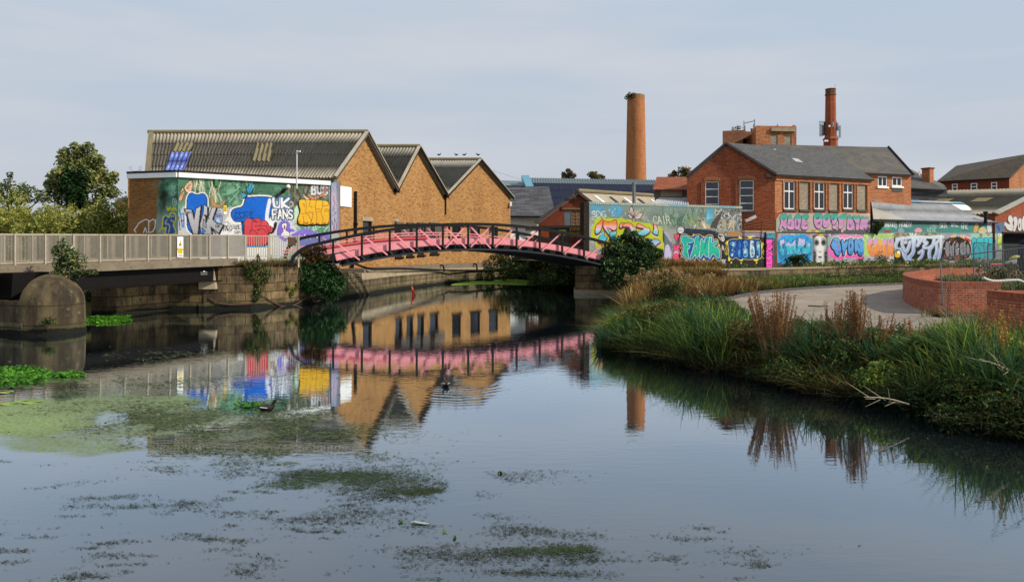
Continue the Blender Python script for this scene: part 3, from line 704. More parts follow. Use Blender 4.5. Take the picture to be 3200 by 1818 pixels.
# ------------------------------------------------------------------ what is painted on the walls
def paint_left(cv):
    cv.T(0, 0, 1); r = np.random.default_rng(5)
    edge = [(497, 545), (505, 552), (494, 580), (497, 600), (488, 632), (492, 650), (486, 690), (488, 735), (490, 830), (1062, 830), (1062, 540)]
    cv.poly(edge, vgrad((545, '#4f7f62'), (600, '#3f6a52'), (660, '#6f8f7c'), (700, '#8d9a92')), aa=6)
    for k in range(70):
        x, y = r.uniform(495, 1030), r.uniform(545, 655); c = ['#2f5140', '#6ea384', '#1c2c24', '#87b596', '#3d6f55', '#22382c', '#5a8f70'][k % 7]
        cv.blob(x, y, r.uniform(12, 34), r.uniform(10, 30), c, .55, .9, k, .7)
    cv.blob(512, 610, 20, 55, '#181a16', .9, .8, 2); cv.blob(535, 585, 22, 26, '#7fc49a', .7, .9, 3)
    # pale reeds, trunks, fronds
    cv.scrub(605, 556, 640, 610, ['#c4c6a6', '#9fb091', '#3b4a38', '#d9d6bb'], 60, 2, 26, True, .8, 1)
    cv.scrub(655, 565, 690, 640, ['#d9d3b2', '#b7b58f', '#44523c'], 40, 2.2, 30, True, .8, 2)
    cv.scrub(690, 560, 790, 650, ['#22372c', '#5f9c7c', '#8fc2a2', '#16241c'], 90, 2.4, 22, False, .6, 3)
    cv.scrub(850, 560, 1000, 640, ['#22372c', '#4f7f62', '#16241c', '#7a9a82'], 60, 2.4, 22, False, .5, 4)
    cv.scrub(900, 570, 975, 640, ['#6f6a5a', '#4b4438', '#8d8670', '#3a352c'], 70, 4, 40, True, .8, 5)
    cv.blob(990, 590, 36, 30, '#3a3d3c', .8, .8, 6); cv.blob(1020, 600, 18, 40, '#777f86', .5, .8, 7)
    cv.poly([(845, 620), (900, 582), (903, 590), (855, 628)], '#23251f'); cv.scrub(985, 590, 1010, 625, ['#d8835a', '#2b2522', '#c9754d'], 18, 4, 26, False, .8, 8)
    cv.poly([(945, 606), (968, 624), (958, 626)], '#e3b79a'); cv.poly([(960, 604), (990, 626), (975, 627)], '#d47f54')
    # lower grey ground of paint
    cv.poly([(556, 648), (600, 640), (700, 655), (720, 645), (735, 660), (760, 640), (835, 650), (835, 820), (556, 820)], '#b3b6bb', smooth=2, aa=5, op=.92)
    cv.poly([(690, 690), (760, 650), (760, 830), (690, 830)], '#dcdddd', smooth=1, aa=4); cv.poly([(835, 620), (900, 640), (925, 700), (930, 770), (835, 830)], '#c3c6c8', smooth=2, aa=5, op=.9)
    cv.poly([(920, 640), (945, 650), (945, 690), (920, 700)], '#b8d3b4', smooth=1, aa=3)
    cv.poly([(930, 740), (940, 705), (1035, 690), (1035, 760), (1000, 760), (930, 775)], vgrad((690, '#5d8f78'), (730, '#4f7f72'), (760, '#5c64a0')), aa=4)
    cv.scrub(930, 705, 1030, 735, ['#a8cfae', '#e2efdf', '#2f5347', '#7cc08f'], 60, 2, 18, False, .75, 9)
    cv.poly([(900, 740), (930, 722), (955, 712), (980, 722), (1010, 735), (1030, 730), (1030, 745), (950, 742), (930, 738), (900, 760)], '#7a68c4', smooth=1)
    cv.scrub(905, 735, 1000, 745, ['#23262a', '#e6e6e6', '#23262a'], 60, 1.6, 9, False, .9, 10); cv.rect(930, 746, 1035, 790, '#6a6fa6', op=.8, aa=5)
    cv.T(480, 540, 7.279)
    # left white tag outline on bare brick, moth, tag, yellow monster-like letter
    cv.line([(-400, 1360), (-440, 1300), (-330, 1140), (-180, 1060), (-110, 1080), (-110, 1360)], 26, '#e9e4dc', 0); cv.line([(-110, 1120), (-20, 1060), (40, 1080), (30, 1250), (-20, 1340), (-100, 1360)], 26, '#e9e4dc', 0)
    cv.line([(-230, 1360), (-190, 1250), (-150, 1360)], 26, '#e9e4dc')
    cv.line([(410, 270), (440, 380), (480, 260), (490, 400), (420, 380)], 16, '#a9cbbb', 1); cv.line([(430, 440), (500, 450), (450, 520), (390, 500), (430, 440)], 15, '#a9cbbb', 1)
    cv.line([(420, 600), (500, 580), (540, 700), (470, 760), (420, 680), (440, 600), (530, 690), (460, 640), (490, 740)], 15, '#a9cbbb', 1)
    moth = [(880, 160), (890, 330), (850, 440), (770, 470), (720, 400), (690, 330), (770, 220)]
    cv.poly(moth, '#dcb99a', 1, edge='#5a4636', ew=14)
    for e_ in [(880, 190), (860, 260), (800, 230), (740, 290), (870, 350), (830, 420)]: cv.line([(760, 360), e_], 11, '#5a4636')
    cv.poly([(670, 310), (700, 420), (660, 620), (600, 650), (565, 620), (610, 440)], '#d6b08c', 1, edge='#4d3a2c', ew=14)
    for e_ in [(600, 500), (585, 560), (600, 620), (640, 640)]: cv.line([(670, 400), e_], 10, '#5a4636')
    cv.line([(690, 400), (720, 640)], 26, '#7a6a52')
    cv.text('WYA', 300, 780, 520, 860, 24, '#c9cb3c', gap=.1)
    lt = [(215, 1000), (290, 960), (345, 1030), (370, 940), (440, 900), (500, 950), (505, 1090), (440, 1180), (500, 1300), (510, 1400), (230, 1400), (300, 1260), (190, 1270), (205, 1150)]
    cv.poly(lt, '#2a5da8', 1, edge='#d6d23a', ew=30); cv.line([(300, 1070), (250, 1170), (350, 1160), (370, 1240), (340, 1360)], 24, '#d8c860', 1)
    cv.line([(130, 1330), (160, 1270), (230, 1260), (290, 1240)], 22, '#d6d23a', 1); cv.ell(400, 990, 14, 26, '#d8d36a'); cv.ell(445, 985, 14, 26, '#d8d36a')
    cv.poly([(370, 1040), (430, 1080), (490, 1100), (440, 1125), (390, 1100)], '#e6cf5a', 0, edge='#2a2a1a', ew=8)
    cv.line([(590, 830), (640, 1100), (650, 1240)], 26, '#2b5ca6'); cv.line([(610, 960), (680, 920), (690, 1240)], 24, '#2b5ca6'); cv.line([(620, 1100), (690, 1080)], 20, '#1b2640'); cv.line([(575, 1000), (600, 1300)], 22, '#3a3f44')
    # first blue throw-up with grey wild letters over it
    blue = lambda x, y: np.clip(np.outer(.75 + .35 * fbm(x / 7, y / 9, 4), lin('#1163c8')), 0, 1)
    b1 = [(760, 1400), (750, 800), (760, 600), (800, 490), (870, 450), (930, 490), (1010, 505), (1090, 470), (1160, 480), (1215, 570), (1225, 700), (1180, 1000), (1200, 1400)]
    cv.poly(b1, '#e3e6ea', 2, grow=34, op=.9); cv.poly(b1, blue, 2, edge='#10203c', ew=20)
    grey = vgrad((640, '#b4b5ba'), (730, '#96989e'))
    for q in ([(690, 820), (870, 840), (920, 1060), (960, 820), (1080, 740), (1060, 900), (1010, 1400), (880, 1400), (800, 1080), (760, 900)],
              [(1050, 1180), (1130, 900), (1140, 720), (1230, 780), (1225, 990), (1180, 960), (1190, 1150), (1330, 780), (1430, 790), (1340, 1060), (1450, 1160), (1590, 1180), (1480, 1380), (1300, 1230), (1330, 1400), (1180, 1400), (1080, 1380)]):
        cv.poly([(x + 18, y + 18) for x, y in q], '#15161a', grow=14); cv.poly(q, grey, edge='#17181c', ew=18); cv.poly(q, '#eceef0', grow=20, op=0)
    cv.poly([(1100, 1240), (1190, 1330), (1110, 1390)], '#2f76c4', edge='#17181c', ew=12); cv.poly([(1130, 1050), (1190, 1120), (1200, 1260), (1120, 1200)], '#8f9298', edge='#17181c', ew=14)
    cv.line([(1310, 1270), (1420, 1390)], 30, '#17181c'); cv.line([(700, 860), (900, 1390)], 22, '#17181c'); cv.line([(1150, 960), (1260, 1040)], 26, '#17181c')
    cv.text('OBTS', 775, 880, 870, 930, 8, '#1a1a1c')
    # small sketch figures, yellow notice painted pieces are separate things
    cv.poly([(1380, 930), (1560, 920), (1570, 1060), (1540, 1180), (1400, 1120)], '#8f95b4', 1, edge='#3a4070', ew=12); cv.poly([(1400, 1110), (1420, 1040), (1470, 1010), (1520, 1070), (1530, 1160)], '#9fc3e0', 1, edge='#3a5070', ew=10)
    cv.line([(1400, 880), (1440, 860), (1460, 890), (1490, 850), (1520, 890)], 12, '#4a4a52'); cv.text('KSYK', 1390, 960, 1540, 1000, 11, '#333a72')
    cv.text('ENV', 1410, 1190, 1500, 1240, 10, '#1d1d20')
    for q in ([(1600, 1330), (1590, 1200), (1640, 1180), (1650, 1290)], [(1690, 1130), (1760, 1180), (1800, 1270), (1740, 1360), (1680, 1260), (1690, 1150)], [(1600, 1140), (1660, 1120), (1700, 1100), (1690, 1110)], [(1800, 1170), (1840, 1300), (1880, 1250), (1900, 1300)], [(1880, 1200), (1940, 1180), (1900, 1240), (1980, 1290)]): cv.line(q, 11, '#1f2022', 2)
    cv.text('RADO', 1590, 1200, 1780, 1320, 11, '#1f2022'); cv.text('RBE', 1830, 1190, 1980, 1280, 11, '#1f2022'); cv.text('SAM', 1830, 1320, 1970, 1390, 11, '#1f2022')
    # second blue block
    b2 = [(2080, 560), (2250, 550), (2560, 540), (2720, 580), (2690, 800), (2660, 1000), (2600, 1120), (1990, 1110), (1850, 1120), (1780, 1030), (1750, 930), (1800, 830), (1900, 800), (2010, 780), (2060, 700)]
    cv.poly(b2, '#e6e8ea', 1, grow=40); cv.poly(b2, blue, 1, edge='#0f1c34', ew=20)
    cv.poly([(1990, 1120), (2060, 1120), (2060, 1420), (2010, 1420)], '#15203c'); cv.line([(2030, 1150), (2030, 1400)], 14, '#2a66b8')
    for q in ([(1860, 890), (1850, 1050), (1890, 1070), (1920, 990), (1960, 1070), (2000, 1010), (1930, 960), (1990, 900), (1930, 890), (1900, 940), (1870, 890)], [(2000, 920), (2060, 890), (2090, 960), (2040, 1050), (2010, 1000)], [(2080, 890), (2180, 880), (2240, 880), (2250, 920), (2190, 910)], [(2120, 1000), (2190, 930), (2230, 960), (2200, 1040), (2270, 1030)]): cv.line(q, 15, '#0c1a44', 2)
    # butterfly
    for q, c in (([(2190, 510), (2100, 420), (2110, 350), (2200, 240), (2280, 250), (2270, 400)], '#3b93b8'), ([(2150, 520), (2060, 440), (2010, 440), (1990, 600), (2060, 580)], '#4aa3c4')):
        cv.poly(q, c, 1, edge='#12181e', ew=22)
    for e_ in [(2230, 270), (2160, 320), (2120, 390), (2250, 380)]: cv.line([(2180, 510), e_], 10, '#12303e')
    for e_ in [(2030, 460), (2010, 520), (2020, 580)]: cv.line([(2140, 510), e_], 10, '#12303e')
    for e_ in [(2215, 235), (2245, 235), (2190, 260), (2275, 290), (2270, 330), (1995, 470), (1990, 520), (1995, 570), (2010, 605)]: cv.ell(e_[0], e_[1], 8, 8, '#e8f2f4')
    cv.line([(2230, 510), (2320, 400), (2420, 270)], 10, '#1a241c', 1); cv.line([(2240, 500), (2340, 450), (2460, 430)], 10, '#1a241c', 1)
    cv.poly([(1275, 450), (1330, 550), (1400, 700), (1500, 740), (1550, 660), (1660, 600), (1600, 720), (1500, 790), (1330, 790), (1300, 640)], '#a98458', 1, edge='#6b4a2a', ew=10)
    # right half
    cv.T(780, 540, 5.2)
    cv.poly([(310, 400), (360, 440), (330, 560), (300, 760), (420, 780), (380, 960), (250, 900), (250, 700), (280, 520)], '#dfe0e0', 1, op=.9)
    red = vgrad((670, '#cf4a55'), (760, '#bd3c46'))
    rq = [(-90, 740), (0, 740), (60, 760), (100, 735), (170, 750), (190, 780), (250, 770), (290, 800), (300, 850), (370, 880), (380, 930), (350, 980), (300, 960), (310, 1100), (250, 1180), (0, 1180), (-80, 1160)]
    cv.poly([(x + 10, y + 14) for x, y in rq], '#16131a', 2, grow=8); cv.poly(rq, red, 2, edge='#2b1216', ew=9)
    for q in ([(40, 760), (40, 900), (0, 980)], [(40, 770), (110, 810), (190, 785)], [(180, 870), (190, 790)], [(180, 870), (280, 860)], [(120, 930), (200, 900), (260, 940), (290, 1000)], [(170, 920), (150, 940), (130, 915)], [(0, 940), (80, 930), (130, 1000)], [(270, 870), (310, 960)]): cv.line(q, 8, '#241015', 2)
    cv.text('XX', 90, 850, 170, 875, 6, '#241015', gap=.8); cv.text('SU', 65, 765, 120, 800, 6, '#241015'); cv.text('3', 310, 885, 345, 940, 7, '#241015')
    cv.poly([(-70, 1180), (250, 1180), (240, 1215), (-70, 1215)], '#2f74b8', edge='#14161c', ew=8); cv.rect(-110, 1215, 300, 1500, '#d8d9d6')
    cv.poly([(400, 800), (450, 800), (440, 880), (400, 960), (380, 1000), (385, 880)], '#15161a', 1)
    # UK FANS
    cv.text('UK', 390, 420, 640, 580, 38, '#e8e9ea', outline='#1c4f8c', ow=12, slant=-.05, halo='#3f6fa4', hw=8); cv.text('FANS', 375, 600, 700, 750, 24, '#eceded', outline='#15202c', ow=12, slant=-.06, halo='#3a68a0', hw=6, gap=.22)
    cv.ell(680, 510, 42, 55, '#a8a49a', edge='#24282c', ew=8); cv.ell(672, 510, 22, 30, '#5a5850')
    cv.ell(682, 785, 14, 16, '#e8e8e4', edge='#20242a', ew=6); cv.ell(718, 838, 12, 16, '#e8e8e4', edge='#20242a', ew=6)
    # purple ring with pale figure
    cv.poly([(430, 1000), (470, 820), (530, 775), (620, 780), (670, 850), (640, 900), (730, 920), (740, 960), (640, 960), (600, 1150), (480, 1060)], '#7464c0', 2)
    cv.poly([(500, 1000), (560, 940), (510, 850), (560, 810), (610, 820), (600, 890), (580, 935), (640, 960), (660, 1010), (600, 1080), (530, 1040)], '#d7d5d8', 1, edge='#3a1f3a', ew=8); cv.poly([(555, 860), (575, 850), (580, 910), (560, 920)], '#b23a4a', 1, edge='#2b1016', ew=5)
    # yellow letters
    yq = [(800, 435), (890, 430), (950, 445), (1000, 435), (1070, 445), (1110, 440), (1180, 445), (1240, 450), (1285, 480), (1290, 520), (1305, 560), (1290, 610), (1300, 680), (1290, 800), (1260, 840), (1190, 835), (1140, 840), (1080, 830), (1040, 845), (990, 830), (930, 850), (870, 835), (820, 840), (780, 800), (790, 720), (830, 620), (800, 520)]
    cv.poly([(x - 12, y + 22) for x, y in yq], '#14120f', 1, grow=10); cv.poly(yq, vgrad((620, '#f0b234'), (700, '#eca828')), 1, edge='#17130f', ew=9)
    for q in ([(900, 435), (930, 530), (905, 640)], [(840, 665), (920, 655), (1000, 740), (990, 835)], [(870, 700), (885, 800), (860, 836)], [(990, 440), (960, 540), (1020, 560)], [(1030, 640), (1020, 740), (1000, 800)], [(1090, 445), (1060, 560), (1100, 720), (1080, 835)], [(1185, 445), (1190, 560), (1150, 650), (1200, 740), (1180, 836)], [(850, 510), (900, 510), (890, 560)], [(1190, 540), (1270, 530)], [(1215, 640), (1230, 620), (1290, 615)], [(1220, 595), (1270, 590)], [(1080, 590), (1150, 590)], [(1100, 640), (1150, 625)], [(920, 650), (1030, 640)]): cv.line(q, 7, '#3a2a10', 2)
    for q, t_ in (((790, 775, 830, 805), '23'), ((885, 805, 955, 830), 'ROSE'), ((1005, 815, 1045, 835), 'ABD'), ((1085, 820, 1135, 838), 'MTN'), ((1200, 812, 1240, 832), 'BZ')): cv.text(t_, *q, 5, '#3a2a10')
    # BUC, pink lilac strip on the corner
    cv.text('BUC', 1010, 210, 1260, 350, 34, '#c9cccd', outline='#2a2c30', ow=8, gap=.25); cv.text('SWAN', 1085, 250, 1220, 310, 8, '#22252a')
    cv.poly([(1195, 300), (1240, 220), (1250, 350), (1190, 360)], '#b4633f', 0, op=.8)
    cv.poly([(1295, 160), (1450, 150), (1450, 1000), (1310, 1000)], vgrad((575, '#8a93ac'), (620, '#b7a2b8'), (680, '#9a9ab2'), (730, '#b78fae')), aa=4, op=.92)
    cv.poly([(1400, 120), (1470, 120), (1470, 1000), (1430, 1000), (1410, 400)], '#6d6f80', 0, aa=6, op=.8); cv.scrub(1300, 200, 1450, 980, ['#d9cfdc', '#6a6a8a', '#8fc0d0', '#3a3a4a'], 60, 5, 60, True, .5, 14)
    for q in ([(1350, 380), (1380, 400), (1350, 440), (1390, 470)], [(1360, 480), (1400, 500), (1350, 560), (1400, 590), (1340, 600)], [(1350, 690), (1420, 650), (1350, 620)], [(1380, 740), (1420, 850), (1400, 980), (1370, 860), (1380, 740)], [(1340, 780), (1370, 960)], [(1300, 660), (1320, 760), (1300, 830), (1330, 930)]): cv.line(q, 8, '#2c2a3c', 2)

def paint_upper(cv):
    cv.T(0, 0, 1); r = np.random.default_rng(9)
    cv.rect(1835, 620, 2430, 860, vgrad((635, '#7d9088'), (680, '#71807a'), (730, '#8c948c')))
    cv.blob(1870, 655, 40, 30, '#4a9ac0', .9, .8, 3); cv.blob(1925, 660, 30, 22, '#4f9fc6', .9, .5, 4); cv.blob(1890, 690, 40, 20, '#8a9a88', .7, .8, 5)
    for k in range(60):
        c = ['#5a6048', '#a3a882', '#3f5a50', '#8f9c84', '#6a6450', '#4f7f72', '#b7bda4'][k % 7]; cv.blob(r.uniform(1850, 2320), r.uniform(650, 720), r.uniform(6, 24), r.uniform(6, 20), c, .5, .8, k + 30, .8)
    cv.scrub(1850, 650, 2030, 715, ['#bcbf9c', '#5a5a42', '#d5d6c0', '#7a7a5a'], 120, 2, 5, False, .7, 20); cv.blob(2110, 690, 60, 30, '#3d6a5a', .7, .8, 6); cv.blob(2160, 690, 26, 30, '#8fa468', .6, .8, 7)
    cv.scrub(2070, 650, 2200, 715, ['#2f5348', '#6fa08a', '#a4bca4', '#3a5a4a'], 90, 3, 20, True, .5, 21)
    cv.poly([(2240, 652), (2318, 652), (2318, 726), (2250, 712)], '#6a6e6c', aa=4); cv.scrub(2235, 655, 2318, 720, ['#23282a', '#b9bdbb', '#3a4042', '#d5d8d6', '#8a8f8c'], 260, 2, 7, False, .8, 22)
    cv.T(2100, 640, 6.932)
    cv.scrub(540, 250, 680, 500, ['#c5bf9f', '#8f8a6c', '#5a5844'], 60, 7, 120, True, .7, 23)
    cv.poly([(760, 60), (880, 60), (900, 200), (880, 330), (800, 430), (720, 350), (740, 220)], '#4f97b0', 1)
    for k in range(7): cv.line([(760, 330), (780 + k * 22, 110 + k * 26)], 10, '#7cc0d4'); cv.line([(770, 330), (792 + k * 22, 120 + k * 30)], 5, '#2c5f74')
    cv.poly([(540, 355), (640, 310), (690, 270), (760, 330), (780, 400), (820, 450), (880, 500), (760, 520), (690, 440), (640, 380), (545, 380)], '#a9a58c', 1); cv.poly([(540, 352), (630, 325), (640, 350), (560, 362)], '#23221c'); cv.poly([(545, 380), (640, 360), (630, 378)], '#2c2a22')
    cv.ell(672, 320, 20, 16, '#16181a'); cv.poly([(690, 280), (740, 330), (800, 450), (740, 400)], '#4c8ca4'); cv.poly([(650, 380), (700, 410), (750, 510), (700, 510)], '#d8d2c0')
    cv.poly([(1090, 130), (1040, 300), (960, 500), (830, 500), (870, 380), (1000, 230)], '#4a4742', 0, edge='#2a2825', ew=8); cv.poly([(920, 500), (985, 480), (950, 525)], '#0f0f10')
    for cx in (1120, 1270): cv.poly([(cx - 50, 520), (cx - 40, 330), (cx, 300), (cx + 60, 330), (cx + 70, 560), (cx + 20, 480)], '#a49c84', 1, edge='#5c5848', ew=8)
    cv.line([(1330, 340), (1340, 560)], 24, '#b8b098'); cv.line([(1290, 350), (1220, 520)], 22, '#c4bca4'); cv.poly([(480, 440), (520, 420), (535, 450), (500, 480), (510, 520), (480, 520)], '#d8d6c8', edge='#4a4a42', ew=6)
    cv.poly([(1050, 590), (1290, 580), (1500, 600), (1500, 660), (1200, 665), (1060, 640)], '#b07a3c', 0, aa=2); cv.ell(1168, 620, 28, 42, '#3f93a8', edge='#1d3a44', ew=8); cv.ell(1168, 640, 14, 20, '#8fd0dc')
    cv.rect(1500, 620, 2110, 710, '#9a86a6'); cv.poly([(1180, 670), (1520, 655), (2010, 640), (2010, 700), (1180, 705)], '#8f7a9c', op=.9); cv.line([(1690, 690), (1760, 670), (1850, 720), (1900, 690)], 14, '#e6e2e8')
    # dark painted brick fields
    cv.poly([(95, 500), (400, 520), (800, 540), (1000, 600), (1170, 690), (1500, 690), (2010, 700), (2010, 1400), (60, 1400), (60, 900), (95, 700)], vgrad((715, '#232b34'), (760, '#2a2622'), (830, '#1b2a34')), aa=3)
    cv.poly([(180, 505), (960, 560), (940, 600), (180, 600)], '#22304a', op=.7, aa=4); cv.poly([(1100, 1200), (2010, 1200), (2010, 1420), (1100, 1420)], '#2c2522', op=.8, aa=4)
    cv.scrub(120, 520, 1000, 640, ['#8f94a0', '#3f4a66', '#0f1218'], 70, 5, 22, False, .5, 24); cv.scrub(1100, 700, 2000, 1350, ['#4a3c34', '#8a7a6a', '#141214'], 90, 5, 30, False, .4, 25)
    # orange sparks
    for x, y in [(70, 590), (160, 850), (180, 930), (190, 1060), (240, 990), (200, 1130), (55, 700)]: cv.ell(x, y, 15, 24, '#d98a2c')
    # FANK
    cv.T(2100, 640, 6.932)
    tq = vgrad((735, '#1fa09c'), (760, '#22b09a'), (785, '#2bb494'), (815, '#17808e'))
    fk = [(195, 700), (240, 640), (300, 650), (390, 710), (470, 690), (500, 670), (590, 650), (640, 690), (680, 740), (740, 690), (800, 660), (870, 670), (880, 760), (860, 830), (980, 730), (990, 880), (940, 920), (1040, 920), (1050, 1160), (1010, 1210), (900, 1090), (830, 1240), (760, 1170), (750, 1230), (690, 1110), (640, 1210), (590, 1180), (510, 1110), (470, 1200), (400, 1240), (200, 1090), (240, 960), (230, 870), (190, 830)]
    for x, y in [(465, 660), (680, 710), (880, 800), (1020, 880), (490, 1180), (690, 1180), (890, 1150), (300, 1190), (600, 1190), (1010, 1200)]: cv.ell(x, y, 16, 34, '#e8c22c')
    cv.poly(fk, '#e8c978', 1, grow=22); cv.poly(fk, '#10306a', 1, grow=12); cv.poly(fk, '#15509a', 1)
    for q in ([(200, 720), (250, 655), (330, 680), (400, 730), (470, 720), (460, 800), (400, 830), (330, 830), (330, 880), (400, 880), (370, 960), (330, 950), (370, 1170), (340, 1180), (210, 1060), (260, 950), (240, 840), (200, 810)],
              [(500, 690), (600, 670), (600, 900), (590, 1130), (500, 1130), (510, 1050), (440, 1180), (390, 1190), (380, 1160), (470, 900)],
              [(610, 800), (640, 700), (700, 830), (710, 710), (770, 700), (870, 680), (860, 800), (820, 1080), (740, 1150), (690, 1040), (620, 1170), (590, 1140)],
              [(800, 720), (870, 690), (850, 850), (980, 750), (980, 850), (880, 900), (1030, 930), (1040, 1130), (1000, 1170), (880, 1040), (820, 1180), (790, 1140)]):
        cv.poly(q, tq, 1, edge='#dff2ee', ew=7)
    cv.poly([(480, 960), (520, 880), (530, 960)], '#15509a', 0, edge='#dff2ee', ew=5); cv.line([(600, 690), (590, 1000)], 12, '#14407e'); cv.line([(770, 720), (700, 950)], 12, '#14407e')
    cv.line([(1010, 640), (1120, 660), (1130, 800), (1050, 690), (1110, 720)], 16, '#e6e6e4', 1); cv.line([(1000, 680), (1060, 760), (1120, 790)], 14, '#e6e6e4'); cv.ell(190, 550, 62, 62, '#d8d8d8', edge='#e8e8e8', ew=10); cv.ell(190, 550, 52, 52, '#3a3f46')
    cv.text('OMG', 145, 515, 235, 550, 11, '#ececec'); cv.text('NO', 160, 565, 225, 595, 10, '#ececec'); cv.line([(1090, 880), (1110, 980)], 14, '#c9c9c9'); cv.text('N', 1085, 890, 1120, 970, 9, '#c9c9c9'); cv.text('SEK', 1060, 1190, 1160, 1270, 12, '#d9d9d9', slant=.1)
    cv.text('LS', 180, 1180, 240, 1230, 8, '#b9b9b9')
    # ZU3BA
    for x, y, a, b in [(1200, 820, 26, 40), (1480, 720, 40, 24), (1690, 700, 40, 26), (1940, 900, 24, 60), (1240, 1170, 24, 50), (1500, 1190, 40, 30), (1820, 1190, 50, 30), (1285, 1250, 16, 20), (1500, 1258, 16, 16), (1830, 1255, 18, 16), (1460, 690, 14, 14), (1640, 690, 12, 12), (1745, 690, 12, 12), (1165, 835, 12, 12), (1180, 880, 12, 12), (1965, 830, 16, 14), (1980, 860, 12, 14)]: cv.ell(x, y, a, b, '#f0d83a')
    zq = [(1225, 790), (1300, 760), (1400, 760), (1480, 750), (1560, 750), (1660, 760), (1740, 745), (1820, 760), (1910, 760), (1925, 1000), (1930, 1150), (1830, 1160), (1790, 1160), (1680, 1170), (1590, 1165), (1530, 1150), (1470, 1190), (1400, 1120), (1360, 1130), (1300, 1180), (1240, 1110), (1250, 1000), (1230, 900)]
    cv.poly(zq, '#f1e6a0', 1, grow=22); cv.poly(zq, '#0e1320', 1, grow=14); cv.poly(zq, '#1e4fa0', 1)
    cam_ = [('#2f7ecb', '#1a4f9e', '#bcd9df'), ('#1d5cb8', '#4d9fd0', '#2b78e0'), ('#5fa6d2', '#bcd9df', '#1c57b4'), ('#bcd9df', '#4f9cca', '#1c57b4'), ('#5a9fca', '#1b4a94', '#bcd9df')]
    LQ = [[(1235, 800), (1300, 790), (1400, 770), (1400, 900), (1330, 960), (1400, 1000), (1330, 1080), (1310, 1160), (1250, 1110), (1260, 1000), (1320, 900), (1240, 880)], [(1420, 770), (1500, 760), (1500, 950), (1510, 1080), (1470, 1170), (1410, 1110), (1440, 950)],
          [(1520, 770), (1640, 770), (1650, 880), (1600, 930), (1660, 960), (1650, 1150), (1540, 1150), (1540, 1000), (1590, 950), (1540, 920), (1560, 870)], [(1680, 770), (1740, 755), (1790, 800), (1780, 900), (1800, 960), (1800, 1080), (1770, 1150), (1680, 1150)], [(1810, 800), (1860, 770), (1915, 780), (1915, 1140), (1880, 1140), (1860, 1040), (1840, 1130), (1810, 1120), (1830, 950)]]
    for q, (c1, c2, c3) in zip(LQ, cam_):
        cv.poly(q, c1, 1, edge='#0e1320', ew=14); q = np.array(q, float); cx, cy = q.mean(0)
        cv.ell(cx - 15, cy + 60, 34, 60, c2, op=.9); cv.ell(cx + 12, cy - 90, 26, 45, c3, op=.8); cv.ell(cx - 8, cy + 140, 26, 30, c3, op=.9); cv.poly(q, c1, 1, op=0, edge='#0e1320', ew=12)
    for x, y in [(1305, 870), (1735, 850), (1750, 1050), (1305, 980)]: cv.ell(x, y, 12, 24, '#e4e2d0', edge='#0e1320', ew=7)
    for cx in (1180, 1980): cv.ell(cx, 1000 if cx < 1500 else 1080, 34, 80, '#2a2722', op=.5, edge='#d9cf4a', ew=8); cv.line([(cx - 15, 960), (cx + 15, 1000), (cx - 12, 1040), (cx + 12, 1080)], 8, '#d9cf4a', 1)
    # pink pillar with lettering, blue tag over it
    cv.rect(2005, 625, 2260, 735, '#133040'); cv.text('TAXMT', 2020, 650, 2245, 720, 15, '#2fa3c0', slant=.1, gap=.1); cv.rect(2000, 735, 2200, 1420, '#241a24'); cv.scrub(2160, 760, 2200, 1400, ['#3f93b4', '#221a26'], 30, 9, 40, True, .8, 26)
    cv.poly([(2030, 745), (2175, 745), (2170, 860), (2195, 900), (2150, 960), (2190, 1060), (2170, 1100), (2180, 1220), (2170, 1390), (2050, 1390), (2020, 1200), (2040, 1060), (2030, 960), (2060, 900)], '#f04fae', 0, edge='#2a1024', ew=8)
    for q in ([(2040, 870), (2150, 830), (2170, 870), (2060, 930)], [(2050, 950), (2170, 1040)], [(2180, 940), (2050, 1060)], [(2040, 1090), (2080, 1120), (2110, 1060), (2160, 1110)], [(2040, 1220), (2070, 1190), (2090, 1230), (2150, 1190)], [(2050, 1310), (2150, 1300)]): cv.line(q, 12, '#5a1244')
    cv.rect(2205, 735, 2330, 1450, '#2a2226', op=.95, aa=3)
    # left big letters on lime ground
    cv.T(1830, 620, 6.33)
    cv.poly([(70, 380), (140, 360), (150, 600), (130, 980), (80, 1000)], '#9fa6a4', 1, op=.7, aa=3); cv.scrub(0, 400, 160, 1000, ['#e4e8e6', '#2f3436', '#8a9496'], 60, 9, 60, False, .6, 27)
    lime = [(90, 800), (130, 620), (120, 560), (180, 480), (170, 420), (230, 385), (320, 390), (420, 400), (500, 385), (560, 395), (640, 400), (720, 390), (800, 420), (900, 410), (930, 460), (1020, 460), (1100, 470), (1180, 490), (1290, 490), (1330, 560), (1430, 555), (1500, 570), (1530, 640), (1520, 760), (1530, 860), (1560, 900), (1550, 1060), (1490, 1130), (1390, 1100), (1330, 1000), (1000, 1000), (600, 1000), (250, 1000), (190, 960), (200, 830)]
    cv.poly([(1490, 640), (1570, 640), (1700, 860), (1740, 1000), (1540, 1200), (1350, 1150), (1320, 1080), (1500, 1120)], '#2f4254', 1); cv.poly([(1520, 640), (1640, 680), (1720, 860), (1690, 880), (1600, 740)], '#a9aac4', 1)
    cv.rect(1560, 600, 1830, 1300, '#9a9a9c', op=.4, aa=8)
    cv.poly(lime, '#b4bf2a', 2)
    oc = vgrad((690, '#ee7a34'), (701, '#ee8a4c'), (706, '#f0a4a4'), (716, '#f2b4b8'), (719, '#8fd0da'), (738, '#36b4c4'), (748, '#54bccd'), (760, '#b9b4de'))
    def wild(q, off=(-6, 26)):
        cv.poly([(x + off[0], y + off[1]) for x, y in q], '#6b2630', 1, grow=10); cv.poly(q, oc, 1, edge='#5c1f2a', ew=12)
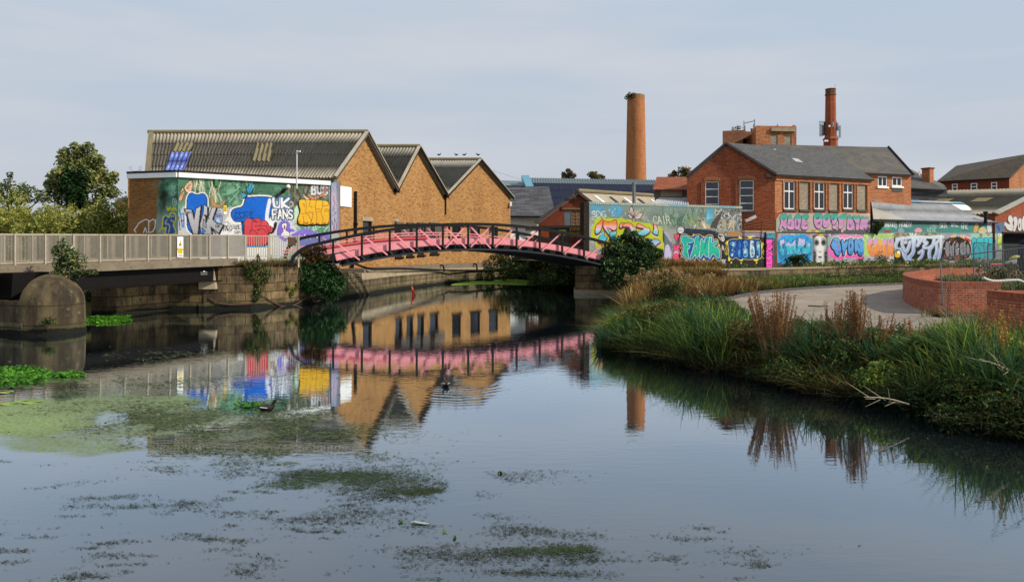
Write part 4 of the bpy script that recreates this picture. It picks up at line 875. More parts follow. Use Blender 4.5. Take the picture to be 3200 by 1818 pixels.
    for q in ([(205, 520), (280, 470), (330, 395), (350, 430), (330, 560), (300, 640), (250, 700), (200, 700), (185, 640)],
              [(350, 430), (470, 480), (610, 400), (625, 520), (620, 600), (560, 640), (450, 580), (410, 580), (500, 700), (600, 860), (490, 770), (400, 640), (340, 560)],
              [(320, 650), (380, 650), (360, 740), (440, 760), (400, 840), (300, 890), (235, 850), (260, 780)],
              [(660, 540), (700, 480), (760, 475), (780, 520), (690, 600)], [(700, 560), (810, 460), (935, 515), (930, 560), (1000, 580), (1000, 680), (900, 640), (840, 700), (820, 640), (870, 560)],
              [(1000, 560), (1035, 475), (1190, 580), (1260, 575), (1290, 660), (1150, 750), (1000, 720), (900, 740), (1080, 640), (1170, 600), (1070, 580)],
              [(1350, 500), (1375, 485), (1440, 620), (1440, 720), (1370, 720), (1300, 650), (1350, 660)], [(1200, 780), (1320, 820), (1380, 790), (1510, 860), (1390, 920), (1380, 1010), (1280, 980), (1230, 880)],
              [(450, 690), (560, 650), (620, 640), (600, 720), (540, 800), (700, 760), (760, 700), (700, 880), (560, 880)], [(760, 760), (900, 700), (1000, 760), (980, 900), (820, 880)]): wild(q)
    for q in ([(1390, 980), (1450, 920), (1515, 905)], [(1300, 690), (1350, 740), (1430, 770)], [(210, 750), (260, 740), (310, 690)], [(430, 590), (500, 640)], [(880, 650), (930, 620)]): cv.line(q, 10, '#f4e4e4', 1)
    cv.poly([(430, 880), (480, 790), (530, 870), (490, 980)], '#a8a02c', 0, edge='#5c1f2a', ew=16)
    # tags, butterfly
    cv.text('SDG', 120, 250, 400, 380, 13, '#d9d8c8', slant=-.15); cv.text('CAIR', 1340, 350, 1670, 500, 13, '#cfcfbc', slant=-.15)
    for q in ([(940, 370), (870, 240), (880, 180), (920, 165), (965, 300)], [(950, 370), (1060, 280), (1140, 285), (1080, 400), (1010, 410)], [(935, 375), (850, 290), (840, 340), (890, 410)], [(945, 385), (920, 450), (990, 450)]): cv.poly(q, '#d8bcb8', 0, edge='#3a2a2a', ew=12)
    for e_ in [(900, 220), (930, 200), (1100, 300), (1060, 350), (870, 330)]: cv.line([(945, 375), e_], 6, '#4a3434')
    cv.ell(918, 140, 18, 22, '#16161a')
    # heart and pink pig-like figure
    cv.poly([(1795, 860), (1745, 760), (1745, 720), (1770, 700), (1797, 730), (1830, 700), (1852, 725), (1850, 770)], '#e0527c', 1, edge='#3a1624', ew=9); cv.text('LS', 1765, 745, 1830, 800, 7, '#5a1a30')
    pg = [(1735, 900), (1770, 930), (1830, 920), (1870, 890), (1860, 960), (1840, 1000), (1870, 1040), (1860, 1110), (1830, 1130), (1860, 1180), (1850, 1290), (1710, 1290), (1715, 1150), (1740, 1110), (1715, 1060), (1740, 1000)]
    cv.poly(pg, '#ea4f7e', 1, edge='#3a1022', ew=10); cv.poly([(1715, 1060), (1740, 1010), (1790, 1040), (1840, 1000), (1870, 1050), (1850, 1110), (1790, 1090), (1740, 1110)], '#f39ac0', 1, edge='#3a1022', ew=9); cv.ell(1745, 1050, 12, 24, '#7a2448'); cv.ell(1838, 1050, 12, 24, '#7a2448')
    cv.line([(1750, 1180), (1752, 1250)], 8, '#5a1a30'); cv.line([(1800, 1180), (1800, 1250)], 8, '#5a1a30'); cv.line([(1780, 940), (1780, 975)], 8, '#5a1a30'); cv.line([(1797, 940), (1797, 975)], 8, '#5a1a30')
    cv.poly([(1580, 920), (1640, 905), (1680, 1000), (1700, 1130), (1640, 1250), (1560, 1240), (1550, 1130)], '#c4bfe4', 1, aa=2, op=.9)
    # coping course
    cv.T(0, 0, 1)

def paint_lower(cv):
    cv.T(0, 0, 1); r = np.random.default_rng(12)
    cv.rect(2400, 560, 3300, 860, '#9a9aa6')
    # upper band on the house: bare brick above, white ground below the windows
    # everything above the sills stays unpainted
    cv.T(2420, 650, 7.6625)
    cv.scrub(60, 600, 2400, 700, ['#e0dede', '#c84f4a', '#e8b83a', '#7a68b4', '#3a3a44', '#8fd0b4', '#e58fb4'], 120, 22, 50, False, .85, 30)
    cv.scrub(1250, 1150, 2400, 1400, ['#dcd6e4', '#b888b4', '#6aa48a', '#3a3a44', '#e0a06a'], 90, 22, 60, False, .7, 31); cv.rect(0, 600, 70, 1400, '#4a3a34', op=.8, aa=6)
    # CNE blue piece
    bq = [(70, 820), (90, 740), (160, 690), (250, 640), (350, 640), (450, 660), (560, 640), (650, 620), (760, 640), (830, 700), (900, 760), (920, 860), (900, 1000), (910, 1120), (890, 1250), (860, 1340), (150, 1340), (60, 1240), (90, 1100), (60, 960)]
    cv.poly(bq, '#2fa4e0', 1)
    for k in range(40): cv.ell(r.uniform(140, 860), r.uniform(650, 780), r.uniform(8, 18), r.uniform(8, 22), '#1f7cc4')
    cvg = vgrad((745, '#c0c0ec'), (764, '#b4b8ea'), (770, '#34b8cc'), (790, '#36aec8'), (800, '#3c9cd0'), (812, '#3aaadf'))
    for q in ([(120, 780), (240, 730), (250, 850), (190, 870), (210, 970), (290, 950), (300, 1100), (180, 1170), (150, 1060)], [(250, 860), (330, 800), (400, 860), (500, 740), (520, 900), (540, 1000), (580, 700), (670, 740), (740, 730), (740, 860), (650, 1000), (600, 1140), (510, 1140), (450, 1010), (440, 1130), (300, 1120), (280, 960)],
              [(660, 960), (700, 930), (750, 960), (770, 860), (860, 820), (880, 1060), (700, 1130), (650, 1060)]):
        cv.poly([(x - 22, y + 40) for x, y in q], '#2a86c0', 0, grow=24, edge='#1c2c54', ew=9); cv.poly(q, cvg, 0, edge='#1c2450', ew=10)
    for k in range(26): x = r.uniform(140, 850); y = r.uniform(800, 1080); cv.line([(x, y), (x + r.uniform(-8, 8), y + 40)], 7, '#e0e0f8', op=.7)
    cv.line([(150, 1310), (250, 1240), (330, 1200), (430, 1150)], 14, '#16243c'); cv.line([(650, 1240), (740, 1220), (850, 1180)], 14, '#16243c')
    cv.poly([(440, 1150), (520, 1160), (500, 1230), (430, 1220)], '#16243c')
    # portrait
    fy0, fy1 = 738.0, 828.0
    fq = [(950, 670), (1240, 670), (1265, 850), (1262, 1040), (1240, 1180), (1180, 1330), (1130, 1380), (1060, 1380), (1000, 1310), (955, 1180), (930, 1040), (925, 850)]
    def skin(x, y):
        u = ((x - 2420) * 7.6625 - 1095) / 165; v = ((y - 650) * 7.6625 - 1000) / 340
        g = .74 - .95 * np.clip(np.abs(u) - .42, 0, 1) * (1 + .9 * np.clip(v, 0, 1)) - .4 * np.clip(v - .55, 0, 1) + .1 * np.exp(-(u / .16) ** 2)
        g = g - .45 * np.exp(-((np.abs(u) - .72) / .22) ** 2 - ((v - .35) / .3) ** 2)
        return np.repeat(np.clip(g, .03, .85)[:, None], 3, 1)
    cv.rect(920, 650, 1275, 1400, '#3a3a3c', aa=6); cv.poly(fq, skin, 1, aa=2)
    for s in (-1, 1):
        ex = 1095 + s * 80
        cv.blob(ex, 825, 84, 100, '#232325', .98, .6, 3, .15); cv.blob(ex, 850, 62, 60, '#0c0c0e', .95, .7, 4, .1)
        cv.ell(ex, 862, 34, 16, '#9a9a9a'); cv.ell(ex, 860, 19, 19, '#101012'); cv.ell(ex + 6, 852, 5, 5, '#f2f2f2'); cv.line([(ex - 40, 866), (ex, 842), (ex + 42, 866)], 8, '#0c0c0e', 1)
    cv.poly([(1072, 820), (1085, 1000), (1050, 1030), (1080, 1060), (1110, 1062), (1140, 1030), (1105, 1000), (1112, 820)], '#d6d6d6', 1, aa=3, op=.75); cv.line([(1058, 1030), (1085, 1052), (1110, 1052), (1135, 1030)], 10, '#2a2a2c', 1); cv.blob(1095, 1075, 36, 22, '#6a6a6c', .6, .8, 5, .1)
    cv.poly([(1030, 1180), (1070, 1150), (1090, 1160), (1110, 1150), (1155, 1180), (1110, 1190), (1075, 1190)], '#1a1a1c', 1); cv.poly([(1040, 1185), (1095, 1192), (1150, 1185), (1120, 1215), (1070, 1215)], '#a4a4a4', 1); cv.blob(1095, 1240, 40, 18, '#4a4a4c', .6, .8, 6, .1)
    cv.line([(925, 1118), (1260, 1118)], 7, '#c4c4c8'); cv.line([(1120, 740), (1200, 710)], 8, '#2c2c2c'); cv.line([(1140, 710), (1190, 745)], 8, '#2c2c2c'); cv.ell(1115, 650, 65, 30, '#e8c232', edge='#3a3014', ew=7)
    cv.poly([(1265, 690), (1340, 700), (1330, 900), (1280, 900)], '#78b8a0', 1, op=.8, aa=2)
    # BWOM
    cv.poly([(1330, 760), (1420, 690), (1530, 680), (1560, 620), (1660, 640), (1780, 650), (1900, 650), (2040, 650), (2150, 700), (2190, 800), (2200, 1000), (2170, 1180), (2040, 1250), (1900, 1180), (1760, 1200), (1560, 1260), (1430, 1200), (1290, 1140), (1270, 960), (1350, 940)], vgrad((735, '#ea86c4'), (780, '#e278bc'), (806, '#ec5fae')), 1)
    bw = vgrad((740, '#69aae0'), (775, '#5f9edc'), (800, '#4f86cc'))
    Q = [[(1360, 860), (1420, 700), (1540, 700), (1570, 800), (1580, 860), (1610, 960), (1590, 1080), (1540, 1160), (1460, 1100), (1430, 1000), (1390, 980), (1350, 900)], [(1590, 760), (1640, 720), (1680, 860), (1730, 720), (1770, 800), (1750, 940), (1700, 1000), (1690, 1120), (1640, 1140), (1620, 960)],
         [(1770, 760), (1820, 700), (1890, 740), (1910, 900), (1890, 1080), (1830, 1130), (1760, 1080), (1760, 900)], [(1910, 760), (1960, 710), (2000, 780), (2080, 700), (2140, 800), (2160, 900), (2130, 1140), (2020, 1140), (1990, 1000), (1970, 1090), (1920, 1080)]]
    for q in Q: cv.poly(q, '#efe8c8', 1, grow=26)
    for q in Q: cv.poly([(x - 12, y + 16) for x, y in q], '#142044', 1, grow=14)
    for q in Q: cv.poly(q, bw, 1, edge='#142044', ew=12)
    for x, y in [(1430, 790), (1545, 1050), (1720, 780), (1665, 1050), (1830, 775), (1835, 1060), (1955, 1050), (2075, 790)]: cv.ell(x, y, 12, 18, '#15204a')
    for x, y, a, b in [(1540, 930, 22, 34), (1495, 815, 22, 20)]: cv.ell(x, y, a, b, '#ec7ab8', edge='#142044', ew=8)
    cv.ell(1828, 900, 16, 60, '#142044'); cv.line([(2010, 860), (2040, 960)], 16, '#142044'); cv.text('SXP', 2040, 1070, 2100, 1110, 7, '#142044')
    cv.poly([(1600, 1300), (1680, 1170), (1740, 1290)], '#7cc8a4', edge='#e0e0e4', ew=8); cv.line([(2020, 1250), (2120, 1230), (2150, 1130)], 30, '#241a24', 1)
    # CATCH
    cv.T(2700, 680, 5.825)
    cv.poly([(0, 300), (120, 290), (530, 290), (550, 340), (540, 830), (0, 830)], '#a4cc74', 0, aa=3); cv.scrub(20, 290, 540, 400, ['#7cc03a', '#c4d8b4', '#e4e8e0'], 40, 12, 50, False, .7, 32); cv.rect(0, 700, 540, 850, '#c4b4cc', op=.8, aa=6); cv.scrub(0, 700, 540, 830, ['#e8e0ec', '#b48ab4', '#7cb45a', '#5a4a5a', '#3f7f8a'], 50, 12, 50, False, .7, 33)
    cat = lambda x, y: vgrad((738, '#bda0dc'), (752, '#c4a4d8'), (768, '#ee9a54'), (798, '#f0803c'))(x + 0, y + 4 * np.sin(x / 4.0))
    Q = [[(50, 440), (90, 370), (150, 380), (160, 470), (120, 500), (130, 560), (180, 540), (170, 680), (120, 700), (70, 620)], [(170, 560), (180, 380), (230, 360), (270, 500), (290, 690), (230, 700), (220, 640), (190, 690), (140, 690)], [(230, 370), (340, 400), (350, 500), (310, 510), (310, 690), (280, 690), (270, 480)], [(340, 420), (380, 360), (420, 400), (420, 480), (390, 500), (400, 600), (430, 600), (400, 700), (350, 690), (320, 560)], [(430, 380), (460, 380), (470, 480), (500, 370), (540, 360), (540, 520), (510, 680), (480, 690), (470, 600), (440, 710), (410, 700)]]
    for q in Q: cv.poly([(x + 14, y + 18) for x, y in q], '#c4502c', 1, grow=6)
    for q in Q: cv.poly(q, cat, 1, edge='#f4e4dc', ew=5, grow=3); cv.poly(q, cat, 1, op=0, edge='#5a2a28', ew=5)
    cv.poly([(235, 365), (345, 405), (340, 490), (270, 490)], '#dcb83c', 1, op=.9)
    # SINER pale blue wildstyle
    cv.rect(545, 345, 1430, 840, '#14171e'); cv.rect(545, 280, 1430, 350, '#8a7a4a', op=.7, aa=5); cv.scrub(560, 280, 1440, 345, ['#7a4a2c', '#d8b43a', '#2c2a28', '#8fb48a', '#4a6a6a'], 70, 14, 60, False, .8, 34)
    sg = vgrad((738, '#c8d4e8'), (770, '#a4b8d8'), (800, '#7c98c8'), (820, '#8aa8d8'))
    S = [([(600, 420), (600, 380), (900, 360), (1430, 350)], 50), ([(590, 560), (570, 500), (620, 400), (680, 390)], 52), ([(580, 600), (660, 560), (690, 620), (760, 700)], 46), ([(700, 400), (690, 500), (760, 640), (800, 580), (840, 440)], 50), ([(760, 420), (730, 460), (770, 470), (780, 430)], 18), ([(930, 350), (900, 520), (900, 640), (800, 740), (930, 830)], 56), ([(960, 360), (1010, 420), (960, 540), (1060, 380)], 44),
         ([(1120, 370), (1080, 460), (1170, 450), (1060, 540), (1160, 560), (1220, 520)], 40), ([(1280, 370), (1260, 500), (1180, 600), (1200, 780)], 50), ([(1300, 480), (1390, 390), (1420, 360)], 44), ([(1320, 500), (1330, 620), (1270, 760), (1290, 820)], 46), ([(1400, 420), (1400, 560), (1350, 800)], 44), ([(1000, 640), (1080, 580), (1060, 700), (1000, 760)], 40), ([(880, 290), (880, 450)], 26), ([(830, 280), (900, 400)], 22), ([(950, 285), (890, 380)], 20), ([(700, 640), (760, 760), (870, 830)], 40)]
    for p, w in S: cv.line(p, w + 14, '#e8ecf0', 1)
    for p, w in S: cv.line(p, w + 6, '#14171e', 1)
    for p, w in S: cv.line(p, w, sg, 1)
    for p, w in S: cv.line(np.array(p, float) + (-w * .22, -w * .1), 5, '#eef2f6', 1)
    cv.ell(615, 660, 66, 76, '#c4a824', edge='#14171e', ew=16); cv.ell(630, 640, 40, 50, '#e8e0b4', edge='#14171e', ew=12); cv.ell(605, 690, 44, 36, '#d8a830'); cv.poly([(740, 830), (770, 760), (820, 830)], '#d8b82c', 0, edge='#e8e8d8', ew=6); cv.poly([(950, 850), (975, 750), (1000, 850)], '#d8b82c'); cv.ell(1190, 790, 30, 30, '#e4d88c', edge='#14171e', ew=6); cv.rect(1398, 290, 1408, 560, '#e8e8ea')
    # grey NEMOS with black shadow
    nq = [(1420, 680), (1430, 500), (1480, 410), (1560, 360), (1640, 370), (1690, 340), (1760, 360), (1840, 390), (1900, 420), (1950, 520), (1950, 640), (1900, 760), (1450, 790)]
    cv.poly([(1560, 330), (1700, 290), (1800, 320), (1960, 360), (1960, 480), (1600, 400)], '#d8b48a', 1); cv.poly([(1800, 310), (1900, 370), (1960, 400), (1930, 480), (1830, 390)], '#e4572c', 1, edge='#f0ece8', ew=10); cv.poly([(1690, 310), (1720, 290), (1750, 340), (1710, 370)], '#8fc4e0', 1, edge='#14171e', ew=7)
    cv.poly(nq, '#1c1514', 1); cv.scrub(1460, 380, 1920, 440, ['#5a3020', '#8a5a3a', '#241a18'], 40, 12, 40, False, .7, 35); cv.scrub(1440, 680, 1920, 760, ['#b4501c', '#d8702c', '#1c1514', '#8a8a8a'], 60, 8, 34, True, .8, 36)
    gq = [[(1470, 560), (1490, 420), (1550, 440), (1590, 540), (1620, 440), (1650, 470), (1640, 700), (1590, 720), (1560, 640), (1540, 720), (1490, 700)], [(1660, 460), (1720, 450), (1730, 520), (1700, 560), (1740, 600), (1720, 700), (1660, 680)], [(1740, 480), (1790, 440), (1850, 460), (1870, 560), (1850, 700), (1770, 700), (1740, 600)], [(1870, 460), (1920, 500), (1930, 640), (1890, 710), (1860, 660)]]
    for q in gq: cv.poly(q, '#808086', 1, edge='#1a1618', ew=7)
    for q in ([(1550, 440), (1560, 640)], [(1660, 560), (1730, 545)], [(1800, 500), (1810, 640)], [(1600, 560), (1610, 690)]): cv.line(q, 9, '#1a1618')
    for x, y in [(1560, 445), (1650, 450), (1840, 440), (1720, 570), (1460, 560)]: cv.ell(x, y, 7, 14, '#ececec')
    for x, y in [(1770, 560), (1850, 540), (1840, 600), (1880, 640)]: cv.ell(x, y, 7, 13, '#1a1618')
    # turquoise throw-up
    cv.T(3000, 640, 5.6)
    cv.rect(190, 490, 640, 600, '#8fc0b0'); cv.rect(340, 500, 390, 570, '#8a7a5a'); cv.poly([(450, 500), (540, 500), (500, 560)], '#a48a4a'); cv.rect(640, 490, 735, 1000, '#8a8a8a'); cv.poly([(560, 500), (640, 500), (640, 600), (560, 580)], '#a4b4ac')
    tqq = [(190, 640), (210, 590), (245, 565), (290, 600), (330, 565), (410, 590), (460, 565), (500, 590), (540, 565), (600, 600), (640, 640), (600, 690), (630, 760), (640, 860), (610, 960), (540, 965), (470, 910), (400, 960), (330, 930), (270, 940), (230, 980), (180, 900), (220, 760)]
    cv.poly(tqq, '#e4f0f0', 1, grow=9); cv.poly(tqq, vgrad((740, '#38bcc8'), (815, '#2c9cac')), 1, edge='#123c44', ew=11)
    for q in ([(290, 600), (300, 700), (240, 780), (250, 940)], [(420, 600), (420, 740), (430, 940)], [(500, 600), (490, 720), (500, 920)], [(330, 700), (380, 690), (420, 740)], [(520, 700), (590, 760), (520, 790), (520, 700)], [(310, 720), (360, 820), (340, 930)], [(190, 640), (240, 700)]): cv.line(q, 10, '#123c44', 2)
    cv.poly([(575, 950), (600, 830), (640, 790), (640, 940)], '#2f5f8c', 1); cv.text('CN', 670, 505, 735, 555, 12, '#f0f0ee'); cv.scrub(670, 570, 730, 800, ['#c4e03a', '#a4c82a'], 16, 18, 60, True, .9, 37)

def paint_band(cv):
    """house wall below the upper windows"""
    cv.T(2420, 650, 7.6625)
    cv.poly([(40, 280), (120, 150), (240, 110), (820, 120), (2300, 110), (2300, 600), (40, 600)], '#b9b6ac', 0, aa=5, op=.93, alpha=.93)
    cv.poly([(40, 290), (110, 250), (170, 560), (100, 590), (40, 560)], '#8fb0a0', 0, aa=3, op=.8)
    gr = vgrad((665, '#3a9a8a'), (684, '#44a898'), (687, '#c890c0'), (702, '#ba88b8'), (716, '#d49acb'))
    Q = [[(140, 240), (150, 160), (230, 120), (300, 160), (310, 260), (250, 340), (310, 400), (270, 520), (210, 440), (190, 420), (140, 520), (110, 500), (170, 340)], [(330, 240), (350, 160), (400, 150), (400, 260), (470, 300), (490, 420), (460, 520), (300, 500), (320, 380)], [(480, 240), (530, 150), (590, 140), (640, 190), (630, 360), (590, 510), (490, 510), (500, 400)], [(660, 150), (815, 150), (815, 250), (730, 260), (720, 330), (800, 330), (800, 400), (720, 410), (720, 440), (800, 430), (800, 515), (640, 510), (660, 300)],
         [(940, 200), (980, 120), (1130, 110), (1140, 260), (1160, 340), (1110, 480), (1030, 490), (960, 400)], [(1150, 220), (1230, 150), (1330, 120), (1340, 260), (1340, 380), (1220, 490), (1150, 400), (1170, 300)], [(1350, 200), (1420, 130), (1510, 130), (1500, 260), (1460, 380), (1500, 500), (1390, 490), (1400, 380)], [(1510, 240), (1600, 170), (1740, 110), (1720, 240), (1640, 330), (1670, 420), (1590, 510), (1530, 470), (1560, 340)],
         [(1750, 300), (1760, 190), (1810, 160), (1860, 260), (1920, 400), (1900, 520), (1740, 520), (1730, 440)], [(1870, 240), (1890, 170), (1960, 200), (2030, 170), (2060, 250), (2010, 340), (2040, 440), (2020, 520), (1950, 520), (1960, 350)], [(2070, 300), (2090, 200), (2140, 210), (2160, 290), (2190, 210), (2240, 230), (2260, 420), (2240, 525), (2180, 520), (2150, 440), (2110, 520), (2040, 510)]]
    for q in Q: cv.poly([(x - 14, y + 22) for x, y in q], '#17141c', 1, grow=10)
    for q in Q: cv.poly(q, gr, 1, edge='#f0ecf0', ew=6, grow=4)
    for q in Q: cv.poly(q, gr, 1, op=0, edge='#17141c', ew=9, grow=7)
    for q in ([(190, 270), (240, 250), (230, 310)], [(540, 280), (555, 380), (540, 430)], [(1005, 260), (1060, 210), (1050, 260)], [(1040, 380), (1090, 330), (1080, 380)], [(1220, 280), (1270, 240), (1260, 300)], [(1390, 270), (1430, 240), (1420, 300)], [(1795, 400), (1830, 420), (1810, 470)]): cv.poly(q, '#c9c0b0', 0, edge='#17141c', ew=14)
    cv.line([(1400, 400), (1440, 420), (1480, 350)], 14, '#17141c'); cv.line([(340, 400), (380, 430), (400, 330)], 14, '#17141c'); cv.line([(1960, 370), (1990, 370)], 12, '#17141c')
    cv.rect(180, 535, 760, 590, '#5a6a66'); cv.rect(780, 520, 830, 590, '#e0a43a'); cv.rect(880, 520, 1100, 590, '#9a8a5a'); cv.ell(1020, 580, 44, 50, '#e8b44a'); cv.rect(1100, 520, 1190, 590, '#3f9a80'); cv.rect(1200, 525, 1600, 590, '#4a4a4e'); cv.rect(1650, 530, 2230, 590, '#55595c')
    cv.text('DIM', 60, 40, 130, 100, 8, '#e8e2dc'); cv.text('EVS', 515, 30, 605, 80, 8, '#e8e2dc'); cv.ell(1960, 100, 34, 42, '#f0a850'); cv.text('OK', 2230, 110, 2290, 170, 7, '#e8e8e8'); cv.text('69', 2240, 190, 2290, 260, 7, '#e8e8e8')
    cv.line([(45, 30), (90, 5), (150, 30), (160, 90)], 8, '#e8e2dc', 2)

def paint_shed(cv):
    cv.T(2700, 680, 5.825)
    cv.rect(-50, -20, 2600, 400, vgrad((685, '#45706c'), (705, '#4f7a76'), (715, '#3f8a82'), (729, '#5a948a')))
    for y in (215, 230, 245, 262): cv.line([(230, y), (2000, y)], 5, '#2f5450', op=.7)
    for x, y, a, b, c in [(430, 190, 60, 50, '#3fb4ac'), (1650, 230, 160, 50, '#2f9a88'), (1280, 150, 90, 50, '#8fa8a4')]: cv.blob(x, y, a, b, c, .7, .9, 3, .3)
    cv.rect(365, 225, 490, 285, '#9a5248'); cv.poly([(600, 270), (640, 190), (690, 180), (760, 270)], '#9aa4c4', 1, op=.8); cv.poly([(900, 270), (930, 200), (990, 175), (1050, 200), (1080, 270)], '#d898a4', 1, edge='#3a2a34', ew=6); cv.ell(645, 285, 20, 16, '#d83a6a')
    cv.text('SNOOKE', 365, 75, 590, 170, 10, '#d9dedb', slant=-.1); cv.text('HOWDY', 650, 80, 860, 170, 11, '#d9dedb', slant=.1); cv.text('SKR', 1375, 90, 1510, 190, 10, '#d9dedb', slant=-.1); cv.text('WAZ', 1585, 80, 1720, 165, 10, '#d9dedb'); cv.text('GHZ', 1770, 90, 1890, 200, 10, '#d9dedb'); cv.text('UZIE', 1150, 190, 1310, 255, 9, '#b4ccc6')
    cv.line([(560, 70), (600, 130), (580, 210)], 8, '#c4ccc8', 1)
    cv.poly([(1985, 280), (2000, 170), (2040, 85), (2085, 110), (2090, 200), (2060, 280)], '#c49a64', 1, edge='#4a3a2a', ew=6); cv.poly([(2070, 280), (2100, 200), (2170, 160), (2230, 210), (2235, 280)], '#d8c498', 1)
    for k in range(5): cv.line([(2090, 190 + k * 18), (2150, 175 + k * 18), (2220, 200 + k * 18)], 5, '#8a744a', 1)
    cv.poly([(2240, 280), (2235, 120), (2280, 80), (2370, 90), (2370, 200), (2310, 280)], '#c4c8cc', 1, edge='#3a3e44', ew=7); cv.line([(2260, 130), (2340, 130), (2300, 180), (2360, 180)], 8, '#3a3e44', 1); cv.rect(2380, 60, 2600, 290, '#5d6a88', op=.8, aa=8); cv.poly([(2410, 140), (2450, 140), (2490, 260), (2440, 230)], '#34488c', 1)

def paint_gable(cv):
    cv.T(3000, 640, 5.6)
    for x, y, a, b, c in [(830, 280, 110, 90, '#6a4a6a'), (780, 420, 80, 60, '#5a5a80'), (1000, 180, 120, 70, '#8a5a6a'), (1100, 300, 140, 160, '#6a4a60')]: cv.blob(x, y, a, b, c, .85, .9, 5, .5)
    cv.scrub(750, 150, 1110, 470, ['#c4b4d4', '#8a7aa4'], 30, 8, 8, False, .8, 40)
    Q = [[(770, 400), (750, 330), (800, 290), (830, 330), (880, 340), (830, 270), (850, 180), (900, 180), (940, 260), (920, 330), (960, 390), (930, 460), (870, 460), (810, 420), (790, 360)], [(920, 210), (1000, 200), (1020, 330), (990, 390), (970, 470), (920, 470), (950, 340)], [(1010, 280), (1040, 220), (1090, 250), (1090, 460), (1010, 460)], [(1080, 200), (1180, 190), (1180, 460), (1080, 460)]]
    for q in Q: cv.poly([(x - 6, y + 10) for x, y in q], '#16141a', 1, grow=8, alpha=1)
    for q in Q: cv.poly(q, '#d4d0cc', 1, edge='#16141a', ew=7, alpha=1)
    cv.poly([(1035, 330), (1050, 320), (1050, 400), (1035, 400)], '#16141a')
# ------------------------------------------------------------------ warehouse with three gables
def window(root, pl, u0, u1, z0, z1, frame, pane, bars_v=1, bars_h=1, inset=.09, fw=.06, sill=None, name='window', transom=None):
    m = MB()
    m.pbox(pl, u0, u0 + fw, z0, z1, -inset - .03, -inset + .04); m.pbox(pl, u1 - fw, u1, z0, z1, -inset - .03, -inset + .04)
    m.pbox(pl, u0 + fw, u1 - fw, z1 - fw, z1, -inset - .03, -inset + .04); m.pbox(pl, u0 + fw, u1 - fw, z0, z0 + fw, -inset - .03, -inset + .04)
    for i in range(1, bars_v):
        u = u0 + (u1 - u0) * i / bars_v; m.pbox(pl, u - fw / 2, u + fw / 2, z0 + fw, z1 - fw, -inset - .03, -inset + .035)
    for i in range(1, bars_h):
        z = z0 + (z1 - z0) * (i / bars_h if transom is None else transom); m.pbox(pl, u0 + fw, u1 - fw, z - fw / 2, z + fw / 2, -inset - .03, -inset + .038)
    f = m.build(name, frame, root)
    q = MB(); q.quad(pl.pt(u0, z0, -inset), pl.pt(u1, z0, -inset), pl.pt(u1, z1, -inset), pl.pt(u0, z1, -inset)); q.build('pane', pane, f)
    if sill is not None:
        q = MB(); q.pbox(pl, u0 - .12, u1 + .12, z0 - .16, z0 - .005, -.02, .1); q.build('sill', sill, f)
    return f

def corrugated(e0, e1, r0, r1, pitch=.24, amp=.048, rows=4, seed=0):
    """roof slope from eave e0-e1 to ridge r0-r1 with rounded corrugations and lapped sheets"""
    e0, e1, r0, r1 = [np.asarray(k, float) for k in (e0, e1, r0, r1)]
    L = max(np.linalg.norm(e1 - e0), np.linalg.norm(r1 - r0)); n = int(L / pitch * 8)
    nrm = np.cross(e1 - e0, r0 - e0); nrm /= np.linalg.norm(nrm); nrm = nrm if nrm[2] > 0 else -nrm
    s = np.linspace(0, 1, n + 1); t = []; lift = []
    for k in range(rows): t += [k / rows, (k + 1) / rows + .012]; lift += [.035, 0.0]
    t = np.clip(np.array(t), 0, 1); S, T = np.meshgrid(s, t); Lf = np.repeat(np.array(lift)[:, None], n + 1, 1)
    p = ((1 - T)[..., None] * (e0 + (e1 - e0) * S[..., None]) + T[..., None] * (r0 + (r1 - r0) * S[..., None]))
    wob = (fbm(S * 40 + seed, T * 6, seed) - .5) * .03
    p = p + nrm * (amp * np.sin(S * L / pitch * 2 * np.pi) + Lf + wob)[..., None]
    i = np.arange(S.size).reshape(S.shape); f = np.stack([i[:-1, :-1], i[:-1, 1:], i[1:, 1:], i[1:, :-1]], -1).reshape(-1, 4)
    return p.reshape(-1, 3), f, np.stack([S.ravel() * L, T.ravel() * np.linalg.norm(r0 - e0)], 1)

G0, V1, V2, GE = (-11.3, 46.2), (-8.56, 53.75), (-5.65, 61.6), (-.15, 69.7)
gp = [Plane(G0, V1), Plane(V1, V2), Plane(V2, GE)]
ZE, ZR = 7.28, 10.66
ware = thing('warehouse', 'long ochre brick warehouse with three pointed gables above the canal wall', 'warehouse', (-9, 55, 1.6))
ap_px = [1136, 1300, 1493]; ez = [(7.28, 7.18), (7.18, 7.3), (7.3, 7.56)]
# openings: (gable, px0, px1, py_top, py_bottom)
OP = [(0, 1134, 1162, 690, 806), (1, 1236, 1257, 706, 802), (1, 1271, 1291, 706, 799), (1, 1305, 1325, 706, 796), (1, 1344, 1369, 706, 792), (2, 1413, 1440, 703, 778), (2, 1470, 1500, 706, 778), (2, 1528, 1556, 708, 776)]
holes = {0: [], 1: [], 2: []}
for g, x0, x1, y0, y1 in OP:
    u0, zt = gp[g].uz(x0, y0); u1, _ = gp[g].uz(x1, y0); _, zb = gp[g].uz((x0 + x1) / 2, y1); holes[g].append((u0, u1, zb, zt))
m = MB()
apex = []
for g in range(3):
    ua = gp[g].u_of(ap_px[g]); apex.append(gp[g].pt(ua, ZR))
    m.facade(gp[g], [(0, .6), (gp[g].L, .6), (gp[g].L, ez[g][1]), (ua, ZR), (0, ez[g][0])], holes[g], depth=.18)
m.quad((-11.3, 46.2, .6), (-11.3, 46.2, 7.28), (-24, 46.2, 7.28), (-24, 46.2, .6)); m.quad((-.15, 69.7, .6), (-.15, 69.7, 7.56), (-14, 72, 7.56), (-14, 72, .6))
wl = m.build('wall', M['yellow_brick'], ware)
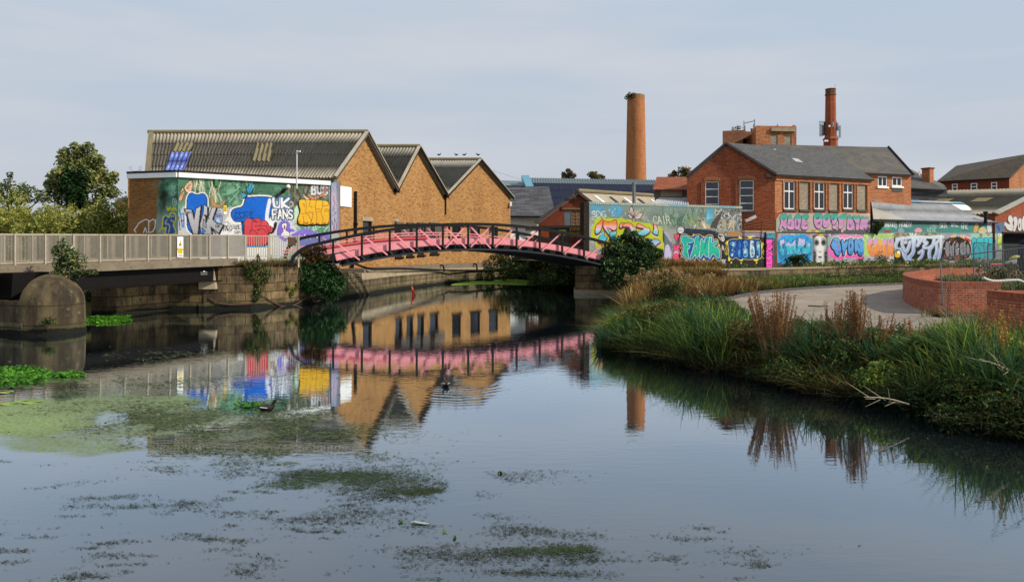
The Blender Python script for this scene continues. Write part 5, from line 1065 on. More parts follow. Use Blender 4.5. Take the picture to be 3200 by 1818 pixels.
for g, x0, x1, y0, y1 in OP:
    h = holes[g][[k for k in OP if k[0] == g].index((g, x0, x1, y0, y1))]
    window(ware, gp[g], *h, M['black_metal'], M['glass'], 1, 3, .14, .07, M['black_metal'])
h = holes[0][0]; q = MB(); q.pbox(gp[0], h[0] - .14, h[1] + .14, h[3] + .004, h[3] + .27, -.02, .05); q.build('lintel', M['pale_concrete'], ware)
# roofs: every ridge runs straight to the left
LX = -24.4
def ridge_end(g): return np.array([LX - .0, apex[g][1], ZR])
E_L = [(-22.9, 46.2, 7.28), (-24.0, 53.75, 7.18), (-24.0, 61.6, 7.3), (-16, 71, 7.56)]
E_R = [(-11.12, 46.12, 7.3), (-8.38, 53.7, 7.2), (-5.47, 61.5, 7.3), (.05, 69.8, 7.56)]
rm = ['corr_grey', 'corr_dark', 'corr_pale']
for g in range(3):
    A = apex[g] + np.array([.18, -.02, .03]); B = ridge_end(g)
    v, f, uv = corrugated(E_L[g], E_R[g], B, A, seed=g); mesh('roof', v, f, M[rm[g]], ware, uv=uv, smooth=True)
    q = MB(); q.quad(E_L[g + 1], E_R[g + 1], A, B); q.build('roof', M[rm[g]], ware)
    q = MB(); q.tube([B + np.array([-.1, 0, .09]), A + np.array([.12, 0, .09])], .13, 10); q.build('ridge_cap', M['corr_lichen'], ware)
    # verge strips, stone coloured on the near slope, black board underneath
    q = MB(); off = np.array([.1, -.04, .1])
    q.bar(np.array(E_R[g]) + off, A + off, .22, .06, (.3, -.3, 1)); q.bar(np.array(E_R[g + 1]) + off, A + off, .3, .07, (.3, .3, 1)); q.build('verge', M['corr_grey'], ware)
    q = MB(); o2 = np.array([.13, -.04, -.06]); q.bar(np.array(E_R[g]) + o2, A + o2, .06, .2); q.bar(np.array(E_R[g + 1]) + o2, A + o2, .06, .2); q.build('bargeboard', M['black_metal'] if g else M['grey_wood'], ware)
    if g == 0:
        q = MB(); q.bar(np.array(E_L[0]) + (.12, -.05, .1), B + np.array((.12, -.05, .1)), .3, .07, (0, -.7, .7)); q.build('verge', M['corr_lichen'], ware)
pr = Plane((-22.9, 46.2), (-11.12, 46.12))
def on_roof(px, py, lift=.045):
    """point on the first roof slope seen at px,py"""
    e = np.array([E_R[0][1], E_R[0][2]]); a = np.array([apex[0][1], ZR]); k = (a[1] - e[1]) / (a[0] - e[0]); y = (e[1] - k * e[0] - EYE) / ((HZ - py) / F - k)
    p = P(px, py, y); p[2] += lift; p[1] -= lift * .5; return p
v, f, uv = corrugated(on_roof(517, 537), on_roof(577, 535), on_roof(536, 478), on_roof(600, 477), .3, .05, 2); mesh('rooflight', v, f, M['blue_sheet'], ware, uv=uv, smooth=True)
v, f, uv = corrugated(on_roof(788, 507), on_roof(848, 507), on_roof(803, 450), on_roof(858, 450), .3, .05, 1); mesh('patch_sheet', v, f, M['tan_sheet'], ware, uv=uv, smooth=True)
v, f, uv = corrugated(on_roof(540, 477), on_roof(598, 476), on_roof(552, 448), on_roof(612, 448), .3, .05, 1); mesh('patch_sheet', v, f, M['tan_sheet'], ware, uv=uv, smooth=True)
# downpipe, hopper heads in the valleys, awning hoods
a = gp[0].at(1107, 598, .12); q = MB(); q.tube([a, gp[0].at(1107, 735, .12), gp[0].at(1096, 845, .12)], .09, 8); q.tube([gp[0].at(1104, 700, .12), gp[0].at(1109, 700, .12)], .13, 8); q.build('downpipe', M['black_metal'], ware)
for g, px, py in ((1, 1230, 592), (2, 1385, 610)):
    q = MB(); u, z = gp[g].uz(px, py); u = max(u, .12); q.pbox(gp[g], u - .22, u + .22, z - .22, z + .05, -.1, .28); q.pbox(gp[g], u - .05, u + .05, z - 1.6, z - .221, .02, .1) if g == 2 else None; q.build('rainwater_hopper', M['black_metal'], ware)
for x0, x1 in ((1233, 1260), (1269, 1294), (1302, 1326), (1340, 1372)):
    q = MB(); u0, zt = gp[1].uz(x0, 694); u1, _ = gp[1].uz(x1, 694)
    a, b = gp[1].pt(u0, zt, .02), gp[1].pt(u1, zt, .02); c, d = gp[1].pt(u0, zt - .35, .55), gp[1].pt(u1, zt - .35, .55); e_, g_ = gp[1].pt(u0, zt - 1.1, .55), gp[1].pt(u1, zt - 1.1, .55)
    q.quad(a, b, d, c); q.quad(c, d, g_, e_); q.quad(a, c, e_, gp[1].pt(u0, zt - 1.1, .02)); q.quad(b, d, g_, gp[1].pt(u1, zt - 1.1, .02)); q.build('window_hood', M['grey_wood'], ware)
def single(mb, name, mat, label, cat, group=None, smooth=False): return tag(mb.build(name, mat, smooth=smooth), label, cat, group)
u0, zt = gp[0].uz(1060, 581); u1, _ = gp[0].uz(1095, 585); _, zb = gp[0].uz(1078, 646)
q = MB(); q.pbox(gp[0], u0, u1, zb, zt, .03, .09); single(q, 'blank_board', M['white_paint'], 'blank white board fixed high on the ochre brick gable beside the mural', 'board')
fl = thing('security_light', 'small pair of white lamps on the end corner of the ochre gable', 'lamp', gp[2].at(1592, 637, .1))
for py in (633, 640):
    q = MB(); p = gp[2].at(1592, py, .05); q.tube([p, p + np.array([.1, -.25, -.05])], [.05, .12], 10); q.build('lamp_head', M['white_paint'], fl)
q = MB(); p = gp[2].at(1588, 648, .03); q.box(p, (.25, .2, .14)); q.build('bracket', M['rust'], fl)
q = MB(); q.tube([P(1527, 526, 67), P(1527, 548, 67)], .02, 5); q.tube([P(1527, 528, 67), P(1560, 540, 74), P(1632, 563, 88)], .012, 4); single(q, 'overhead_cable', M['galv'], 'thin overhead cable from the third gable to the blue roof end', 'cable')

# ------------------------------------------------------------------ flat-roofed block with the mural
KX = (-18.42, 40.8); KL = (-21.58, 41.7); KR = (-11.3, 46.2)
pA, pB = Plane(KL, KX), Plane(KX, KR)
ft = 6.9
blk = thing('flat_roofed_block', 'low brick block with a painted jungle mural and white fascia', 'building', (-16, 43, 2))
gs = []
for pl, u0, u1, zt in ((pA, 0, pA.L, ft), (pB, 0, pB.L - .02, ft), (Plane((-11.285, 46.13), V1), 0, 1.05, 7.2)):
    v, f, uv, px, py = wall_grid(pl, u0, u1, 1.7, zt, .028)
    if pl is not pA and pl is not pB:
        v[:, :2] += pl.n * .012; px, py = proj(v)
    cv = Canvas(px, py, '#8a5a30', 0.0); paint_left(cv); gs.append((v, f, uv, np.concatenate([np.clip(cv.c * 1.15, 0, .85), cv.a[:, None]], 1)))
v, f, uv, c = join_grids(gs); mesh('wall', v, f, M['painted_brick'], blk, uv=uv, col=c)
q = MB(); q.quad((*KL, ft + .2), (*KX, ft + .2), (*KR, ft + .2), (-21.5, 46.2, ft + .2)); q.quad((*KL, 1.7), (-21.5, 47, 1.7), (-21.5, 47, ft), (*KL, ft)); q.build('roof', M['felt'], blk)
q = MB()
for pl in (pA, pB): q.pbox(pl, -.02 if pl is pA else .0, pl.L + (.0 if pl is pA else -.1), 6.85, 7.12, -.05, .16)
q.build('fascia', M['white_paint'], blk)
q = MB()
for pl in (pA, pB): q.pbox(pl, -.03 if pl is pA else .0, pl.L - (0 if pl is pA else .1), 7.121, 7.24, -.3, .18)
q.build('roof_edge', M['felt'], blk)
for nm, px, py, mat_, lab in (('alarm_box', 675, 572, 'blue_trim', 'small green alarm box high on the jungle mural under the fascia'),):
    u, z = pB.uz(px, py); q = MB(); q.pbox(pB, u - .09, u + .09, z - .18, z + .18, .01, .12); q.pbox(pB, u - .06, u + .06, z + .185, z + .28, .01, .1); single(q, nm, m_plain('green_box', '#1f7a4a', .5), lab, 'alarm')
u, z = pB.uz(895, 583); lp = thing('bulkhead_lamp', 'round white lamp on a short arm above the words on the mural', 'lamp', pB.pt(u, z, .05))
q = MB(); q.tube([pB.pt(u, z, .0), pB.pt(u, z, .28)], .03, 6); q.build('bracket', M['white_paint'], lp); q = MB(); p = pB.pt(u, z, .3); q.lathe((p[0], p[1], p[2] - .12), [(.0, .22), (.08, .2), (.13, .1), (.12, .0), (0, 0)], 14); q.build('lamp_head', M['white_paint'], lp, smooth=True)
u, z = pB.uz(703, 657); sg = thing('safety_notice', 'narrow yellow notice with small print on the mural wall', 'sign', pB.pt(u, z, .01))
_, zt = pB.uz(703, 642); _, zb = pB.uz(703, 671); q = MB(); q.pbox(pB, u - .085, u + .085, zb, zt, .01, .025); q.build('panel', M['yellow'], sg)
q = MB(); q.pbox(pB, u - .075, u + .075, zb + .03, zb + .16, .025, .028); q.build('white_strip', M['white_paint'], sg)
q = MB()
for k in range(5): q.pbox(pB, u - .05, u + .05, zt - .12 - .055 * k, zt - .095 - .055 * k, .025, .028)
q.build('printed_text', M['ink'], sg)
cp = thing('camera_pole', 'slim white mast with a small camera rising through the white fascia', 'pole', pB.at(924, 572, .2))
a = pB.at(924, 578, .2); b = a.copy(); b[2] = P(924, 470, a[1])[2]; q = MB(); q.tube([a - (0, 0, .25), b], .028, 8); q.build('pole', M['white_paint'], cp)
q = MB(); q.tube([b - (0, 0, .1), b + np.array([.22, -.05, -.06])], [.03, .05], 8); q.build('camera_head', M['white_paint'], cp)
# coils of barbed wire on the roof edge
pts = []
for pl, off in ((pA, .1), (pB, .1)):
    for k in np.arange(0, pl.L - .2, .055):
        t_ = k * 9; p = pl.pt(k + .25 * math.cos(t_), 7.24 + .1 + .15 * math.sin(t_) + .06 * math.sin(k * 3.1), off); pts.append(p)
q = MB(); q.tube(pts, .0085, 3, False); single(q, 'barbed_wire', m_plain('wire', '#3a3836', .6), 'loose coils of thin barbed wire along the white fascia', 'wire')

# ------------------------------------------------------------------ stone abutment and canal wall on the left
def wall_strip(pts, zt, zb=-1.0, thick=.6, ccw=True):
    """wall along plan points; zt list of tops; thickness to the inner side"""
    q = MB(); n = len(pts); P2 = [np.array(p, float) for p in pts]; N = []
    for i in range(n):
        d = P2[min(i + 1, n - 1)] - P2[max(i - 1, 0)]; d /= np.linalg.norm(d); N.append(np.array([-d[1], d[0]]) * thick * (1 if ccw else -1))
    for i in range(n - 1):
        a, b = P2[i], P2[i + 1]; c, d = b + N[i + 1], a + N[i]
        q.hexa([(*a, zb), (*b, zb), (*c, zb), (*d, zb), (*a, zt[i]), (*b, zt[i + 1]), (*c, zt[i + 1]), (*d, zt[i])])
    return q
ab = thing('stone_abutment', 'weathered block stone abutment carrying the grey footbridge railing', 'abutment', (-14, 36.4, 0))
q = wall_strip([(-18.6, 32.7), (-17.5, 32.7), (-16.45, 35.3), (-14.8, 35.5)], [2.0, 2.0, 2.0, 2.0], thick=1.2); q.build('wing', M['stone'], ab)
q = wall_strip([(-14.79, 35.45), (-12.7, 36.2), (-11.6, 37.9), (-10.85, 40.0)], [2.05, 2.0, 1.95, 1.95], thick=1.1); q.build('face', M['stone'], ab)
q = wall_strip([(-15.0, 35.4), (-12.75, 36.12), (-11.62, 37.8), (-10.87, 39.9), (-9.4, 45.0)], [.28, .24, .24, .24, .24], thick=.5); q.build('plinth', M['stone_wall'], ab)
q = MB(); q.hexa([(-14.95, 35.25, 1.0), (-14.2, 35.4, 1.0), (-14.2, 36.6, 1.0), (-14.95, 36.5, 1.0), (-14.95, 35.35, 2.2), (-14.3, 35.45, 2.2), (-14.3, 36.6, 2.2), (-14.95, 36.5, 2.2)]); q.build('bearing_pier', M['pale_concrete'], ab)
cw = thing('canal_wall', 'long curving concrete canal wall under the ochre gables', 'wall', (-6, 57, 0))
q = wall_strip([(-10.84, 40.05), (-10.2, 42.2), (-9.25, 45.5), (-8.15, 51.6), (-5.3, 61.35), (.2, 69.45), (1.5, 71.4)], [1.95, 1.9, 1.28, 1.15, 1.1, 1.1, 1.1], thick=1.0); q.build('face', M['stone_wall'], cw)
q = wall_strip([(-9.22, 45.4), (-8.12, 51.6), (-5.27, 61.3), (.25, 69.4)], [1.4, 1.27, 1.22, 1.2], zb=.98, thick=1.2); q.build('coping', M['pale_concrete'], cw)
q = wall_strip([(-9.3, 46.5), (-8.35, 51.8), (-5.52, 61.4), (-.02, 69.55)], [1.62, 1.62, 1.62, 1.62], zb=1.2, thick=3.2); q.build('ledge', M['concrete'], cw)
pp = thing('black_pipe', 'sagging black pipe bracketed along the foot of the ochre wall', 'pipe', (-8, 50, 1.5))
q = MB(); q.tube(chaikin([gp[0].at(1098, 822, .16), (-8.95, 46.2, 1.62), (-8.3, 49, 1.56), (-7.7, 52, 1.5), (-5.3, 60.9, 1.05), (-.2, 68.7, .85)], 2), .075, 8); q.build('pipe_run', M['black_metal'], pp)
for Yb, xb in ((60.2, -5.56), (64.5, -3.08)):
    q = MB(); q.tube(chaikin([(xb - .35, Yb + .15, 1.5), (xb - .05, Yb, 1.52), (xb, Yb, 1.3), (xb + .05, Yb, 1.0)], 2), .07, 6); q.build('bracket', M['black_metal'], pp)
def wall_pt(px, py, pts=[(-17.5, 32.7), (-16.45, 35.3), (-14.79, 35.45), (-12.7, 36.2), (-11.6, 37.9), (-10.85, 40.0)], off=.08):
    for a, b in zip(pts[:-1], pts[1:]):
        pl = Plane(a, b); u = pl.u_of(px)
        if -.01 <= u <= pl.L + .01: return pl.at(px, py, off)
    return P(px, py, 37)
for k, pl_ in enumerate(([(655, 930), (675, 945), (720, 954), (790, 948)], [(822, 925), (850, 945), (880, 958), (915, 955), (945, 935), (958, 918)], [(958, 918), (972, 938), (985, 944), (1000, 938)])):
    q = MB(); q.tube(chaikin([wall_pt(*p) for p in pl_], 2), .03, 6)
    single(q, 'mooring_chain', M['rust'], ['rusty chain looped on the abutment under the grey bridge end', 'longest rusty chain loop hanging on the block stone abutment', 'short rusty chain loop at the abutment corner beside the ivy'][k], 'chain', 'chains hung along the stone abutment')
# ------------------------------------------------------------------ grey concrete footbridge
B0, B1 = np.array([-18.1, 27.0]), np.array([-13.8, 35.8]); bd = (B1 - B0) / np.linalg.norm(B1 - B0); bn_ = np.array([-bd[1], bd[0]])
def bp(t, z, off=0.0): p = B0 + (B1 - B0) * t + bn_ * off; return np.array([p[0], p[1], z])
def dz(t): return 2.31 + .1 * t
fb = thing('concrete_footbridge', 'grey concrete footbridge with slatted steel parapets over the side stream', 'footbridge', bp(.4, 2.2))
TS = -1.5; TE = 1.06
def beam(t0, t1, o0, o1, za, zb):
    q = MB(); q.hexa([bp(t0, dz(t0) + za, o0), bp(t1, dz(t1) + za, o0), bp(t1, dz(t1) + za, o1), bp(t0, dz(t0) + za, o1), bp(t0, dz(t0) + zb, o0), bp(t1, dz(t1) + zb, o0), bp(t1, dz(t1) + zb, o1), bp(t0, dz(t0) + zb, o1)]); return q
beam(TS, TE, -.02, 2.7, -.18, -.02).build('deck', M['concrete'], fb)
beam(TS, TE, -.1, .2, -.3, .05).build('edge_beam', M['concrete'], fb); beam(TS, TE, 2.5, 2.8, -.3, .05).build('edge_beam', M['concrete'], fb)
for o in (.3, 2.3):
    q = MB()
    for t0, t1 in ((TS, -.05), (.03, .985)):
        for r_ in (beam(t0, t1, o - .02, o + .02, -1.0, -.2), beam(t0, t1, o - .16, o + .16, -1.03, -.995)): q.add(r_.v, r_.f)
    q.build('girder', M['girder'], fb)
q = MB(); t0 = .86; q.hexa([bp(t0, 1.72, .25), bp(t0 + .045, 1.72, .25), bp(t0 + .045, 1.72, .27), bp(t0, 1.72, .27), bp(t0, 1.83, .25), bp(t0 + .045, 1.83, .25), bp(t0 + .045, 1.83, .27), bp(t0, 1.83, .27)]); pq = q.build('plaque', M['ink'], fb)
pb_ = Plane(bp(0, 0, .245)[:2], bp(1, 0, .245)[:2])
def put_text(s, pl, u, z, size, mat, parent, name='lettering', off=.006, align='CENTER'):
    cu = bpy.data.curves.new(name, 'FONT'); cu.body = s; cu.size = size; cu.align_x = align; cu.align_y = 'CENTER'; cu.extrude = .001
    o = bpy.data.objects.new(name, cu); COL.objects.link(o); dg = bpy.context.evaluated_depsgraph_get(); me = bpy.data.meshes.new_from_object(o.evaluated_get(dg)); bpy.data.objects.remove(o)
    co_ = np.array([v.co[:] for v in me.vertices]); fs = [tuple(p.vertices) for p in me.polygons]; bpy.data.meshes.remove(me)
    vv = np.array([pl.pt(u + c[0], z + c[1], off + c[2]) for c in co_]); return mesh(name, vv, fs, mat, parent)
q = MB(); L_ = pb_.L
for zz in (1.722, 1.822): q.pbox(pb_, .862 * L_, .902 * L_, zz, zz + .008, .004, .008)
q.lathe((*bp(.882, 0, .24)[:2], 1.84), [(.04, 0), (.04, .05), (0, .07)], 8); q.build('plaque_frame', M['white_paint'], pq)

# parapet panels
post_px = [52, 227, 311, 388, 462, 530, 595, 654, 711, 765]
def t_of(px):
    r = (px - CX) / F; d = B1 - B0; return (r * B0[1] - B0[0]) / (d[0] - r * d[1])
tt = [t_of(p) for p in post_px]; sp_ = (tt[-1] - tt[2]) / 7
ts = [tt[2] - sp_ * k for k in range(9, 0, -1)] + [tt[2] + sp_ * k for k in range(8)]
RH = 1.17
def parapet(off, ts, far=False):
    for a, b in zip(ts[:-1], ts[1:]):
        q = MB(); za = dz(a); zb = dz(b)
        q.bar(bp(a, za + RH, off), bp(b, zb + RH, off), .07, .05); q.bar(bp(a, za + .13, off), bp(b, zb + .13, off), .05, .04)
        n = 22
        for k in range(1, n):
            t = a + (b - a) * k / n; z = dz(t); q.bar(bp(t, z + .13, off), bp(t, z + RH - .02, off), .03, .012, (*bd, 0))
        q.build('railing_panel', M['rail_paint'], fb)
        q = MB(); q.bar(bp(a, za - .1, off - .03), bp(a, za + RH + .02, off - .03), .09, .06, (*bd, 0)); q.build('post', M['rail_paint'], fb)
parapet(.02, ts); parapet(2.65, ts)
# end of the parapet past the abutment
er = thing('end_railing', 'open grey railing at the landing in front of the red and purple letters', 'railing', bp(1.03, 2.4))
RA, RB = bp(t_of(765), 0, .02)[:2], np.array([(935 - CX) / F * 38.5, 38.5]); pR = Plane(RA, RB); zR = 2.42
q = MB(); q.pbox(pR, 0, pR.L, zR + RH - .05, zR + RH, -.03, .03); q.pbox(pR, 0, pR.L, zR + .1, zR + .14, -.02, .02); q.build('rail', M['rail_paint'], er)
for u in (0.04, pR.L * .43, pR.L - .04):
    q = MB(); q.pbox(pR, u - .04, u + .04, 1.95, zR + RH + .02, -.045, .04); q.build('post', M['rail_paint'], er)
q = MB()
for k in range(1, 24): u = pR.L * k / 24; q.pbox(pR, u - .014, u + .014, zR + .141, zR + RH - .051, -.012, .012)
q.build('balusters', M['rail_paint'], er)
q = MB(); u0 = pR.u_of(898); u1 = pR.u_of(922); q.pbox(pR, u0, u1, zR + .72, zR + 1.02, .05, .09); q.pbox(pR, u0 - .02, u1 + .02, zR + .66, zR + .718, .045, .1); q.pbox(pR, u0 - .02, u1 + .02, zR + 1.022, zR + 1.09, .045, .1)
single(q, 'wooden_sign', M['rust'], 'small weathered wooden board hung on the end railing', 'sign')
# danger sign on the parapet
ws = thing('danger_sign', 'tall white sign with yellow warning triangle and danger panel on the slatted parapet', 'sign', bp(t_of(562), 2.6, -.05))
pW = Plane(bp(t_of(540), 0, -.06)[:2], bp(t_of(590), 0, -.06)[:2]); u0 = pW.u_of(553.5); u1 = pW.u_of(572); um = (u0 + u1) / 2; _, zt = pW.uz(562, 740); _, zb = pW.uz(562, 804); hw = (u1 - u0) / 2; H = zt - zb
q = MB(); q.pbox(pW, u0, u1, zb, zt, 0, .015); q.build('panel', M['white_frame'], ws)
tri_ = [(um - hw * .5, zt - H * .44), (um + hw * .5, zt - H * .44), (um, zt - H * .15)]
q = MB(); q.quad(*[pW.pt(*p, .018) for p in tri_]); q.build('triangle_border', M['ink'], ws)
q = MB(); q.quad(*[pW.pt(um + (p[0] - um) * .74, zt - H * .345 + (p[1] - (zt - H * .345)) * .74, .021) for p in tri_]); q.build('triangle', M['yellow'], ws)
q = MB(); q.pbox(pW, um - .05, um + .05, zt - H * .42, zt - H * .405, .021, .025); q.bar(pW.pt(um - .04, zt - H * .4, .024), pW.pt(um + .03, zt - H * .33, .024), .03, .004, (*pW.n, 0)); q.lathe(tuple(pW.pt(um + .035, zt - H * .315, .02)), [(.022, 0), (0, .025)], 8); q.build('figure', M['ink'], ws)
q = MB(); q.pbox(pW, u0 + hw * .24, u1 - hw * .24, zt - H * .84, zt - H * .52, .0151, .019); q.build('yellow_panel', M['yellow'], ws)
put_text('Danger', pW, um, zt - H * .62, .115, M['ink'], ws, off=.021); put_text('River', pW, um, zt - H * .74, .115, M['ink'], ws, off=.021)
q = MB()
for k, wd in ((.89, .7), (.94, .85)): q.pbox(pW, um - hw * wd, um + hw * wd, zt - H * k - .012, zt - H * k + .008, .015, .018)
q.build('small_print', M['ink'], ws)
# stone cutwater pier
pc = np.array([-16.42, 26.3]); ax = np.array([-.9, .436]); pn = np.array([-.436, -.9])
pier = thing('bridge_pier', 'round-nosed concrete pier with a domed top beside the grey bridge', 'pier', (pc[0], pc[1], 0))
q = MB(); R_ = 1.1; prof = [(R_ * 1.03, -1.2), (R_ * 1.02, .02), (R_, .3), (R_ * .985, 1.0)] + [(R_ * .985 * math.cos(a), 1.0 + 1.06 * math.sin(a)) for a in np.linspace(.1, math.pi / 2 - .02, 12)]
a0 = math.atan2(pn[1], pn[0]); q.lathe((pc[0], pc[1], 0), prof, 40, a0 - .0, a0 + math.pi); 
q.build('cutwater', M['stone_pier'], pier, smooth=True)
q = MB(); w_ = R_ * .985
def px_(s, o): p = pc + ax * s + pn * o; return (p[0], p[1])
q.hexa([(*px_(0, w_), -1.2), (*px_(7, w_), -1.2), (*px_(7, -w_), -1.2), (*px_(0, -w_), -1.2), (*px_(0, w_), 1.15), (*px_(7, w_), 1.15), (*px_(7, -w_), 1.15), (*px_(0, -w_), 1.15)])
q.build('pier_body', M['stone_pier'], pier)
q = MB(); q.hexa([(*px_(.9, w_ * .75), 1.152), (*px_(6, w_ * .75), 1.152), (*px_(6, -w_ * .75), 1.152), (*px_(.9, -w_ * .75), 1.152), (*px_(.9, w_ * .7), 2.1), (*px_(6, w_ * .7), 2.1), (*px_(6, -w_ * .7), 2.1), (*px_(.9, -w_ * .7), 2.1)]); q.build('bearing_block', M['girder'], pier)  # near-black colour gives the block the shade under the bridge
q = MB(); q.hexa([(*px_(-.2, w_ + .03), -1.1), (*px_(7, w_ + .03), -1.1), (*px_(7, w_), -1.1), (*px_(-.2, w_), -1.1), (*px_(-.2, w_ + .03), .42), (*px_(7, w_ + .03), .42), (*px_(7, w_), .42), (*px_(-.2, w_), .42)]); q.build('footing', M['stone_wall'], pier)

# ------------------------------------------------------------------ pink arched footbridge
A0, A1 = np.array([-10.9, 38.0]), np.array([6.1, 46.0]); axd = (A1 - A0) / np.linalg.norm(A1 - A0); axn = np.array([-axd[1], axd[0]])
def zt_(t): return 4.31 - 5.0 * (t - .525) ** 2
def ap_(t, z, side=0, o=0.0):
    s = t - (.095 if side else 0); p = A0 + (A1 - A0) * s + axn * ((2.4 if side else 0) + o); return np.array([p[0], p[1], z])
pk = thing('arched_footbridge', 'pink and black arched iron footbridge spanning the canal', 'footbridge', (*(A0 + (A1 - A0) * .5), 2.5))
T_ = np.linspace(.02, 1.0, 45)
for side in (0, 1):
    TT = T_ if side == 0 else np.linspace(.12, 1.05, 45)
    top = [ap_(t, zt_(t), side) for t in TT]
    endl = [ap_(TT[0] - .012 * k, zt_(TT[0]) - dzk, side) for k, dzk in ((1, .12), (2, .28), (3, .5), (3.6, .8), (3.8, 1.1))][::-1]; endr = [ap_(TT[-1] + .01 * k, zt_(TT[-1]) - dzk, side) for k, dzk in ((1, .1), (2, .25), (2.8, .5), (3, .9))]
    q = MB(); pts = endl + top + endr
    for a, b in zip(pts[:-1], pts[1:]): q.bar(a, b + (b - a) * .06, .22, .16)
    q.build('top_chord', M['black_metal'], pk)
    q = MB(); bt = [ap_(t, zt_(t) - 1.44, side) for t in np.linspace(.115, TT[-1], 42)]
    for a, b in zip(bt[:-1], bt[1:]): q.bar(a, b, .3, .1)
    q.build('bottom_chord', M['dark_chord'], pk)
    q = MB(); i_ = .22 if side == 0 else -.22
    gt = [ap_(t, zt_(t) - .96, side, i_) for t in np.linspace(.1 if side == 0 else .18, TT[-1], 41)]
    for a, b in zip(gt[:-1], gt[1:]): q.bar(a, b, .03, .34)
    q.build('deck_girder', M['pink_paint'], pk)
    q = MB()
    for a, b in zip(gt[:-1], gt[1:]):
        for k in range(3): 
            p = a + (b - a) * (k + .5) / 3; n3 = np.array([*(-axn if side == 0 else axn), 0]); q.box(p + n3 * .02 - np.array([0, 0, .13]), (.024, .024, .024))
    q.build('rivets', M['rust'], pk)
    PT = [.09 + .081 * k for k in range(12)] if side == 0 else [.171 + .081 * k for k in range(11)]
    for t in PT:
        q = MB(); z = zt_(t); q.bar(ap_(t, z - .05, side), ap_(t, z - 1.22, side), .1, .1, (*axd, 0)); o = -.12 if side == 0 else .12
        q.bar(ap_(t, z - 1.18, side), ap_(t + .008, z - 1.42, side, o), .1, .1, (*axd, 0)); q.build('post', M['black_metal'], pk)
    for k in range(len(PT) - 1):
        a, b = PT[k], PT[k + 1]; mid = (a + b) / 2
        if mid < .56: q = MB(); q.bar(ap_(a + .006, zt_(a) - .1, side, .03), ap_(b - .006, zt_(b) - 1.36, side, .03), .085 if side == 0 else .055, .03, (*axn, 0)); q.build('brace', M['pink_paint'], pk)
        if mid > .44: q = MB(); q.bar(ap_(b - .006, zt_(b) - .1, side, .065), ap_(a + .006, zt_(a) - 1.36, side, .065), .085 if side == 0 else .055, .03, (*axn, 0)); q.build('brace', M['pink_paint'], pk)
    for dz_ in (.46, .6):
        q = MB(); i2 = .16 if side == 0 else -.16; hr = [ap_(t, zt_(t) - dz_, side, i2) for t in T_[2:-1]]
        if side == 0: continue
        for a, b in zip(hr[:-1], hr[1:]): q.bar(a, b, .04, .06)
        q.build('handrail', M['pink_paint'], pk)
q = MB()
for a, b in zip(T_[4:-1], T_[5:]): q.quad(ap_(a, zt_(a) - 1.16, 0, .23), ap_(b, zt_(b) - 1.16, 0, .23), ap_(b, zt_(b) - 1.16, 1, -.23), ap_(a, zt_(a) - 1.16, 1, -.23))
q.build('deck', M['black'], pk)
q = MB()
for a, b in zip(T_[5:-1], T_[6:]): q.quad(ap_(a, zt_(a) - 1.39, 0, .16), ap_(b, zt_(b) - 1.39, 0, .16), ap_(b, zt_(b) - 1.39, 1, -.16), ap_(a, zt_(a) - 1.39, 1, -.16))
q.build('soffit_shade', M['black'], pk)  # plate coloured black for the shade below the deck
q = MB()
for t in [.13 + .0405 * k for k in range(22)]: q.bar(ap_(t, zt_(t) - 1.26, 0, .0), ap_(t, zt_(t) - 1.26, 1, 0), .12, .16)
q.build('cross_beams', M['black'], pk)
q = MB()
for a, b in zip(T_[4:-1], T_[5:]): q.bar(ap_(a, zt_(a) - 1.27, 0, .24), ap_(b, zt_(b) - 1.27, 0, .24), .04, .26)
q.build('lower_girder_shade', M['black'], pk)  # girder and the deep shade under the deck, drawn as one black strip
for t in (.3,):
    q = MB(); hr = [ap_(t_, zt_(t_) - .76, 1, -.3) for t_ in np.linspace(.12, .5, 12)]; [q.bar(a, b, .05, .12) for a, b in zip(hr[:-1], hr[1:])]; q.build('kick_board', M['red_paint'], pk)
# ------------------------------------------------------------------ graffiti walls and brick works on the right bank
C0 = np.array([19.65, 55.06]); pM = Plane((5.0, 48.0), C0); pL = Plane(C0, (44.1, 66.4))
uT = pM.u_of(2318); up = pM.u_of(2391)
mw = thing('mural_wall', 'high brick garden wall painted with a kingfisher, lime green letters and turquoise letters', 'wall', (11, 50.7, 1.8))
gs = []
for u0, u1, zt in ((0, uT, 5.78), (uT + .003, pM.L, 4.06)):
    v, f, uv, px, py = wall_grid(pM, u0, u1, 1.2, zt, .032); cv = Canvas(px, py, '#8a5a40', 1.0); paint_upper(cv); gs.append((v, f, uv, np.concatenate([np.clip(cv.c * 1.12, 0, .85), cv.a[:, None]], 1)))
v, f, uv, c = join_grids(gs); mesh('wall', v, f, M['painted_red'], mw, uv=uv, col=c)
q = MB(); q.pbox(pM, -.02, uT + .02, 1.2, 5.76, -.36, -.012); q.pbox(pM, uT + .021, pM.L - .15, 1.2, 4.04, -.36, -.012); q.build('wall_back', M['old_brick'], mw)
v, f, uv, px, py = wall_grid(pM, -.03, uT + .03, 5.781, 5.94, .04); v[:, :2] += pM.n * .03
n_ = fbm(uv[:, 0] * .7, uv[:, 1], 3); st = (np.floor(uv[:, 0] / .075) % 2)
cc = np.where((n_ > .5)[:, None], lin('#7fb0bc'), lin('#a9b4a6')) * (.6 + .4 * st)[:, None]; mesh('coping', v, f, M['painted'], mw, uv=uv, col=cc)
q = MB(); q.pbox(pM, -.03, uT + .03, 5.782, 5.938, -.38, .026); q.build('coping_core', M['block'], mw)
q = MB(); q.pbox(pM, -.42, -.022, 1.2, 5.9, -.42, .06); q.build('end_pillar', m_brick('sooty_brick', '#3f3228', '#2c241e', '#1c1814', grime=.6, dark='#120e0a'), mw)
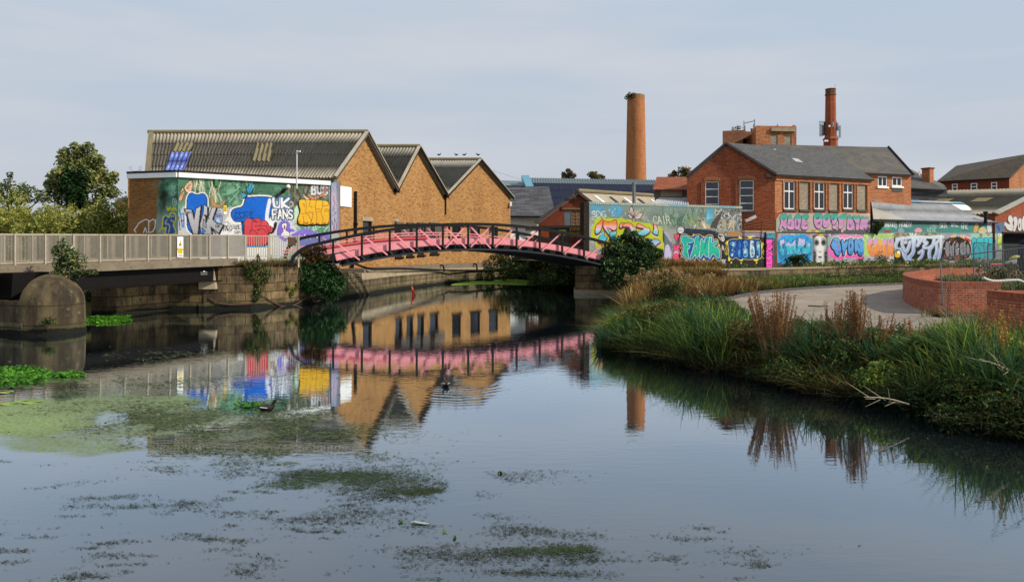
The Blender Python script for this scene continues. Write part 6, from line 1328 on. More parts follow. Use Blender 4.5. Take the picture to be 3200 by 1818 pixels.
q = MB(); q.pbox(pM, up, pM.L + .02, 1.2, 4.12, -.3, .1)
pilc = q
v, f, uv, px, py = wall_grid(pM, up, pM.u_of(2418), 1.2, 4.14, .03); v[:, :2] += pM.n * .13; px, py = proj(v); cv = Canvas(px, py, '#241a24'); paint_upper(cv); mesh('pillar_face', v, f, M['painted'], mw, uv=uv, col=np.clip(cv.c * 1.12, 0, .85))
q.build('pillar', M['old_brick'], mw)
fr_ = thing('wire_fence', 'rusty posts and wires on top of the low painted wall under the white lamp', 'fence', pM.pt(uT + .5, 4.08))
q = MB(); q.pbox(pM, uT + .01, pM.L - .05, 4.07, 4.2, -.4, .05); q.build('ledge', M['pale_concrete'], fr_)
for px_v in (2323, 2377, 2421):
    u = pM.u_of(px_v); q = MB(); q.tube([pM.pt(u, 3.4, .06), pM.pt(u + .03, 5.05, .06)], .03, 6); q.build('post', M['rust'], fr_)
q = MB()
for z in (4.45, 4.65, 4.85, 5.02):
    q.tube([pM.pt(uT + .1 + k * .33, z + .05 * math.sin(k * 1.7 + z), .06) for k in range(10)], .012, 4, False)
q.build('wires', M['wood'], fr_)

lw = thing('graffiti_wall', 'long low wall covered with bright lettering and a grey portrait', 'wall', (30, 60, 1.5))
uE = pL.u_of(3131)
v, f, uv, px, py = wall_grid(pL, .12, uE, 1.2, lambda u: 4.07 + .14 * u / uE, .036); cv = Canvas(px, py, '#9a9aa6'); paint_lower(cv)
mesh('wall', v, f, M['painted_red'], lw, uv=uv, col=np.concatenate([np.clip(cv.c * 1.12, 0, .85), cv.a[:, None]], 1))
q = MB(); q.pbox(pL, .12, uE, 1.2, 4.05, -.3, -.015); q.build('wall_back', M['old_brick'], lw)
q = MB(); q.pbox(pL, .12, pL.u_of(2728), 4.075, 4.13, -.3, .06); q.build('ledge', M['grey_wood'], lw)

# red brick workshop
rb = thing('brick_workshop', 'red brick workshop with slate roof, white windows and blocked openings over painted letters', 'building', (22, 58, 1.5))
uR = pL.u_of(2723); OFF = -.1; zev = 8.38
v, f, uv, px, py = wall_grid(pL, -.0, uR, 4.05, 5.66, .034); v[:, :2] += pL.n * OFF; px, py = proj(v); cv = Canvas(px, py, '#b45a30', 0.0); paint_band(cv)
mesh('painted_wall', v, f, M['painted_red'], rb, uv=uv, col=np.concatenate([np.clip(cv.c * 1.12, 0, .85), cv.a[:, None]], 1))
W_ = [(2450.6, 2485.3, 565, 654), (2545, 2578, 568, 654), (2635.5, 2667, 572, 653)]; Bk = [(2500, 2529, 567, 655), (2592, 2620, 570.5, 656.5), (2680, 2707.5, 574, 655.5)]
def hol(pl, l): 
    o = []
    for x0, x1, y0, y1 in l:
        u0, zt = pl.uz(x0, y0); u1, _ = pl.uz(x1, y0); _, zb = pl.uz((x0 + x1) / 2, y1); o.append((u0, u1, zb, zt))
    return o
pF = Plane(pL.pt(0, 0, OFF)[:2], pL.pt(pL.L, 0, OFF)[:2])
hw_ = hol(pF, W_); hb_ = hol(pF, Bk)
q = MB(); q.facade(pF, [(0, 5.661), (uR, 5.661), (uR, zev), (0, zev)], hw_ + hb_, depth=.14); q.build('wall', M['orange_brick'], rb)  # same brick as the gable, coloured orange for its sunlit face
for h in hw_:
    window(rb, pF, *h, M['white_frame'], M['glass'], 2, 2, .1, .09, None, transom=.64)
for h in hb_:
    q = MB(); q.quad(pF.pt(h[0], h[2], -.07), pF.pt(h[1], h[2], -.07), pF.pt(h[1], h[3], -.07), pF.pt(h[0], h[3], -.07)); q.build('blocked_opening', M['block'], rb)
for h in hw_ + hb_:
    q = MB(); q.pbox(pF, h[0] - .08, h[1] + .08, h[2] - .17, h[2] - .004, -.05, .1); q.build('sill', M['grey_wood'], rb)
for k, h in enumerate(sorted(hw_ + hb_)):
    for s in (h[0] - .16, h[1] + .05):
        q = MB(); q.pbox(pF, s, s + .1, h[2], h[3] + .1, .004, .06); q.build('brick_jamb', M['orange_brick'], rb)
q = MB(); q.pbox(pF, .05, uR, zev - .42, zev - .24, .004, .07); q.pbox(pF, .05, uR, zev - .2, zev - .05, .004, .12); q.build('cornice', M['orange_brick'], rb)
GLp = np.array([13.3, 56.2]); pG = Plane(GLp, pF.a)
ga = [(2204, 2247, 567.6, 662), (2311.5, 2356, 563.7, 659)]; hg = hol(pG, ga); ua, za = pG.uz(2268, 449)
q = MB(); q.facade(pG, [(0, 1.3), (pG.L, 1.3), (pG.L, zev - .02), (ua, za), (0, 8.33)], hg, depth=.16); q.build('gable_wall', M['red_brick'], rb); q = MB(); q.quad((*GLp, 1.3), (*GLp, 8.33), (GLp[0] + 4, GLp[1] + 8, 8.33), (GLp[0] + 4, GLp[1] + 8, 1.3)); q.build('side_wall', M['red_brick'], rb); q = MB(); q.quad(pF.pt(uR, 1.3), pF.pt(uR, zev), pF.pt(uR, zev, -7), pF.pt(uR, 1.3, -7)); q.build('end_wall', M['red_brick'], rb)  # redder, darker brick colour carries the shade on the gable
for h in hg:
    window(rb, pG, *h, M['white_paint'], M['pale_glass'], 1, 4, .12, .06, M['grey_wood'], 'sash_window')
    q = MB(); n = 9
    for i in range(n): q.pbox(pG, h[0] - .1 + (h[1] - h[0] + .2) * i / n, h[0] - .1 + (h[1] - h[0] + .2) * (i + .86) / n, h[3] + .01 + .1 * math.sin(math.pi * (i + .5) / n), h[3] + .26 + .1 * math.sin(math.pi * (i + .5) / n), -.02, .02)
    q.build('brick_arch', M['orange_brick'], rb)
    for s in (h[0] - .3, h[1] + .05):
        q = MB(); q.pbox(pG, s, s + .06, 3.5, h[3], .004, .05); q.build('pipe', M['wood'], rb) if s < h[0] else None
apx = pG.pt(ua, za + .06); R1 = P(2596, 467, 60.2); R1[2] = apx[2]
Ea = pF.pt(-.12, zev + .02, .22); Eb = pF.pt(uR + .15, zev + .02, .22)
def slab(p, th=.07):
    p = [np.array(k, float) for k in p]; n = np.cross(p[1] - p[0], p[2] - p[0]); n /= np.linalg.norm(n); n = n if n[2] > 0 else -n
    q = MB(); m_ = len(p); q.add([tuple(k) for k in p] + [tuple(k - n * th) for k in p], [tuple(range(m_)), tuple(range(2 * m_ - 1, m_ - 1, -1))] + [(i, (i + 1) % m_, m_ + (i + 1) % m_, m_ + i) for i in range(m_)]); return q
slab([Ea, Eb, R1, apx + np.array([-.05, -.14, 0])]).build('roof', M['slate'], rb)
slab([apx + np.array([-.05, -.14, .001]), R1 + (0, 0, .001), np.array([R1[0] - 3, R1[1] + 2, 8.3]), np.array([GLp[0] - .12, GLp[1] - .1, 8.3])]).build('roof', M['slate'], rb)
q = MB(); q.bar(Ea + (0, 0, -.06), Eb + (0, 0, -.06), .12, .12); q.build('gutter', M['black_metal'], rb)
q = MB(); q.bar(apx + (-.05, -.16, -.02), Ea + (0, -.04, .02), .1, .16); q.bar(apx + (-.05, -.16, -.02), np.array([GLp[0] - .12, GLp[1] - .12, 8.32]), .1, .12); q.build('verge', M['grey_wood'], rb)
def roof_pt(px, py, lift=.03):
    n = np.cross(Eb - Ea, R1 - Ea); d = np.array([(px - CX) / F, 1.0, (HZ - py) / F]); o = np.array([0, 0, EYE]); t_ = np.dot(Ea - o, n) / np.dot(d, n); n = n / np.linalg.norm(n); n = n if n[2] > 0 else -n; return o + d * t_ + n * lift
q = MB(); q.quad(*[roof_pt(*k) for k in ((2473, 495), (2493, 497), (2510, 509), (2487, 506))]); q.build('slipped_slates', M['metal_sheet'], rb)
q = MB(); q.quad(*[roof_pt(*k) for k in ((2416, 466), (2422, 467), (2427, 470), (2420, 469))]); q.build('slipped_slates', M['metal_sheet'], rb)
u, z = pG.uz(2400, 550); q = MB(); q.pbox(pG, u - .18, u + .16, z - .12, z + .14, .06, .3); q.pbox(pG, u - .03, u + .03, z - .2, z, .0, .08); single(q, 'floodlight', M['grey_wood'], 'grey floodlight near the corner under the slate eave', 'lamp')
u, z = pG.uz(2345, 684); q = MB(); q.bar(pG.pt(u - .4, z - .18, .35), pG.pt(u + .35, z + .18, .35), .22, .22, (*pG.n, 0)); q.tube([pG.pt(u, z, .0), pG.pt(u, z, .3)], .04, 6); single(q, 'security_camera', M['white_paint'], 'long white camera housing on the red gable wall above the wire fence', 'camera')

# rear wing with two white windows
pB2 = Plane(P(2690, 600, 62.8)[:2], P(2847, 600, 64.6)[:2]); wg = thing('rear_wing', 'rear brick wing with mossy slate roof and two white windows', 'building', (pB2.pt(3, 3)))
hB = hol(pB2, [(2743.5, 2772.5, 550.5, 583), (2788, 2818.7, 553, 582)]); zB = 9.25
q = MB(); q.facade(pB2, [(-6, 3), (pB2.L, 3), (pB2.L, zB), (-6, zB)], hB, depth=.1); q.quad(pB2.pt(pB2.L, 3), pB2.pt(pB2.L, 3, -9), pB2.pt(pB2.L, zB, -9), pB2.pt(pB2.L, zB)); q.build('wall', M['orange_brick'], wg)
for h in hB: window(wg, pB2, *h, M['white_frame'], M['glass'], 2, 1, .06, .09, M['white_paint'])
h = hB[1]; q = MB(); q.pbox(pB2, h[0] - .02, h[1] + .02, h[2] - .5, h[2] - .17, .0, .03); q.build('panel', M['grey_wood'], wg)
rA, rB = P(2380, 452, 66.0), P(2775, 459, 68.0); rB[2] = rA[2] = 12.15
eA, eB = pB2.pt(-7, zB + .02, .25), pB2.pt(pB2.L - .05, zB + .02, .25)
slab([eA, eB, rB, rA]).build('roof', M['slate_old'], wg)
q = MB(); q.bar(rB + (.05, 0, .05), eB + (.05, 0, .04), .22, .14, (.5, 0, 1)); q.build('verge', M['felt'], wg); q = MB(); q.bar(eA + (0, 0, -.05), eB + (0, 0, -.05), .12, .12); q.build('gutter', M['black_metal'], wg)
q = MB(); p = P(2828.5, 535, 65.5); q.box(p, (.16, .3, .5)); q.build('chimney_stub', M['orange_brick'], wg)

# tower ruin
tw = thing('brick_tower', 'square brick tower stump with two blocked windows rising behind the slate roof', 'tower', P(2410, 455, 70))
pT = Plane(P(2362, 430, 69.6)[:2], P(2489, 430, 70.0)[:2]); zT = EYE + (HZ - 394) * 69.8 / F
hT = hol(pT, [(2408, 2430, 421, 470), (2451, 2474, 423, 470)])
q = MB(); q.facade(pT, [(0, 8), (pT.L, 8), (pT.L, zT), (pT.L * .98, zT), (pT.L * .97, zT + .12), (pT.L * .9, zT + .12), (pT.L * .88, zT), (pT.L * .55, zT), (pT.L * .53, zT + .25), (pT.L * .51, zT), (.0, zT)], hT, depth=.12); a = pT.pt(0, 8); b = P(2345, 430, 72.5)
q.quad(a, (b[0], b[1], 8), (b[0], b[1], zT - .5), pT.pt(0, zT)); q.quad(pT.pt(0, zT), pT.pt(pT.L, zT), pT.pt(pT.L, zT, -2.5), (b[0], b[1], zT - .5)); q.quad(pT.pt(pT.L, 8), pT.pt(pT.L, zT), pT.pt(pT.L, zT, -2.5), pT.pt(pT.L, 8, -2.5)); q.build('wall', M['orange_brick'], tw)
for h in hT: 
    q = MB(); q.quad(pT.pt(h[0], h[2], -.06), pT.pt(h[1], h[2], -.06), pT.pt(h[1], h[3], -.06), pT.pt(h[0], h[3], -.06)); q.build('blocked_window', M['block'], tw)
    q = MB(); q.pbox(pT, h[0] - .05, h[1] + .25, h[3] + .01, h[3] + .3, .0, .03); q.build('lintel', M['brown_brick'], tw)
u0, z0 = pT.uz(2408, 411); u1, z1 = pT.uz(2483, 402); q = MB(); q.pbox(pT, u0, u1, z0, z1, .004, .2); q.build('stone_band', M['pale_concrete'], tw)
pT2 = Plane(P(2258, 430, 71.0)[:2], P(2362, 430, 72.5)[:2]); zq = lambda y: EYE + (HZ - y) * 71.6 / F; L_ = pT2.L
u0 = pT2.u_of(2322); u1 = pT2.u_of(2342)
q = MB(); q.facade(pT2, [(0, 8), (L_, 8), (L_, zq(398)), (L_ * .84, zq(398)), (L_ * .84, zq(408)), (L_ * .7, zq(409)), (L_ * .68, zq(404)), (.2, zq(412)), (0, zq(412))], [(u0, u1, zq(453), zq(432))], depth=.5); e_ = pT2.pt(0, 8) * (1.05, 1.05, 1); q.quad(pT2.pt(0, 8), pT2.pt(0, zq(412)), (e_[0], e_[1], zq(412)), e_); q.build('broken_parapet', M['old_brick'], tw)
q = MB(); q.quad(pT2.pt(u0 - .2, zq(456), -.5), pT2.pt(u1 + .2, zq(456), -.5), pT2.pt(u1 + .2, zq(428), -.5), pT2.pt(u0 - .2, zq(428), -.5)); q.build('dark_opening', M['black'], tw)  # black sheet stands for the unlit inside
q = MB(); sc_ = lambda x, y: P(x, y, 72.2)
for a, b in (((2325, 410), (2325, 378)), ((2358, 406), (2358, 373)), ((2325, 386), (2358, 378)), ((2328, 410), (2328, 393)), ((2355, 404), (2355, 388))): q.tube([sc_(*a), sc_(*b)], .045, 6)
single(q, 'scaffold_rail', M['galv'], 'bare metal guard rail standing on top of the brick tower stump', 'rail')

# chimneys
c1 = thing('mill_chimney', 'tall tapering round brick chimney with a weed growing at its rim', 'chimney', P(1987, 560, 143)); c = P(1987.5, 560, 143)
q = MB(); q.lathe((c[0], c[1], 0), [(2.12, 1), (1.97, EYE + 212 * 143 / F), (1.68, EYE + 460 * 143 / F)], 40); q.build('shaft', M['chimney_brick'], c1, smooth=True)
q = MB(); z0 = EYE + 460 * 143 / F; q.lathe((c[0], c[1], z0), [(1.67, 0), (1.69, .02), (1.66, .72), (1.5, .78), (1.3, .7), (1.2, -.5)], 40); q.build('rim', m_brick('pale_chimney_rim', '#ab7c50', '#9a6d44', '#8d7a5c', .3, .15, grime=.5), c1)
c2 = thing('mast_chimney', 'slim dark red factory chimney carrying phone antennas', 'chimney', P(2594, 455, 85)); c = P(2595.5, 455, 85); zz = lambda y: EYE + (HZ - y) * 85 / F
q = MB(); q.lathe((c[0], c[1], 0), [(.78, 6), (.76, zz(440)), (.82, zz(438)), (.82, zz(434)), (.7, zz(431)), (.63, zz(428)), (.55, zz(300))], 8, .39, .39 + 2 * math.pi); q.build('shaft', m_brick('mast_brick', '#b4603c', '#9e4c2c', '#8a5a44', .3, .15, grime=.5, dark='#3a160a', odd='#b8623a', oddamt=.4), c2)
q = MB(); q.lathe((c[0], c[1], 0), [(.552, zz(300)), (.61, zz(299)), (.61, zz(295)), (.56, zz(294)), (.555, zz(281)), (.6, zz(280)), (.58, zz(278)), (.3, zz(278))], 8, .39, .39 + 2 * math.pi); q.build('cap', M['old_brick'], c2)
q = MB(); q.tube([P(2609, 279, 85), P(2610, 264, 85)], .02, 4); q.build('lightning_rod', M['galv'], c2)
for k, (x0, x1, y0, y1, dy) in enumerate(((2558, 2563, 389, 428, -.3), (2565, 2571, 385, 426, -.8), (2572, 2576, 390, 424, .3), (2612, 2616, 386, 410, -.3), (2616, 2621, 395, 432, -.5), (2591, 2595, 386, 400, -.9))):
    a, b = P(x0, y1, 85), P(x1, y0, 85); q = MB(); q.box(((a[0] + b[0]) / 2, 85 + dy, (a[2] + b[2]) / 2), (b[0] - a[0], .14, b[2] - a[2])); q.build('antenna', M['silver'] if k != 1 else M['black_metal'], c2)
q = MB()
for y in (382, 392, 420): q.tube([P(2560, y, 84.9), P(2584, y + 1, 84.8)], .035, 5); q.tube([P(2606, y + 6, 84.8), P(2619, y + 5, 84.9)], .03, 5)
for x in (2562, 2569, 2575, 2614): q.tube([P(x, 378, 84.9), P(x, 424, 84.9)], .035, 5)
q.tube([P(2616, 425, 84.7), P(2621, 432, 84.7), P(2616, 437, 84.7), P(2611, 432, 84.7)], .04, 5); q.build('antenna_frame', M['galv'], c2)
for x, y in ((2577, 441), (2583, 441), (2590, 395)):
    q = MB(); p = P(x, y, 84.0); q.tube([p, p + np.array([0, -.2, 0])], [.09, .12], 10); q.build('dish', M['white_paint'], c2)

# solar roof hall and white cottage
sr = thing('solar_roof_hall', 'long hall roofed with dark solar panels under a grey metal ridge', 'building', P(1830, 640, 92))
ra, rb_ = P(1640, 556, 100), P(2120, 562, 104); rb_[2] = ra[2]; ea, eb = P(1640, 660, 86), P(2200, 664, 90); eb[2] = ea[2]; k = .17
slab([ea, eb, rb_ * (1 - k) + eb * k, ra * (1 - k) + ea * k]).build('solar_panels', M['solar'], sr); slab([ra * (1 - k) + ea * k + (0, -.02, .02), rb_ * (1 - k) + eb * k + (0, -.02, .02), rb_, ra], .1).build('metal_roof', M['ridge_metal'], sr)
q = MB(); q.quad(ea - (0, 0, .1), eb - (0, 0, .1), (eb[0], eb[1], 1), (ea[0], ea[1], 1)); q.build('wall', M['dark_red_brick'], sr)
q = MB()
for j in range(60):
    a = ra + (rb_ - ra) * j / 60; b = a * (1 - k) + (ea + (eb - ea) * j / 60) * k; q.bar(a + (0, -.05, .06), b + (0, -.05, .06), .08, .05)
q.build('roof_seams', M['galv'], sr)
q = MB()
for j in range(1, 14):
    a = ra + (rb_ - ra) * j / 14; b = ea + (eb - ea) * j / 14; q.bar(a * (1 - k - .02) + b * (k + .02) + (0, -.03, .04), b + (0, -.03, .04), .05, .03)
for kk in (.38, .6, .8): q.bar(ra * (1 - kk) + ea * kk + (0, -.03, .04), rb_ * (1 - kk) + eb * kk + (0, -.03, .04), .05, .03)
q.build('panel_joints', m_plain('panel_joint', '#2c3350', .5), sr)
la, lb = P(1540, 563, 101), P(1640, 566, 101); lc, ld = P(1645, 650, 88), P(1520, 650, 88); slab([ld, lc, lb * .8 + lc * .2, la * .8 + ld * .2]).build('solar_panels', M['solar'], sr); slab([la * .8 + ld * .2, lb * .8 + lc * .2, lb, la]).build('metal_roof', M['ridge_metal'], sr)
q = MB(); q.bar(P(1641, 553, 99), P(1656, 588, 95), 1.0, .5, (0, -.6, .8)); q.bar(P(1637, 550, 98.8), P(1634, 566, 98.8), .35, .35); q.build('blue_gable_trim', M['blue_trim'], sr)
wc_ = thing('white_cottage', 'white rendered outbuilding under a dark rough slate roof', 'building', P(1650, 712, 74)); 
a, b = P(1560, 674, 72), P(1712, 675, 72); c_, d_ = P(1715, 583, 77), P(1560, 586, 77); b2 = P(1738, 676, 72)
slab([a, b2, c_, d_], .12).build('roof', M['slate_rough'], wc_); q = MB(); q.quad((a[0], 72.05, 1), (b2[0] - .2, 73.9, 1), (b2[0] - .2, 73.9, a[2] + .4), (a[0], 72.05, a[2] - .05)); q.build('wall', M['white_paint'], wc_); q = MB(); q.bar(a + (0, -.05, -.08), b2 + (0, -.05, -.08), .14, .16); q.build('gutter', M['black_metal'], wc_)

# small brick gable shed beside the mural
sh = thing('gable_shed', 'small red brick shed gable with boarded opening beside the bridge landing', 'shed', P(1750, 712, 58)); pH = Plane(P(1682, 700, 58)[:2], P(1926, 700, 58.2)[:2]); uA, zA = pH.uz(1805, 603); zE = 4.95
hH = hol(pH, [(1764, 1820, 659, 704.5)])
q = MB(); q.facade(pH, [(0, 1), (pH.L, 1), (pH.L, zE), (uA, zA), (0, zE)], hH, depth=.14); q.build('wall', M['dark_red_brick'], sh)
h = hH[0]; um_ = h[0] + (h[1] - h[0]) * .36
q = MB(); q.pbox(pH, h[0], um_, h[2], h[3], -.12, -.06); q.build('board', M['galv'], sh)
q = MB(); q.pbox(pH, um_ + .02, h[1], h[2], h[3], -.12, -.08)
for i in range(3): q.pbox(pH, um_ + .02 + (h[1] - um_ - .1) * i / 2, um_ + .1 + (h[1] - um_ - .1) * i / 2, h[2], h[3], -.079, -.03)
for i in range(5): zz_ = h[2] + (h[3] - h[2] - .07) * i / 4; q.pbox(pH, um_ + .1, h[1], zz_, zz_ + .07, -.0785, -.04)
q.build('shutter', M['wood'], sh)
q = MB(); q.pbox(pH, h[0] - .2, h[1], h[3] + .1, h[3] + .22, .004, .08); q.build('lintel', M['wood'], sh)
rv = P(2038, 614, 64.3) - P(1805, 597, 58.1); ap2 = pH.pt(uA, zA + .14, .2); eL2 = pH.pt(-.25, zE, .2); eR2 = pH.pt(pH.L + .2, zE, .2); rv[2] = 0
slab([eR2, eR2 + rv, ap2 + rv, ap2], .09).build('roof', M['corr_grey'], sh); slab([eL2, eL2 + rv, ap2 + rv + (0, 0, .001), ap2 + (0, 0, .001)], .09).build('roof', M['corr_grey'], sh)
q = MB(); q.bar(ap2 + (0, -.05, -.08), eL2 + (0, -.05, -.08), .1, .28); q.bar(ap2 + (0, -.05, -.08), eR2 + (0, -.05, -.08), .1, .2); q.build('bargeboard', M['grey_wood'], sh)
q = MB(); q.tube([ap2 + (0, -.12, .02), ap2 + rv + (0, 0, .08)], .16, 10); q.build('ridge_cap', M['corr_lichen'], sh)
for k in range(5):
    s0 = .12 + .19 * k; q = MB(); p0 = ap2 + rv * s0; e0_ = eR2 + rv * s0; dv = rv * .035; q.quad(*[x + np.array([0, -.02, .06]) for x in (p0 * .85 + e0_ * .15, p0 * .85 + e0_ * .15 + dv, p0 * .3 + e0_ * .7 + dv, p0 * .3 + e0_ * .7)]); q.build('rooflight', M['white_paint'] if k % 2 == 0 else M['glass'], sh)
q = MB(); q.tube([P(1787, 606, 57.6), P(1800, 622, 57.7)], .04, 5); q.tube([P(1783, 607, 57.6), P(1792, 613, 57.6)], .03, 5)
for x, y in ((1784, 606), (1791, 601)): p = P(x, y, 57.5); q.tube([p, p + np.array([-.1, -.15, .06])], [.05, .09], 8)
single(q, 'twin_spotlight', M['grey_wood'], 'pair of small spotlights on the sloping edge of the brick shed gable', 'lamp')
q = MB(); q.tube([P(1981, 660, 57), P(1981, 573, 57)], .13, 10); q.tube([P(1981, 576, 57), P(1981, 571, 57)], .17, 10); single(q, 'flue_pipe', M['galv'], 'upright metal flue pipe rising behind the mural wall', 'pipe')
# low yard gate under the shed
yg = thing('yard_gate', 'low painted boards and barred gate beneath a dark beam behind the bridge end', 'gate', P(1750, 800, 53)); pY = Plane(P(1640, 750, 54.5)[:2], P(1832, 750, 51.5)[:2])
def pan(x0, x1, y0, y1, nm, mt, d0=0, d1=.06):
    u0, zt = pY.uz(x0, y0); u1, _ = pY.uz(x1, y0); _, zb = pY.uz((x0 + x1) / 2, y1); q = MB(); q.pbox(pY, u0, u1, zb, zt, d0, d1); return q.build(nm, mt, yg)
pan(1643, 1830, 707, 712.5, 'beam', M['grey_wood'], -.1, .2); pan(1693, 1717, 713, 742, 'board', m_plain('orange_board', '#e0622c', .7)); pan(1717.3, 1781, 713, 800, 'board', m_plain('dark_board', '#3f3a30', .8)); pan(1748, 1770, 718, 736, 'lettered_board', m_plain('lime_board', '#a8b43a', .7), .061, .07); pan(1782, 1822, 713, 740, 'board', m_plain('yellow_board', '#d8a83c', .7)); pan(1782, 1822, 740.3, 800, 'board', m_plain('red_board', '#a84a2c', .7)); pan(1643, 1692.5, 714, 722, 'board', M['pale_concrete']); pan(1643, 1716, 742.5, 800, 'board', M['old_brick'], -.05, .04)
q = MB()
for x in np.arange(1786, 1830, 4.2): q.tube([pY.at(x, 716 + 4 * math.sin(x), .2), pY.at(x, 800, .2)], .025, 5)
for y in (722, 790): q.tube([pY.at(1784, y, .2), pY.at(1830, y, .2)], .03, 5)
q.build('bars', M['black_metal'], yg)
# tiled hut and lean-to
th_ = thing('tiled_hut', 'little rendered hut with red pantile roof and metal lean-to beside the red gable', 'hut', P(2095, 640, 58))
slab([P(2040, 592, 57.5), P(2150, 592, 57.5), P(2150, 553, 60), P(2052, 553, 60)], .1).build('roof', M['tile_red'], th_)
q = MB(); a, b = P(2046, 593, 58), P(2150, 593, 58); q.quad((a[0], 58, 1), (b[0], 58, 1), b, a); q.build('wall', M['concrete'], th_); q = MB(); a, b = P(2065, 614, 57.9), P(2132, 596, 57.9); q.box(((a[0] + b[0]) / 2, 57.95, (a[2] + b[2]) / 2), (b[0] - a[0], .06, b[2] - a[2])); q.build('render_panel', M['pale_concrete'], th_)
v, f, uv = corrugated(P(2020, 646, 55.0), P(2152, 650, 55.0), P(2062, 617, 57.4), P(2152, 617, 57.4), .2, .03, 1); mesh('lean_to_roof', v, f, M['metal_sheet'], th_, uv=uv, smooth=True)
# metal-roofed shed with teal wall
ms_ = thing('metal_roof_shed', 'low shed with grey sheet roof and teal wall covered in white tags', 'shed', pL.pt(13, 4.2))
u0 = pL.u_of(2726); u1 = pL.u_of(3140)
v, f, uv, px, py = wall_grid(pL, u0, u1, 4.13, 5.2, .034); v[:, :2] += pL.n * -.03; px, py = proj(v); cv = Canvas(px, py, '#4f7a76'); paint_shed(cv)
mesh('wall', v, f, M['painted_red'], ms_, uv=uv, col=np.concatenate([np.clip(cv.c * 1.12, 0, .85), cv.a[:, None]], 1))
eA, eB = pL.pt(u0 - .1, 5.17, .15), pL.pt(pL.u_of(3112), 5.17, .15); rA, rB = P(2722, 627, 63.5), P(3007, 637, 68.5); rA[2] = rB[2] = 7.0
v, f, uv = corrugated(eA, eB, rA, rB, .22, .025, 2, 5); mesh('roof', v, f, M['metal_sheet'], ms_, uv=uv, smooth=True)
q = MB(); n = 8
for i in range(n): q = MB(); q.bar(rA + (rB - rA) * i / n + (0, -.1, .05), rA + (rB - rA) * (i + .98) / n + (0, -.1, .05), .5, .06, (0, -.4, 1)); q.build('ridge_sheet', M['blue_trim'] if i in (3, 7) else M['metal_sheet'], ms_)
q = MB(); q.bar(eA + (0, -.03, -.04), eB + (0, -.03, -.04), .06, .1); q.build('gutter', M['felt'], ms_)
e1 = eA + (eB - eA) * .02; q = MB(); q.quad(*[x + np.array([0, -.05, .05]) for x in (eA, eA + (eB - eA) * .24, rA * .55 + eA * .45 + (eB - eA) * .01, rA * .56 + eA * .44)]); q.build('pale_sheet', M['corr_pale'], ms_)
dvec = (eB - eA); q = MB(); q.quad(*[x + np.array([0, -.05, .05]) for x in (rB * .9 + eB * .1 - dvec * .13, rB * .9 + eB * .1, rB * .6 + eB * .4, rB * .6 + eB * .4 - dvec * .13)]); q.build('white_sheet', M['white_paint'], ms_)
q = MB(); a = P(3080, 688, 65.0); q.tube([a - (0, 0, .3), P(3080, 664, 65.0)], .14, 8); q.tube([P(3080, 668, 65), P(3080, 661, 65)], .2, 8); single(q, 'roof_vent', M['black_metal'], 'stubby black vent pipe at the low corner of the grey sheet roof', 'vent')
# big corrugated roof works with tagged gable and black opening
bw_ = thing('corrugated_works', 'long works under a speckled grey corrugated roof with tagged brick gable and black doorway', 'building', pL.pt(27, 1.5))
cE = np.array([43.3, 66.1]); pE = Plane(pL.pt(pL.u_of(3108), 0, -.06)[:2], pL.pt(pL.u_of(3108) + 16, 0, -.06)[:2]); ua_ = 7.6
v, f, uv, px, py = wall_grid(pE, 0, 15.2, 4.3, lambda u: 5.9 + 2.5 * (1 - np.abs(u - ua_) / ua_), .04); cv = Canvas(px, py, '#b45a30', 0.0); paint_gable(cv); mesh('gable_wall', v, f, M['painted_red'], bw_, uv=uv, col=np.concatenate([np.clip(cv.c * 1.12, 0, .85), cv.a[:, None]], 1))
uo = pE.u_of(3131); q = MB(); q.pbox(pE, uo, 15, 1.3, 4.295, -.9, -.8); q.pbox(pE, uo, 15, 4.2, 4.29, -.8, .1); q.build('doorway', M['black'], bw_); q = MB(); q.pbox(pE, uo - .05, uo, 1.3, 4.29, -.8, .08); q.pbox(pE, uo - .05, 15, 4.296, 4.36, -.2, .14); q.build('door_frame', M['grey_wood'], bw_)  # black sheets stand in for the shaded interior
cA = pE.pt(-.15, 5.92, .2); aA = pE.pt(ua_, 8.5, .2); cB = pE.pt(15.35, 5.92, .2); rv = np.array([36.3, 74.7, 0]) - np.array([aA[0], aA[1], 0]); rv *= 1.25
v, f, uv = corrugated(cA + rv, cA, aA + rv, aA, .3, .05, 3, 9); mesh('roof', v, f, M['corr_grey'], bw_, uv=uv, smooth=True)
slab([cB, cB + rv, aA + rv, aA], .06).build('roof', M['corr_grey'], bw_)
q = MB(); q.bar(aA + (0, -.1, .06), cA + (0, -.1, .06), .5, .1, (.3, -.3, 1)); q.bar(aA + (0, -.1, .06), cB + (0, -.1, .06), .5, .1, (-.3, -.3, 1)); q.build('verge', M['corr_pale'], bw_)
q = MB(); w0 = cA - (0, 0, .1); q.quad(w0, w0 + rv, (w0 + rv) * (1, 1, 0) + (0, 0, 1), w0 * (1, 1, 0) + (0, 0, 1)); q.build('side_wall', M['dark_red_brick'], bw_)
for k in range(4):
    s0 = .14 + .17 * k; a = cA + rv * s0; b = aA + rv * s0; dv = rv * .07; nn_ = np.array([-.2, -.35, .5]) * .22; q = MB(); q.quad(*[x + nn_ for x in (a * .55 + b * .45, a * .55 + b * .45 + dv, a * .4 + b * .6 + dv, a * .4 + b * .6)]); q.build('rooflight', M['tan_sheet'], bw_)
